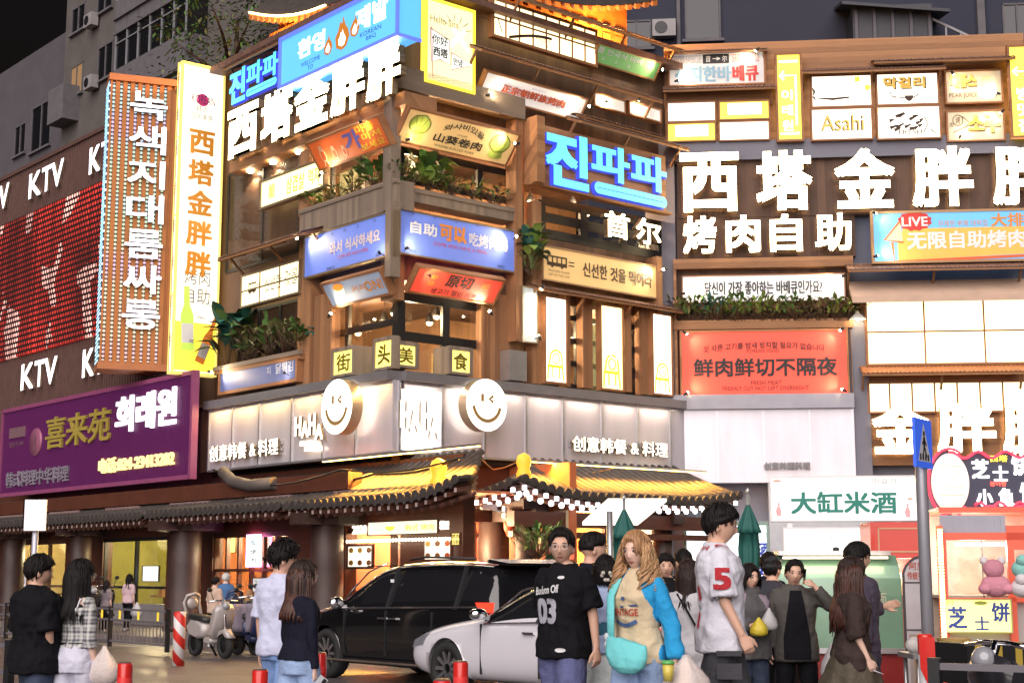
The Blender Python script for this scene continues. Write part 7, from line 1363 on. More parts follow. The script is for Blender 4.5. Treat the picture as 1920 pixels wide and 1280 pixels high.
# ---------------------------------------------------------------- people
from mathutils.bvhtree import BVHTree
def skin(n, c): return paint('skin_' + n, c, .5, var=.06, sc_=12, spec=.35)
SKIN = skin('warm', (.66, .40, .29)); SKINP = skin('pale', (.74, .49, .39)); LIPS = paint('lip_rose', (.38, .12, .10), .45, var=.05)
HBLK = paint('hair_black', (.007, .005, .005), .6, spec=.22, var=.3, sc_=30); HBRN = paint('hair_dark_brown', (.022, .011, .009), .55, spec=.3, var=.4, sc_=20); HBLO = paint('hair_honey_blond', (.36, .19, .09), .45, var=.35, sc_=14); HRED = paint('hair_reddish_brown', (.065, .020, .011), .45, var=.35, sc_=14)
EYEW = paint('eye_white', (.55, .5, .48), .3, var=0); GLF = paint('glasses_metal', (.5, .5, .52), .25, .8, var=0)
def cloth(n, c, rough=.85, **k): return paint('cloth_' + n, c, rough, var=k.pop('var', .10), sc_=k.pop('sc_', 6), bump=k.pop('bump', .35), bsc=k.pop('bsc', 35), **k)
def denim(n, c): return cloth('denim_' + n, c, .9, var=.28, sc_=5, bump=.4, bsc=60)
def remeshed(mb, vox, smooth=3):
    o = mb.build('tmp_form', [SKIN]); r = o.modifiers.new('r', 'REMESH'); r.mode = 'VOXEL'; r.voxel_size = vox
    if smooth: s_ = o.modifiers.new('s', 'SMOOTH'); s_.factor = .5; s_.iterations = smooth
    dg = bpy.context.evaluated_depsgraph_get(); me = bpy.data.meshes.new_from_object(o.evaluated_get(dg)); bpy.data.objects.remove(o)
    me.materials.clear(); me.polygons.foreach_set('use_smooth', [True] * len(me.polygons)); return me
def wrinkle(me, amp, f=(7, 7, 4), seed=0, hem=None):
    nr = [v.normal.copy() for v in me.vertices]
    for v, n in zip(me.vertices, nr):
        c = v.co; a = noise.noise(Vector((c.x * f[0] + seed, c.y * f[1], c.z * f[2]))) + .5 * noise.noise(Vector((c.x * f[0] * 2.3 + c.z * 6, c.y * f[1] * 2.2 + seed, c.z * f[2] * 2.4 - c.x * 5)))
        r = 1 - abs(noise.noise(Vector((c.x * 9 + c.z * 7 + seed, c.y * 9, c.z * 9 - c.x * 6)))) * 2
        v.co = c + n * amp * (a + .5 * r)
    me.update()
def mkpart(nm, me, mats, t, fn=None):
    for m in (mats if isinstance(mats, (list, tuple)) else [mats]): me.materials.append(m)
    if fn:
        for p in me.polygons: p.material_index = fn(p.center, p.normal)
    me.name = nm; o = bpy.data.objects.new(nm, me); sc.collection.objects.link(o); o.parent = t; return o
def ellring(c, a, b, n=24, sq=2.3):
    out = []
    for k in range(n):
        t_ = 2 * math.pi * k / n; cx, sy = math.cos(t_), math.sin(t_)
        out.append(Vector((c[0] + a * math.copysign(abs(cx) ** (2 / sq), cx), c[1] + b * math.copysign(abs(sy) ** (2 / sq), sy), c[2])))
    return out
TM = [(.80, .12, .10, .01), (.90, .168, .118, .012), (1.00, .150, .106, .006), (1.08, .142, .102, 0), (1.20, .158, .112, 0), (1.31, .175, .122, .0), (1.385, .168, .105, .008), (1.43, .135, .085, .016), (1.465, .092, .070, .018), (1.51, .058, .061, .015)]
TF = [(.80, .12, .10, .012), (.90, .170, .125, .018), (1.00, .138, .105, .008), (1.08, .118, .092, 0), (1.20, .130, .104, -.006), (1.29, .146, .124, -.012), (1.37, .144, .096, .004), (1.425, .112, .076, .014), (1.465, .072, .058, .018), (1.51, .049, .052, .015)]
class Body:
    def __init__(s, h, fem, P):
        s.k = h / 1.755; s.fem = fem; s.P = P; k = s.k; s.T = TF if fem else TM; s.lean = Vector(P.get('lean', (0, 0, 0)))
        sw = (.144 if fem else .168) * P.get('broad', 1)
        s.J = {}
        for sd, sx in (('L', 1), ('R', -1)):
            sh = s.off(Vector((sx * sw, .008, 1.395 if not fem else 1.375)) * k); up, fo = P.get('arm' + sd, ((.13 * sx, .03, -1), (.04 * sx, -.16, -1)))
            el = sh + Vector(up).normalized() * .285 * k; wr = el + Vector(fo).normalized() * .250 * k
            hp = Vector((sx * .088, .0, .885)) * k; th, sk = P.get('leg' + sd, ((.03 * sx, -.03, -1), (0, .03, -1)))
            kn = hp + Vector(th).normalized() * .42 * k; an = kn + Vector(sk).normalized() * .40 * k
            s.J[sd] = dict(sh=sh, el=el, wr=wr, hp=hp, kn=kn, an=an, sx=sx, fo=Vector(fo).normalized())
        s.neck = s.off(Vector((0, .016, 1.475)) * k); hp_ = P.get('head', (0, 0, 0))          # yaw, pitch, roll in degrees
        s.hc = s.off(Vector((0, -.016, 1.607)) * k) + Vector(P.get('hoff', (0, 0, 0)))
        s.HM = Matrix.Translation(s.hc) @ Matrix.Rotation(R(hp_[0]), 4, 'Z') @ Matrix.Rotation(R(hp_[1]), 4, 'X') @ Matrix.Rotation(R(hp_[2]), 4, 'Y') @ Matrix.Scale(k * P.get('hs', 1.09), 4)
    def off(s, v): 
        f = max(0, v.z / s.k - .9); return v + s.lean * f * s.k
    def torso(s, mb, ease=0, z0=.80, z1=1.5, wide=0, hemw=0, top=None):
        k = s.k; L_ = []; T = s.T; zs = sorted(set([z0] + [t_[0] for t_ in T if z0 < t_[0] < z1] + [z1]))
        for z in zs:
            i = max(0, min(len(T) - 2, max(j for j in range(len(T)) if T[j][0] <= max(z, T[0][0])) if z >= T[0][0] else 0))
            a, b = T[i], T[i + 1]; f = (z - a[0]) / (b[0] - a[0]) if z >= T[0][0] else 0
            w_, d_, y = [a[j] + (b[j] - a[j]) * f for j in (1, 2, 3)]
            if z < .9: w_, d_ = (.168, .118)
            e = ease * (1 if z < 1.40 else max(.15, (1.5 - z) / .1)); hb = hemw * max(0, (1.15 - z) / .4)
            if wide and z < 1.3: w_ = max(w_, .16 + 0 * z)
            c = s.off(Vector((0, y, z)) * k); L_.append(ellring(c, (w_ + e + hb) * k, (d_ + e * .9 + hb) * k))
        mb.ring(L_, 0, True)
    def arm(s, mb, sd, rs, f0=0.0, f1=2.0, cap=True):
        """tube along the arm from fraction f0 to f1 (1 = elbow, 2 = wrist); rs radii at shoulder, elbow, wrist"""
        j = s.J[sd]; pts = []; rr = []; n = 9
        for i in range(n + 1):
            f = f0 + (f1 - f0) * i / n
            p = j['sh'].lerp(j['el'], f) if f <= 1 else j['el'].lerp(j['wr'], f - 1); r = rs[0] + (rs[1] - rs[0]) * f if f <= 1 else rs[1] + (rs[2] - rs[1]) * (f - 1)
            pts.append(p); rr.append(r * s.k)
        if f0 <= 0: pts.insert(0, j['sh'] + Vector((-j['sx'] * .07, .0, .005)) * s.k); rr.insert(0, rs[0] * .9 * s.k)
        mb.tube(pts, rr, 14)
    def leg(s, mb, sd, rs, f1=2.0, f0=0.0):
        j = s.J[sd]; pts = []; rr = []; n = 10
        for i in range(n + 1):
            f = f0 + (f1 - f0) * i / n; p = j['hp'].lerp(j['kn'], f) if f <= 1 else j['kn'].lerp(j['an'], f - 1); r = rs[0] + (rs[1] - rs[0]) * f if f <= 1 else rs[1] + (rs[2] - rs[1]) * (f - 1)
            if rs[2] < .06 and 1.1 < f < 1.6: r += .012
            pts.append(p); rr.append(r * s.k)
        mb.tube(pts, rr, 16)
    def hand(s, mb, sd, curl=.5, palm=None):
        j = s.J[sd]; k = s.k * (.90 if s.fem else 1.0); d = j['fo']; n = Vector(palm) if palm else Vector((-j['sx'], .25, 0)); n = (n - d * n.dot(d)).normalized(); a = d.cross(n) ; a = a if a.y < 0 else -a   # a: thumb side, forward
        w_ = j['wr']; loops = []
        for f, ww, tt in ((-.02, .026, .022), (.02, .032, .019), (.055, .040, .017), (.085, .041, .014), (.098, .036, .010)):
            c = w_ + d * f * k; loops.append([c + (a * math.cos(2 * math.pi * i / 14) * ww + n * math.sin(2 * math.pi * i / 14) * tt) * k for i in range(14)])
        mb.ring(loops)
        for i, (o_, L_) in enumerate(((.030, .070), (.010, .080), (-.010, .074), (-.029, .058))):
            p = w_ + (d * .088 + a * o_) * k; dd = d.copy(); pts = [p]; c_ = curl * (1 + .12 * i)
            for q_, fr in ((0, .45), (1, .32), (2, .25)):
                ang = c_ * (.55, .9, .7)[q_]; dd = (dd * math.cos(ang) + n * math.sin(ang)).normalized(); dd = (dd + a * o_ * 1.2 * (1 - curl)).normalized(); p = p + dd * L_ * fr * k; pts.append(p)
            mb.tube(pts, [r * k for r in (.0095, .0092, .0085, .0070)], 8)
        p = w_ + (d * .03 + a * .030) * k; d2 = (d * .72 + a * .62 + n * .25).normalized(); d3 = (d * .9 + a * .15 + n * .35).normalized(); mb.tube([p, p + d2 * .038 * k, p + (d2 * .038 + d3 * .032) * k, p + (d2 * .038 + d3 * .056) * k], [r * k for r in (.014, .012, .0105, .008)], 8)
def headpt(t_, a, fem=False):
    """point on the head: t_ polar angle from the crown, a azimuth (0 = face, +90 = person's left); head-local metres, eyes at z 0"""
    st, ct = math.sin(t_), math.cos(t_); x = st * math.sin(a); y = -st * math.cos(a); z = ct
    X = .0765 * x; Y = .097 * y; Z = .116 * z
    if z < 0:
        q = -z; X *= 1 - .30 * q ** 1.6; Y *= (1 - .10 * q ** 2) if y < 0 else (1 - .42 * q ** 1.1)
        if y > 0: Z *= .8
    if y < 0: Y = -min(.100, abs(Y) * 1.05) if z > -.2 else Y
    f = max(0, -y) ; 
    if f > 0:
        def g(cx, cz, sx, sz, am): return am * math.exp(-((X - cx) / sx) ** 2 - ((Z - cz) / sz) ** 2) * f
        d = g(0, -.034, .011, .014, .022) + g(0, -.012, .008, .018, .010) + g(.031, .003, .017, .011, -.008) + g(-.031, .003, .017, .011, -.008) + g(0, .024, .05, .010, .004)
        d += g(0, -.066, .022, .007, .005) + g(0, -.078, .02, .006, .002) + g(0, -.072, .02, .002, -.003) + g(0, -.102, .026, .016, .008) + g(.045, -.03, .02, .018, .004) + g(-.045, -.03, .02, .018, .004) + g(.013, -.040, .007, .007, .006) + g(-.013, -.040, .007, .007, .006)
        Y -= d
    if fem: X *= .95
    return Vector((X, Y, Z))
def head(mb, B):
    loops = []; nu, nv = 48, 40
    for j in range(1, nv): loops.append([B.HM @ headpt(math.pi * j / nv, 2 * math.pi * i / nu, B.fem) for i in range(nu)])
    mb.ring(loops)
    for sx in (-1, 1):
        st = len(mb.v); mb.ell((0, 0, 0), (.010, .020, .032), 10, 8); mb.xf(B.HM @ Matrix.Translation((sx * .079, .012, -.012)) @ Matrix.Rotation(R(-14 * sx), 4, 'Z') @ Matrix.Rotation(R(8), 4, 'X'), st)
    mb.tube([B.off(Vector((0, .018, 1.42)) * B.k), B.neck, B.HM @ Vector((0, .018, -.06))], [r * B.k * (.86 if B.fem else 1) for r in (.066, .056, .054)], 16)
def hair(t, B, style, mat, seed=0, length=.0, vol=.016, mat2=None, wavy=0, far=False, fringe=58, part=.0):
    rnd = random.Random(seed); q = MB(); hs = B.HM.to_scale().x
    def endt(a):
        c = math.cos(a)                       # 1 at the face
        if style == 'long' or style == 'bob': lim = fringe if c > .80 else (96 if c > .35 else 118)
        elif style == 'under': lim = fringe if c > .75 else (76 if c > -.2 else 92)
        else: lim = (fringe if c > .72 else (80 if c > .2 else (90 if c > -.35 else 118))) + 7 * noise.noise(Vector((a * 5, seed, 0)))
        return R(lim)
    loops = []; nu = 40; nv = 14
    for j in range(nv + 1):
        lp = []
        for i in range(nu):
            a = 2 * math.pi * i / nu; te = sum(endt(a + d) for d in (-.2, -.1, 0, .1, .2)) / 5; tt = .03 + te * j / nv; v = headpt(tt, a, B.fem); o_ = vol * (1.0 if tt < 1.2 else max(.25, 1 - (tt - 1.2) * .9)) * (.55 + .45 * min(1, tt / .5)); n = v.normalized()
            v = v + n * (o_ * (1 + .35 * noise.noise(v * 40 + Vector((seed, 0, 0)))) if j < nv else .002); lp.append(B.HM @ v)
        loops.append(lp)
    q.ring(loops)
    nl = 40 if far else 150
    for i in range(nl):
        a = rnd.uniform(0, 2 * math.pi); te = endt(a) * rnd.uniform(.80, 1.12); t0 = te * rnd.uniform(.0, .55); pts = []; sw = rnd.uniform(-.25, .25); rs = []
        n = 6
        for j in range(n + 1):
            tt = t0 + (te - t0) * j / n; aa = a + sw * (j / n) + part * (j / n); v = headpt(tt, aa, B.fem); lift = vol * rnd.uniform(.85, 1.25) * (1 if tt < 1.2 else .6); pts.append(B.HM @ (v + v.normalized() * lift)); rs.append(.011 * hs * math.sin(math.pi * (.18 + .75 * j / n)))
        q.tube(pts, rs, 5, 0, flat=.5)
    if style == 'curly':
        for i in range(110 if not far else 30):
            a = rnd.uniform(0, 2 * math.pi); tt = rnd.uniform(.1, 1.0) * endt(a) * .9; c = headpt(tt, a) ; c = c + c.normalized() * (vol + rnd.uniform(.0, .012)); r = rnd.uniform(.010, .018)
            ax = Vector((rnd.uniform(-1, 1), rnd.uniform(-1, 1), rnd.uniform(-1, 1))).normalized(); b1 = ax.orthogonal().normalized(); b2 = ax.cross(b1); pts = [B.HM @ (c + (b1 * math.cos(x * .9) + b2 * math.sin(x * .9)) * r + ax * x * .002) for x in range(6)]; q.tube(pts, [.006 * hs] * 6, 5)
    o = q.build('hair', mat, t)
    if length:
        q = MB(); q2 = MB(); nl = 60 if far else 420
        for i in range(nl):
            a = rnd.uniform(R(62), R(298)); v = headpt(R(rnd.uniform(60, 100)), a, B.fem); v = v + v.normalized() * vol * .8; p = B.HM @ v; pts = [p]; L_ = length * rnd.uniform(.75, 1.05) * B.k; ph = rnd.uniform(0, 6); front = math.cos(a) > -.15; rr = [.012]
            out = (B.HM.to_3x3() @ Vector((v.x, v.y, 0))).normalized()
            n = 9
            for j in range(1, n + 1):
                f = j / n; z = p.z - L_ * f; push = .02 + (.05 if z < B.k * 1.42 else .0) * min(1, (B.k * 1.42 - z) * 8 if z < B.k * 1.42 else 0)
                c = Vector((p.x, p.y, z)) + out * push * B.k + Vector((math.sin(ph + f * 9), math.cos(ph + f * 8), 0)) * wavy * f
                pts.append(c); rr.append(.0072 * math.sin(math.pi * (.35 + .6 * f)) + .002)
            tgt = q2 if (mat2 and rnd.random() < .55) else q; tgt.tube(pts, [r * B.k for r in rr], 6, 0, flat=.6)
            if mat2: 
                k_ = 5; q2.tube([x + Vector((.003, .003, 0)) for x in pts[k_:]], [r * B.k * 1.05 for r in rr[k_:]], 5, 0, flat=.6)
        q.build('hair_length', mat, t)
        if mat2: q2.build('hair_ends', mat2, t)
def face(t, B, glasses=False, brow=HBLK, far=False, mouth_open=False):
    if far: return
    for sx in (-1, 1):
        q = MB(); q.ell((0, 0, 0), (.0145, .006, .0062), 12, 8); q.xf(B.HM @ Matrix.Translation((sx * .031, -.0890, .003))); e = q.build('eye', EYEW, t)
        q = MB(); q.lathe([(.002, .0035), (.0062, .0035), (.0062, 0)], 12, 0, axis='y'); q.xf(B.HM @ Matrix.Translation((sx * .030, -.0925, .003))); q.tube([B.HM @ Vector((sx * (.031 + d), -.0935 + abs(d) * .15, .0090 - d * d * 12)) for d in (-.016, -.008, 0, .008, .016)], .0016 * B.k, 5); q.build('iris', HBLK, e)
        q = MB(); q.tube([B.HM @ Vector((sx * (.032 + d), -.0995 + abs(d) * .25, .026 - d * d * 10)) for d in (-.018, -.009, 0, .009, .019)], [.002 * B.k, .0032 * B.k, .0034 * B.k, .003 * B.k, .0015 * B.k], 6); q.build('eyebrow', brow, t)
    if glasses:
        q = MB()
        for sx in (-1, 1):
            q.tube([B.HM @ Vector((sx * .032 + .024 * math.cos(2 * math.pi * i / 18), -.112, .0 + .019 * math.sin(2 * math.pi * i / 18))) for i in range(19)], .0016, 5); q.tube([B.HM @ Vector((sx * .056, -.110, .006)), B.HM @ Vector((sx * .078, -.06, .008)), B.HM @ Vector((sx * .082, .012, .006))], .0016, 5)
        q.tube([B.HM @ Vector((x, -.114, .004)) for x in (-.009, 0, .009)], .0016, 5); q.build('glasses', GLF, t)
def print_on(t, me, nm, mb, mat, mi=0):
    """drape a flat print onto the garment's front"""
    bv = BVHTree.FromPolygons([v.co for v in me.vertices], [tuple(p.vertices) for p in me.polygons]); 
    for i, v in enumerate(mb.v):
        h = bv.ray_cast(Vector((v.x, -2, v.z)), Vector((0, 1, 0)))[0]
        if h: mb.v[i] = Vector((v.x, h.y - .011, v.z))
    return mb.build(nm, mat, t)
def side_print(t, me, nm, mb, mat, origin, nrm):
    """drape a flat print (built in XZ about 0) onto a garment along direction nrm at origin"""
    bv = BVHTree.FromPolygons([v.co for v in me.vertices], [tuple(p.vertices) for p in me.polygons]); n = Vector(nrm).normalized(); u = Vector((0, 0, 1)).cross(n).normalized(); z = Vector((0, 0, 1)); o = Vector(origin)
    for i, v in enumerate(mb.v):
        p = o + u * v.x + z * v.z; h = bv.ray_cast(p + n * .6, -n)[0]
        mb.v[i] = (h + n * .013) if h else p + n * .02
    return mb.build(nm, mat, t)
def person(label, px, ytop, Y, rz, base=0.0, fem=False, pose=None, skinm=SKIN, hairk=None, top=None, bottom=None, skirt=None, glasses=False, far=False, vox=.0068, group=None, shoes=True, curl=(.6, .6), palms=(None, None)):
    p = at_depth(px, ytop, Y); h = p.z - base - .012; t = thing('person', label, 'person', locz(p.x, p.y, base, R(rz)), group); B = Body(h, fem, pose or {}); k = B.k
    if far: vox = .014
    q = MB(); B.torso(q); head(q, B); fe = .88 if fem else 1
    for sd in 'LR':
        B.arm(q, sd, (.050 * fe, .039 * fe, .026 * fe)); B.leg(q, sd, (.085, .060, .038)); B.hand(q, sd, curl[0 if sd == 'L' else 1], palms[0 if sd == 'L' else 1])
        an = B.J[sd]['an']; q.ell(an + Vector((0, -.05, -.035)) * k, (.04 * k, .11 * k, .035 * k), 12, 8)
    me = remeshed(q, vox, 2); inv = B.HM.inverted()
    def fm(c, n):
        l = inv @ c
        return 1 if abs(l.x) < .024 - abs(l.z + .071) * .8 and -.081 < l.z < -.062 and l.y < -.07 else 0
    mkpart('body', me, [skinm, LIPS], t, fm); face(t, B, glasses, far=far)
    hk = dict(hairk or {}); hair(t, B, hk.pop('style', 'short'), hk.pop('mat', HBLK), far=far, **hk)
    gm = {}
    def garment(nm, mb, mats, v, amp, seed=0, fn=None):
        m_ = remeshed(mb, v, 2); wrinkle(m_, amp * 1.5 * k, seed=seed + px); o = mkpart(nm, m_, mats, t, fn); gm[nm] = m_; return o
    v2 = vox * 1.25
    if bottom:
        b = dict(bottom); q = MB(); B.torso(q, b.get('ease', .012), .80, b.get('waist', 1.04)); w_ = b.get('w', (.10, .085, .075))
        for sd in 'LR': B.leg(q, sd, w_, b.get('len', 1.98))
        garment(b.get('name', 'trousers'), q, b['mat'], v2, b.get('amp', .008), 3)
        if b.get('belt'): q = MB(); c = B.off(Vector((0, .004, 1.03)) * k); q.ring([ellring(c + Vector((0, 0, dz)), (.160 if not fem else .148) * k, .118 * k) for dz in (-.02 * k, .02 * k)], 0, True); q.build('belt', BLACK, t)
    if skirt:
        b = dict(skirt); q = MB(); L_ = []; n = 40
        for i, (z, w_, d_) in enumerate(b['prof']): L_.append([Vector((c_.x * (1 + b.get('fold', .05) * i / len(b['prof']) * math.sin(j * 2 * math.pi * 9 / n + i * .4)), c_.y * (1 + b.get('fold', .05) * i / len(b['prof']) * math.sin(j * 2 * math.pi * 9 / n + i * .4)) + b.get('sweep', 0) * (i / len(b['prof'])) ** 2, c_.z)) for j, c_ in enumerate(ellring(B.off(Vector((0, .008, z)) * k), w_ * k, d_ * k, n, 2))])
        q.ring(list(reversed(L_))); garment('skirt', q, b['mat'], v2, b.get('amp', .008), 5)
    if top:
        b = dict(top); q = MB(); e = b.get('ease', .03); B.torso(q, e, b.get('hem', .82), b.get('neck', 1.49), hemw=b.get('hemw', 0)); sl = b.get('sleeve', .8)
        for sd in 'LR':
            r = b.get('sr', (.068, .070, .05)); r = (min(r[0], .064), r[1], r[2]); f = sl if not isinstance(sl, dict) else sl[sd]
            if f: B.arm(q, sd, r, 0, f)
        Jl = B.J
        def fn(c, n):
            if not b.get('mat2'): return 0
            for sd in 'LR':
                j = Jl[sd]; 
                if (c - j['sh']).dot(Vector((j['sx'], 0, .45)).normalized()) > -.045 * k and (c.z < 1.5 * k): return 1
                a = j['sh'].lerp(j['el'], .5)
                if abs(c.x) > .15 * k and c.x * j['sx'] > 0 and (c - j['el']).length < .26 * k and (abs(c.x) > .19 * k or (c - j['sh'].lerp(j['el'], .6)).length < .11 * k): return 1
            return 0
        if b.get('name') not in ('jacket', 'blazer', 'vest') and not far and b.get('neck', 2) > 1.4:
            qc = MB(); ce = B.off(Vector((0, .016, 1.472)) * k); qc.tube([ce + Vector((.079 * k * math.cos(i * math.pi / 14), .072 * k * math.sin(i * math.pi / 14), -.012 * math.sin(i * math.pi / 14) * -1)) for i in range(29)], .011 * k, 6, flat=1.4); qc.build('collar', b['mat'], t)
        garment(b.get('name', 'shirt'), q, [b['mat']] + ([b['mat2']] if b.get('mat2') else []), v2, b.get('amp', .010), 7, fn)
    if shoes:
        for sd in 'LR':
            j = B.J[sd]; q = MB(); f = Vector((0, -1, 0)); a = j['an']; z0 = max(.0, a.z - .085 * k); loops = []
            for yy, ww, hh in ((.07, .03, .06), (.05, .04, .09), (.0, .042, .10), (-.07, .046, .075), (-.14, .046, .055), (-.185, .03, .035)): loops.append([Vector((a.x + ww * k * math.cos(2 * math.pi * i / 14), a.y + yy * k, z0 + max(.0, hh * k * (.5 + .5 * math.sin(2 * math.pi * i / 14))))) for i in range(14)])
            q.ring(loops); q.build('shoe', b.get('shoe', paint('shoe_white', (.5, .5, .5), .6)) if (b := (bottom or skirt or {})) else BLACK, t)
    return t, B, gm
def bag_mesh(w_, h_, seed=0, n=22, d_=.5):
    """limp carrier bag hanging from its handles at the origin"""
    q = MB(); loops = []
    for i, (f, r) in enumerate(((0, .12), (.10, .22), (.25, .48), (.5, .85), (.75, 1.0), (.92, .85), (1, .4))):
        loops.append([Vector((w_ / 2 * r * math.cos(2 * math.pi * k / n) * (1 + .22 * noise.noise(Vector((k * .9, f * 4, seed)))), w_ / 2 * d_ * r * math.sin(2 * math.pi * k / n) * (1 + .3 * noise.noise(Vector((k * 1.1, f * 4, seed + 5)))), -h_ * f + .02 * noise.noise(Vector((k, seed, f))))) for k in range(n)])
    q.ring(loops); return q
def thin_bag(name, col):
    m, nt, b = _mk(name); b.inputs['Base Color'].default_value = (*col, 1); b.inputs['Roughness'].default_value = .28; b.inputs['Transmission Weight'].default_value = .4
    nz = nd(nt, 'ShaderNodeTexNoise', i_Scale=14.0, i_Detail=4.0); bp = nd(nt, 'ShaderNodeBump', i_Strength=.4, i_Distance=.012); nt.links.new(nz.outputs[0], bp.inputs['Height']); nt.links.new(bp.outputs[0], b.inputs['Normal']); return m
BAGP = thin_bag('carrier_bag_peach', (.85, .74, .70)); BAGW = thin_bag('carrier_bag_white', (.70, .68, .70))
WALKA = dict(legL=((.03, -.22, -1), (.0, .12, -1)), legR=((-.03, .18, -1), (0, .42, -1))); WALKB = dict(legL=((.03, .16, -1), (0, .40, -1)), legR=((-.03, -.22, -1), (0, .10, -1)))
CBLK = cloth('black', (.007, .007, .009), var=.2, spec=.15); CBLKN = cloth('navy_black', (.010, .011, .022), spec=.15); CWHT = cloth('white', (.66, .66, .74), var=.03); CGRY = cloth('charcoal_blazer', (.075, .068, .062), var=.12)
DJ1 = denim('blue', (.12, .17, .36)); DJ2 = denim('light_blue', (.30, .42, .66)); DJ3 = denim('violet_blue', (.10, .11, .24)); DJ4 = denim('dark', (.035, .05, .09)); DGC = cloth('washed_black', (.05, .05, .06), var=.25)
# 1 black shirted man
t, B, gm = person('man in glasses and an oversized black shirt with pale numerals, walking at the centre', 1055, 985, 10.8, -34, base=.15, pose=dict(WALKA, armL=((.24, .14, -1), (.12, -.02, -1)), armR=((-.12, .22, -1), (.10, .12, -1)), head=(24, 0, 0), broad=.98), hairk=dict(style='short', seed=1, vol=.022, fringe=52), top=dict(mat=CBLK, ease=.040, hem=.80, sleeve=.85, sr=(.085, .088, .06), amp=.012, hemw=.015), bottom=dict(mat=DJ3, w=(.115, .11, .11)), glasses=True, curl=(.9, .6))
k = B.k; q = MB(); write(q, '03', -.145 * k, 1.045 * k, .035 * k, 1.235 * k, 0, .05); print_on(t, gm['shirt'], 'shirt_print', q, cloth('print_silver', (.36, .36, .42), bump=0)); q = MB(); write(q, 'Bonbon Off', -.15 * k, 1.265 * k, .06 * k, 1.325 * k, 0, .03, skew=.02); print_on(t, gm['shirt'], 'shirt_print', q, cloth('print_white', (.6, .6, .62), bump=0))
q = MB(); blob(q, arc_pts(.07 * k, 1.385 * k, .026 * k, .012 * k, 0, 360, 16), 0); blob(q, arc_pts(.07 * k, .86 * k, .045 * k, .016 * k, 0, 360, 16), 0); print_on(t, gm['shirt'], 'shirt_patch', q, cloth('print_white', (.6, .6, .62), bump=0))
# 2 woman with the blue raglan sleeves
CREAM = cloth('cream_jersey', (.62, .50, .33), var=.06); AZURE = cloth('azure', (.015, .30, .62), var=.08)
t, B, gm = person('woman with long wavy blond hair, cream shirt with blue raglan sleeves and an aqua bag', 1195, 991, 9.9, -36, base=.15, fem=True, skinm=SKINP, pose=dict(WALKB, armL=((.40, .10, -1), (.16, -.10, -1)), armR=((-.14, .04, -1), (.20, -.35, -1)), head=(2, 0, 0), broad=.98), hairk=dict(style='long', mat=HBLO, seed=2, vol=.024, length=.27, wavy=.045, mat2=paint('hair_light_blond', (.46, .27, .13), .45, var=.3, sc_=14), fringe=56), top=dict(mat=CREAM, mat2=AZURE, ease=.034, hem=.84, sleeve=1.93, sr=(.072, .066, .055), amp=.012), bottom=dict(mat=DJ2, w=(.105, .10, .11)), curl=(1.0, .7))
k = B.k; q = MB(); write(q, 'VINTAGE', -.14 * k, 1.165 * k, .085 * k, 1.215 * k, 0, .03); print_on(t, gm['shirt'], 'shirt_print', q, cloth('print_brick', (.42, .06, .03), bump=0))
q = MB(); stroke(q, [(x * k, (1.10 + 4 * (x + .02) ** 2) * k) for x in [-.11 + .18 * i / 12 for i in range(13)]], .026 * k, 0); stroke(q, [(-.05 * k, 1.225 * k), (.09 * k, 1.24 * k)], .012, 0); blob(q, arc_pts(-.02 * k, 1.285 * k, .018 * k, .014 * k, 0, 360, 12), 0); print_on(t, gm['shirt'], 'shirt_print', q, cloth('print_navy', (.06, .11, .25), bump=0))
AQUA = cloth('aqua_canvas', (.16, .58, .60), var=.06); tb = thing('shoulder_bag', 'slouchy aqua shoulder bag worn by the blond woman', 'bag', t.matrix_basis.copy())
q = MB(); loops = []
for f, w_, d_ in ((0, .155, .035), (.2, .165, .06), (.5, .16, .075), (.8, .125, .065), (1, .06, .03)): loops.append([Vector((.035 + w_ * math.cos(2 * math.pi * i / 24) + .02 * f, -.215 - .03 * f + d_ * math.sin(2 * math.pi * i / 24) * (1 + .2 * noise.noise(Vector((i, f * 5, 1)))), 1.00 - .22 * f - (.03 * math.cos(2 * math.pi * i / 24)) * (1 - f))) * k for i in range(24)])
q.ring(loops); me = remeshed(q, .009, 2); wrinkle(me, .008, seed=4); mkpart('pouch', me, AQUA, tb)
q = MB(); q.tube([Vector(v) * k for v in ((-.105, -.20, 1.0), (-.115, -.185, 1.15), (-.125, -.165, 1.30), (-.11, -.09, 1.415), (-.08, .0, 1.445))], .032 * k, 8, flat=.3); q.build('strap', AQUA, tb)
q = MB(); q.ell(Vector((-.13, -.215, 1.02)) * k, (.02, .014, .028), 10, 8); q.ell(Vector((-.13, -.22, .97)) * k, (.014, .012, .022), 10, 8); q.build('charm', paint('charm_grey', (.5, .55, .58), .5), tb)
wr = t.matrix_basis @ (B.J['L']['wr'] + B.J['L']['fo'] * .07 * k); q = bag_mesh(.34, .30, 3); o = q.build('carrier_bag', BAGP, None, Matrix.Translation(wr + Vector((.06, -.03, .10)))); tag(o, 'peach plastic carrier bag in the hand of the blond woman', 'bag')
c = thing('drink_cup', 'clear cup of yellow drink with a green lid beside the peach bag', 'drink', Matrix.Translation(at_depth(1253, 1276, 9.6))); q = MB(); q.lathe([(.030, 0), (.038, .105)], 18); q.build('cup', paint('cup_yellow', (.65, .52, .10), .2), c); q = MB(); q.lathe([(.042, .105), (.042, .118), (.03, .128), (.002, .13)], 18); q.build('lid', paint('lid_green', (.12, .45, .12), .35), c)
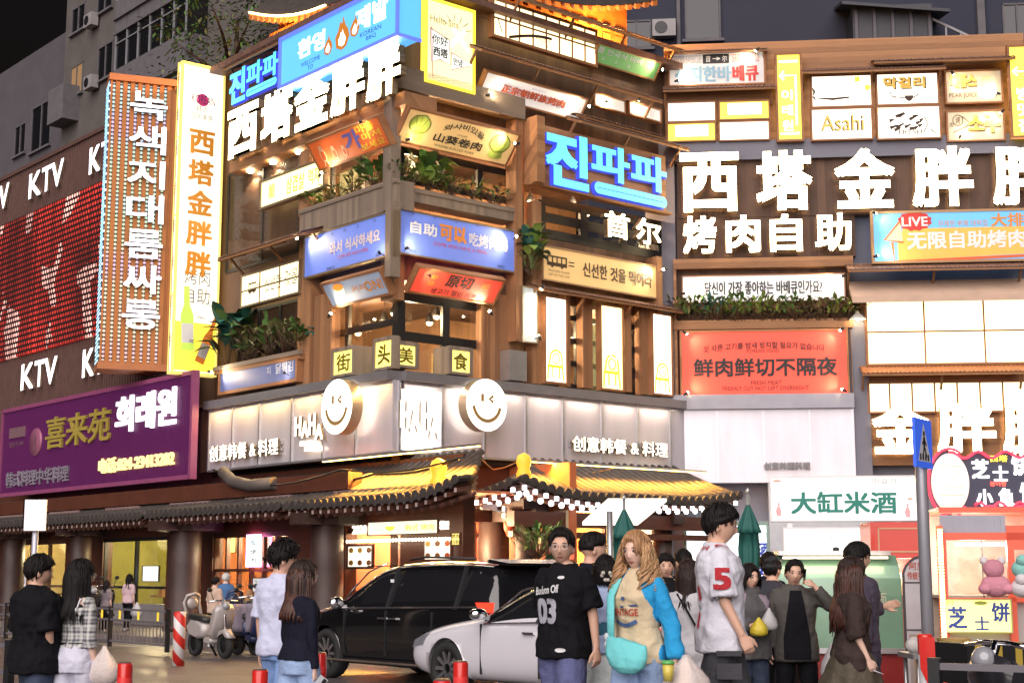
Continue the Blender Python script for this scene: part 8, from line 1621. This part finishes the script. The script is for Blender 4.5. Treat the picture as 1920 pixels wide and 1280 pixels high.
# 3 white jersey man
t, B, gm = person('tall man in profile wearing a white jersey with red numbers', 1350, 940, 10.6, 84, base=.15, pose=dict(WALKA, armR=((-.16, -.10, -1), (-.06, -.50, -1)), armL=((.16, .1, -1), (.1, -.1, -1)), head=(0, 4, 0), lean=(0, .03, 0), broad=.98), hairk=dict(style='short', seed=5, vol=.026, fringe=66, mat=HBLK), top=dict(mat=CWHT, ease=.042, hem=.78, sleeve=.92, sr=(.085, .088, .06), amp=.010, hemw=.02), bottom=dict(mat=DGC, ease=.0, waist=.98, w=(.105, .108, .10), amp=.008, name='cargo_trousers'), curl=(.6, 1.1))
k = B.k; sh, el = B.J['R']['sh'], B.J['R']['el']; RDP = cloth('print_crimson', (.42, .02, .03), bump=0)
q = MB(); write(q, '5', -.062, -.08, .062, .08, 0, .06); side_print(t, gm['shirt'], 'sleeve_number', q, RDP, sh.lerp(el, .60) + Vector((0, 0, .02)), (-1, 0, .12))
q = MB(); write(q, 'JMUNKUNC', -.075, -.014, .075, .014, 0, .0); side_print(t, gm['shirt'], 'sleeve_print', q, CBLK, sh.lerp(el, .60) + Vector((0, .0, -.115)), (-1, 0, .12))
q = MB(); stroke(q, arc_pts(0, 0, .045, .03, 20, 300), .02, 0); side_print(t, gm['shirt'], 'shoulder_print', q, RDP, sh + Vector((.05, -.03, .05)), (-.6, 0, 1)); q = MB(); write(q, 'BH', -.04, -.03, .04, .03, 0, .03); side_print(t, gm['shirt'], 'shoulder_print', q, RDP, sh + Vector((.08, .07, .03)), (-.5, .6, .8))
for z, hgt in ((1.16, .11), (.985, .12)): q = MB(); blob(q, [(-.012, -hgt * .5), (.012, -hgt * .35), (.014, hgt * .4), (-.008, hgt * .5)], 0); side_print(t, gm['shirt'], 'side_flash', q, RDP, Vector((-.10, .12, z)) * k, (-.55, .8, 0))
for z in (.78, .70): q = MB(); q.box(-.085, .085, -.02, .0, -.09 if z < .75 else -.02, .015); st_ = q.v; [setattr(v, 'xyz', (-.23 * k + v.y, v.x - .03, z * k + v.z)) for v in q.v]; q.build('cargo_pocket', DGC, t)
# 4 man behind, black shirt; 5 woman with scrunchie
person('man with a short undercut seen from behind between the glasses man and the blond woman', 1108, 993, 12.0, 105, base=.15, pose=dict(WALKB, head=(0, 0, 0)), hairk=dict(style='under', seed=6, vol=.020, fringe=60), top=dict(mat=CBLKN, ease=.04, hem=.82, sleeve=.85), bottom=dict(mat=DGC))
t, B, gm = person('woman with a white hair scrunchie, pale blue jacket and white skirt beside the blond woman', 1134, 1036, 11.4, 160, base=.15, fem=True, pose=dict(head=(20, -6, 0), armL=((.15, -.1, -1), (.1, -.3, -1))), hairk=dict(style='long', seed=7, vol=.022, length=.10), top=dict(mat=cloth('pale_blue', (.36, .44, .66), var=.08), ease=.06, hem=.90, sleeve=1.9, sr=(.075, .07, .06), name='jacket'), skirt=dict(mat=cloth('white_satin', (.60, .66, .66), .5), prof=((1.02, .15, .12), (.85, .20, .17), (.6, .26, .22), (.3, .33, .28))))
k = B.k; q = MB(); 
for i in range(10): a = 2 * math.pi * i / 10; q.ell(B.HM @ Vector((.035 * math.cos(a), .125 + .012 * math.sin(a * 3), -.02 + .035 * math.sin(a))), (.016, .016, .016), 8, 6)
q.build('scrunchie', cloth('scrunchie_white', (.6, .56, .48)), t)
q = MB(); q.ring([ellring(Vector((0, .0, z)) * k, (.19 + e) * k, (.155 + e) * k) for z, e in ((1.17, .0), (1.03, .0))], 0, False); q.build('jacket_panel', cloth('petrol', (.03, .13, .2)), t)
# 6 left couple
t, B, gm = person('man in a loose black shirt seen from behind at the far left', 78, 1036, 12.0, 142, pose=dict(WALKA, head=(-22, 6, 0), armR=((-.16, .04, -1), (.25, -.35, -1)), armL=((.15, .0, -1), (.1, -.2, -1)), lean=(0, .05, 0), broad=1.02), hairk=dict(style='short', seed=8, vol=.026, fringe=58), top=dict(mat=CBLK, ease=.07, hem=.78, sleeve=.95, sr=(.09, .10, .06), amp=.014), bottom=dict(mat=DJ4, w=(.115, .11, .105)))
def plaid():
    m, nt, b = _mk('cloth_plaid'); L = nt.links.new; tc = nd(nt, 'ShaderNodeTexCoord'); b.inputs['Roughness'].default_value = .9; last = None
    for ax, f in (('X', 28.0), ('Z', 28.0), ('X', 62.0), ('Z', 62.0)):
        wv = nd(nt, 'ShaderNodeTexWave', i_Scale=f / 6.28 / 1.0, bands_direction=ax, wave_profile='SIN'); wv.inputs['Distortion'].default_value = .6; L(tc.outputs['Object'], wv.inputs['Vector'])
        if last is None: last = wv.outputs[0]
        else: a = nd(nt, 'ShaderNodeMath', operation='ADD'); L(last, a.inputs[0]); L(wv.outputs[0], a.inputs[1]); last = a.outputs[0]
    cr = nd(nt, 'ShaderNodeValToRGB'); dv = nd(nt, 'ShaderNodeMath', operation='MULTIPLY', i_1=.25); L(last, dv.inputs[0]); L(dv.outputs[0], cr.inputs[0]); cr.color_ramp.elements[0].position = .25; cr.color_ramp.elements[0].color = (.09, .09, .11, 1); cr.color_ramp.elements[1].position = .72; cr.color_ramp.elements[1].color = (.55, .55, .53, 1); L(cr.outputs[0], b.inputs['Base Color']); return m
t, B, gm = person('woman with long straight black hair, grey plaid off shoulder top and white trousers', 150, 1043, 12.0, 152, fem=True, skinm=SKINP, pose=dict(WALKB, head=(-38, 0, 0), armR=((-.10, .04, -1), (-.02, -.28, -1)), armL=((.10, .02, -1), (.0, -.2, -1))), hairk=dict(style='long', seed=9, vol=.018, length=.40), top=dict(mat=plaid(), ease=.018, hem=1.0, neck=1.335, sleeve={'L': 1.35, 'R': 1.35}, sr=(.055, .054, .05), amp=.005), bottom=dict(mat=cloth('white_twill', (.60, .60, .72), var=.04), w=(.108, .085, .085), belt=True), glasses=True, curl=(.7, 1.1))
k = B.k; q = MB()
for sx in (-1, 1): q.tube([Vector(v) * k for v in ((sx * .10, .115, 1.33), (sx * .10, .085, 1.40), (sx * .095, .02, 1.435), (sx * .095, -.07, 1.37))], .008, 6, flat=.4)
q.build('shoulder_strap', CWHT, t)
wr = t.matrix_basis @ (B.J['R']['wr'] + B.J['R']['fo'] * .07 * k); q = bag_mesh(.24, .30, 7); o = q.build('carrier_bag', BAGP, None, Matrix.Translation(wr + Vector((.07, -.05, .22)))); tag(o, 'knotted pale carrier bag held by the woman in white trousers', 'bag')
# 7 second couple
person('man with curly black hair and a white shirt walking away at left centre', 533, 1013, 12.6, 150, pose=dict(WALKA, head=(-35, 8, 0), lean=(0, .04, 0)), hairk=dict(style='curly', seed=10, vol=.036, fringe=56), top=dict(mat=cloth('pale_lilac', (.56, .58, .76), var=.03), ease=.045, hem=.84, sleeve=.9, sr=(.08, .085, .06)), bottom=dict(mat=denim('sky', (.20, .32, .60)), w=(.11, .10, .10)))
t, B, gm = person('woman in a fitted black top and pale jeans with long brown hair holding a phone', 566, 1044, 11.8, 138, fem=True, skinm=SKINP, pose=dict(WALKB, head=(-40, 2, 0), armR=((-.14, .06, -1), (-.02, -.12, -1)), armL=((.12, .0, -1), (-.1, -.4, -1))), hairk=dict(style='long', mat=HBRN, seed=11, vol=.018, length=.36, mat2=HRED), top=dict(mat=CBLKN, ease=.026, hem=.92, sleeve=1.96, sr=(.050, .042, .036), amp=.006), bottom=dict(mat=DJ2, ease=.010, waist=1.0, amp=.004, w=(.108, .095, .10)), glasses=True, curl=(.6, 1.0))
wr = t.matrix_basis @ (B.J['R']['wr'] + B.J['R']['fo'] * .11 * B.k); o = thing('phone', 'white phone in the hand of the woman in the black top', 'phone', Matrix.Translation(wr + Vector((.025, -.03, -.02))) @ Matrix.Rotation(R(25), 4, 'Z') @ Matrix.Rotation(R(38), 4, 'Y'))
q = MB(); q.box(-.037, .037, -.005, .004, -.075, .075); q.build('case', paint('phone_white', (.55, .58, .62), .25), o); q = MB(); q.box(.0, .030, -.009, -.005, .03, .068); q.build('camera_block', BLACK, o)
# 8 woman in the grey vest
VEST = cloth('grey_quilted', (.085, .08, .085), var=.15, bump=.5, bsc=18)
t, B, gm = person('woman in a grey hooded vest holding a yellow bag in front of the shopfront', 1403, 1052, 14.0, 12, fem=True, pose=dict(head=(16, 0, 0), armR=((-.20, -.05, -1), (.55, -.75, .15)), armL=((.18, -.02, -1), (-.65, -.7, .05)), broad=1.0), hairk=dict(style='bob', seed=12, vol=.018, length=.10), top=dict(mat=VEST, mat2=cloth('mauve_sleeve', (.28, .22, .27)), ease=.06, hem=.80, sleeve=1.9, sr=(.068, .062, .05), name='vest'), bottom=dict(mat=DJ4), vox=.009)
k = B.k; q = MB(); q.ring([ellring(B.off(Vector((0, .02, z)) * k), w_ * k, w_ * .85 * k) for z, w_ in ((1.40, .13), (1.46, .125), (1.52, .105), (1.50, .085), (1.44, .075))], 0, False); q.build('hood', VEST, t)
p = t.matrix_basis @ (Vector((-.02, -.30, 1.12)) * k); q = bag_mesh(.17, .17, 21, d_=.8); o = q.build('food_bag', paint('bag_yellow', (.62, .48, .04), .35, bump=.8, bsc=30), None, Matrix.Translation(p + Vector((0, 0, .09)))); tag(o, 'yellow food bag held by the woman in the grey vest', 'bag')
p = t.matrix_basis @ (Vector((.10, -.28, 1.20)) * k); q = bag_mesh(.16, .2, 9); o = q.build('carrier_bag', BAGW, None, Matrix.Translation(p + Vector((0, 0, .1)))); tag(o, 'crumpled white bag above the yellow food bag', 'bag')
# 9 phone caller
t, B, gm = person('man in an open charcoal blazer and black shirt talking on a phone', 1488, 1043, 14.0, -6, pose=dict(head=(4, 4, 6), armL=((.42, -.42, -.27), (-1.2, .15, 1.4)), armR=((-.24, .02, -1), (-.10, -.12, -1)), broad=1.02, legL=((.10, 0, -1), (0, .03, -1)), legR=((-.10, 0, -1), (0, .03, -1))), hairk=dict(style='short', seed=13, vol=.014, fringe=50), top=dict(mat=CGRY, ease=.05, hem=.76, sleeve=1.93, sr=(.072, .064, .052), name='blazer', amp=.009), bottom=dict(mat=CBLK), vox=.009, curl=(1.3, .6), palms=((-.6, .2, .3), None))
k = B.k; q = MB(); blob(q, [(-.075 * k, 1.44 * k), (.075 * k, 1.44 * k), (.085 * k, 1.2 * k), (.075 * k, .95 * k), (.06 * k, .80 * k), (-.06 * k, .80 * k), (-.075 * k, .95 * k), (-.085 * k, 1.2 * k)], 0)
v0 = [Vector((x * k, 0, z * k)) for z in [.78 + .66 * i / 16 for i in range(17)] for x in [(-1 + 2 * j / 8) * (.055 + .075 * min(1, (1.44 - z) * 2.2)) for j in range(9)]]; q = MB(); q.add(v0, [(i * 9 + j, i * 9 + j + 1, i * 9 + j + 10, i * 9 + j + 9) for i in range(16) for j in range(8)], 0, True); print_on(t, gm['blazer'], 'undershirt', q, CBLK)
wr = t.matrix_basis @ (B.HM @ Vector((.092, -.025, -.02))); o = thing('phone', 'dark phone at the ear of the man in the charcoal blazer', 'phone', Matrix.Translation(wr) @ Matrix.Rotation(R(8), 4, 'Y')); q = MB(); q.box(-.005, .004, -.035, .035, -.07, .07); q.build('case', BLACK, o)
# 10 dark man behind him with cap
t, B, gm = person('man in a dark cap standing behind the phone caller', 1447, 1040, 15.8, 160, pose=dict(head=(-20, 0, 0)), hairk=dict(style='short', seed=14, vol=.012), top=dict(mat=cloth('ink_jacket', (.03, .03, .04)), ease=.05, hem=.8, sleeve=1.9, name='jacket'), bottom=dict(mat=CBLK), vox=.01)
q = MB(); q.ring([[B.HM @ (headpt(R(tt), 2 * math.pi * i / 28) * f) for i in range(28)] for tt, f in ((6, 1.22), (40, 1.2), (70, 1.18), (84, 1.17))], 0, True); q.build('cap', cloth('cap_black', (.02, .02, .025)), t)
# 11 brown dress woman and 12 the man beside her
BRWN = cloth('umber', (.032, .018, .015), var=.2)
t, B, gm = person('woman with very long dark hair in a brown dress walking right', 1592, 1040, 12.6, 92, fem=True, skinm=SKINP, pose=dict(WALKA, head=(0, 2, 0), armR=((-.12, .02, -1), (-.04, -.45, -1)), armL=((.1, -.2, -1), (.05, -.4, -1))), hairk=dict(style='long', mat=HBRN, seed=15, vol=.022, length=.52, mat2=HRED, wavy=.01), top=dict(mat=BRWN, ease=.045, hem=.78, sleeve=1.15, sr=(.078, .082, .06), name='dress_top', amp=.012), skirt=dict(mat=cloth('olive_umber', (.07, .055, .035), .7, var=.3, sc_=3), prof=((1.0, .15, .12), (.85, .20, .20), (.6, .25, .30), (.3, .28, .40), (.18, .27, .42)), fold=.09, sweep=.12), curl=(.7, .9))
p = t.matrix_basis @ (B.J['R']['wr'] + B.J['R']['fo'] * .10 * B.k); q = MB(); q.tube([(0, 0, 0), (.08, 0, -.03)], .004, 6); tag(q.build('cigarette', CWHT, None, Matrix.Translation(p)), 'thin white stick in the hand of the woman in the brown dress', 'cigarette')
person('man in a long plum grey jacket pointing ahead beside the woman in brown', 1603, 1012, 13.4, 100, pose=dict(WALKB, head=(0, 0, 0), armL=((.1, -.35, -1), (.0, -1, .25)), armR=((-.14, .1, -1), (-.02, -.1, -1))), hairk=dict(style='short', seed=16, vol=.02, fringe=58), top=dict(mat=cloth('plum_grey', (.07, .055, .085), var=.2), ease=.06, hem=.62, sleeve=1.9, sr=(.075, .07, .055), name='jacket', amp=.012), bottom=dict(mat=DJ4), vox=.009)
p = at_depth(1560, 1205, 13.2); q = bag_mesh(.22, .34, 12); tag(q.build('carrier_bag', BAGW, None, Matrix.Translation(p)), 'white carrier bag hanging between the phone caller and the brown dress', 'bag')
# 13 background pair by the folded umbrella
person('young man in black standing under the right wing eave', 1248, 1034, 16.5, -10, pose=dict(head=(10, 0, 0)), hairk=dict(style='short', seed=17, vol=.022, fringe=62), top=dict(mat=CBLK, ease=.04, hem=.82, sleeve=1.8), bottom=dict(mat=DGC), vox=.010)
t, B, gm = person('woman with long dark hair and a white top with a black strap, seen from behind', 1290, 1044, 13.2, 170, fem=True, pose=dict(head=(0, 0, 0)), hairk=dict(style='long', mat=HBRN, seed=18, vol=.022, length=.30), top=dict(mat=cloth('greyish_white', (.50, .49, .52)), ease=.05, hem=.70, sleeve=1.3, sr=(.075, .08, .06)), bottom=dict(mat=DJ1), vox=.009)
k = B.k; q = MB(); q.tube([Vector(v) * k for v in ((.10, .10, 1.43), (.02, .17, 1.30), (-.08, .175, 1.12), (-.17, .13, .98))], .014, 6, flat=.4); q.build('shoulder_strap', CBLK, t)
person('person with black hair half hidden behind the white jersey', 1282, 1026, 17.5, 200, pose=dict(head=(0, 0, 0)), hairk=dict(style='short', seed=19, vol=.02), top=dict(mat=CBLKN, sleeve=1.8), bottom=dict(mat=CBLK), vox=.011, far=True)
person('woman in black at the edge of the shopfront behind the white jersey', 1440, 1032, 17.0, 150, fem=True, pose=dict(head=(0, 0, 0)), hairk=dict(style='short', seed=29, vol=.02), top=dict(mat=CBLKN, sleeve=1.8), bottom=dict(mat=CBLK), vox=.011, far=True)
# 14 far people along the left shopfront
FP = 'distant people along the left shopfront'
for (lab, px, yt, Y, rz, fem, tm, bmx, hk) in (
    ('woman in a pale pink shirt with a ponytail, walking by the olive window', 243, 1074, 37, 165, True, cloth('pale_pink', (.6, .42, .45)), CBLK, dict(style='long', seed=21, length=.34)),
    ('woman with long black hair beside the olive window', 200, 1086, 36, 170, True, cloth('dusky', (.2, .16, .18)), CBLK, dict(style='long', seed=22, length=.3)),
    ('man in a beige shirt with a shoulder strap behind the pale scooter', 404, 1079, 31.5, 150, False, cloth('beige', (.5, .36, .28)), CBLK, dict(style='short', seed=23)),
    ('man in a blue shirt and white cap behind the pale scooter', 424, 1072, 33.5, 175, False, cloth('steel_blue', (.06, .14, .30)), CBLK, dict(style='short', seed=24, mat=paint('cap_white', (.6, .58, .56), .7))),
    ('dark haired person crouching by the scooters', 452, 1112, 32, 180, True, CBLKN, CBLK, dict(style='bob', seed=25, length=.1)),
    ('person with straight blond hair by the scooters', 467, 1103, 32, 170, True, cloth('camo_olive', (.12, .12, .05), var=.5), CBLK, dict(style='long', seed=26, length=.35, mat=HBLO)),
    ('dark clothed person right of the blond haired person', 482, 1113, 33, 160, False, CBLK, CBLK, dict(style='short', seed=27))):
    person(lab, px, yt, Y, rz, .0 if px > 390 else .13, fem, dict(WALKA), SKINP, dict(hk, vol=.02), dict(mat=tm, ease=.03, hem=.85, sleeve=.9), dict(mat=bmx), far=True, group=FP)
p = at_depth(257, 1128, 36.8); q = bag_mesh(.3, .36, 15); tag(q.build('carrier_bag', BAGW, None, Matrix.Translation(p)), 'small white bag in the hand of the woman in pale pink', 'bag')
# ---------------------------------------------------------------- dark tree behind the roof edge
p = PL.hit(432, 60, -4); t = thing('street_tree', 'dark leafy tree between the apartment block and the roof edge', 'tree', Matrix.Translation((p.x, p.y, 0)))
q = MB(); q.tube([(0, 0, 0), (.1, .1, 5), (.0, .2, 9), (.2, .1, p.z + .5)], [.28, .22, .15, .06], 10)
rnd = random.Random(4)
for i in range(14): a = rnd.uniform(0, 6.28); z = rnd.uniform(p.z - 5, p.z - .5); q.tube([(0, .2, z), (math.cos(a) * .9, .2 + math.sin(a) * .9, z + .8), (math.cos(a) * 2.0, .2 + math.sin(a) * 2.0, z + 1.3)], [.07, .05, .02], 6)
q.build('trunk', TIMBER, t); q = MB()
for i in range(70):
    a = rnd.uniform(0, 6.28); r = 2.6 * math.sqrt(rnd.random()); c = Vector((r * math.cos(a), .2 + r * math.sin(a), p.z + rnd.uniform(-4.5, 2.5)))
    for j in range(34):
        d = Vector((rnd.gauss(0, 1), rnd.gauss(0, 1), rnd.gauss(0, .7))); leaf(q, c + d * .35, d, rnd.uniform(.14, .24), .08, .3, rnd.choice((0, 0, 2)))
q.build('crown', LEAF, t)
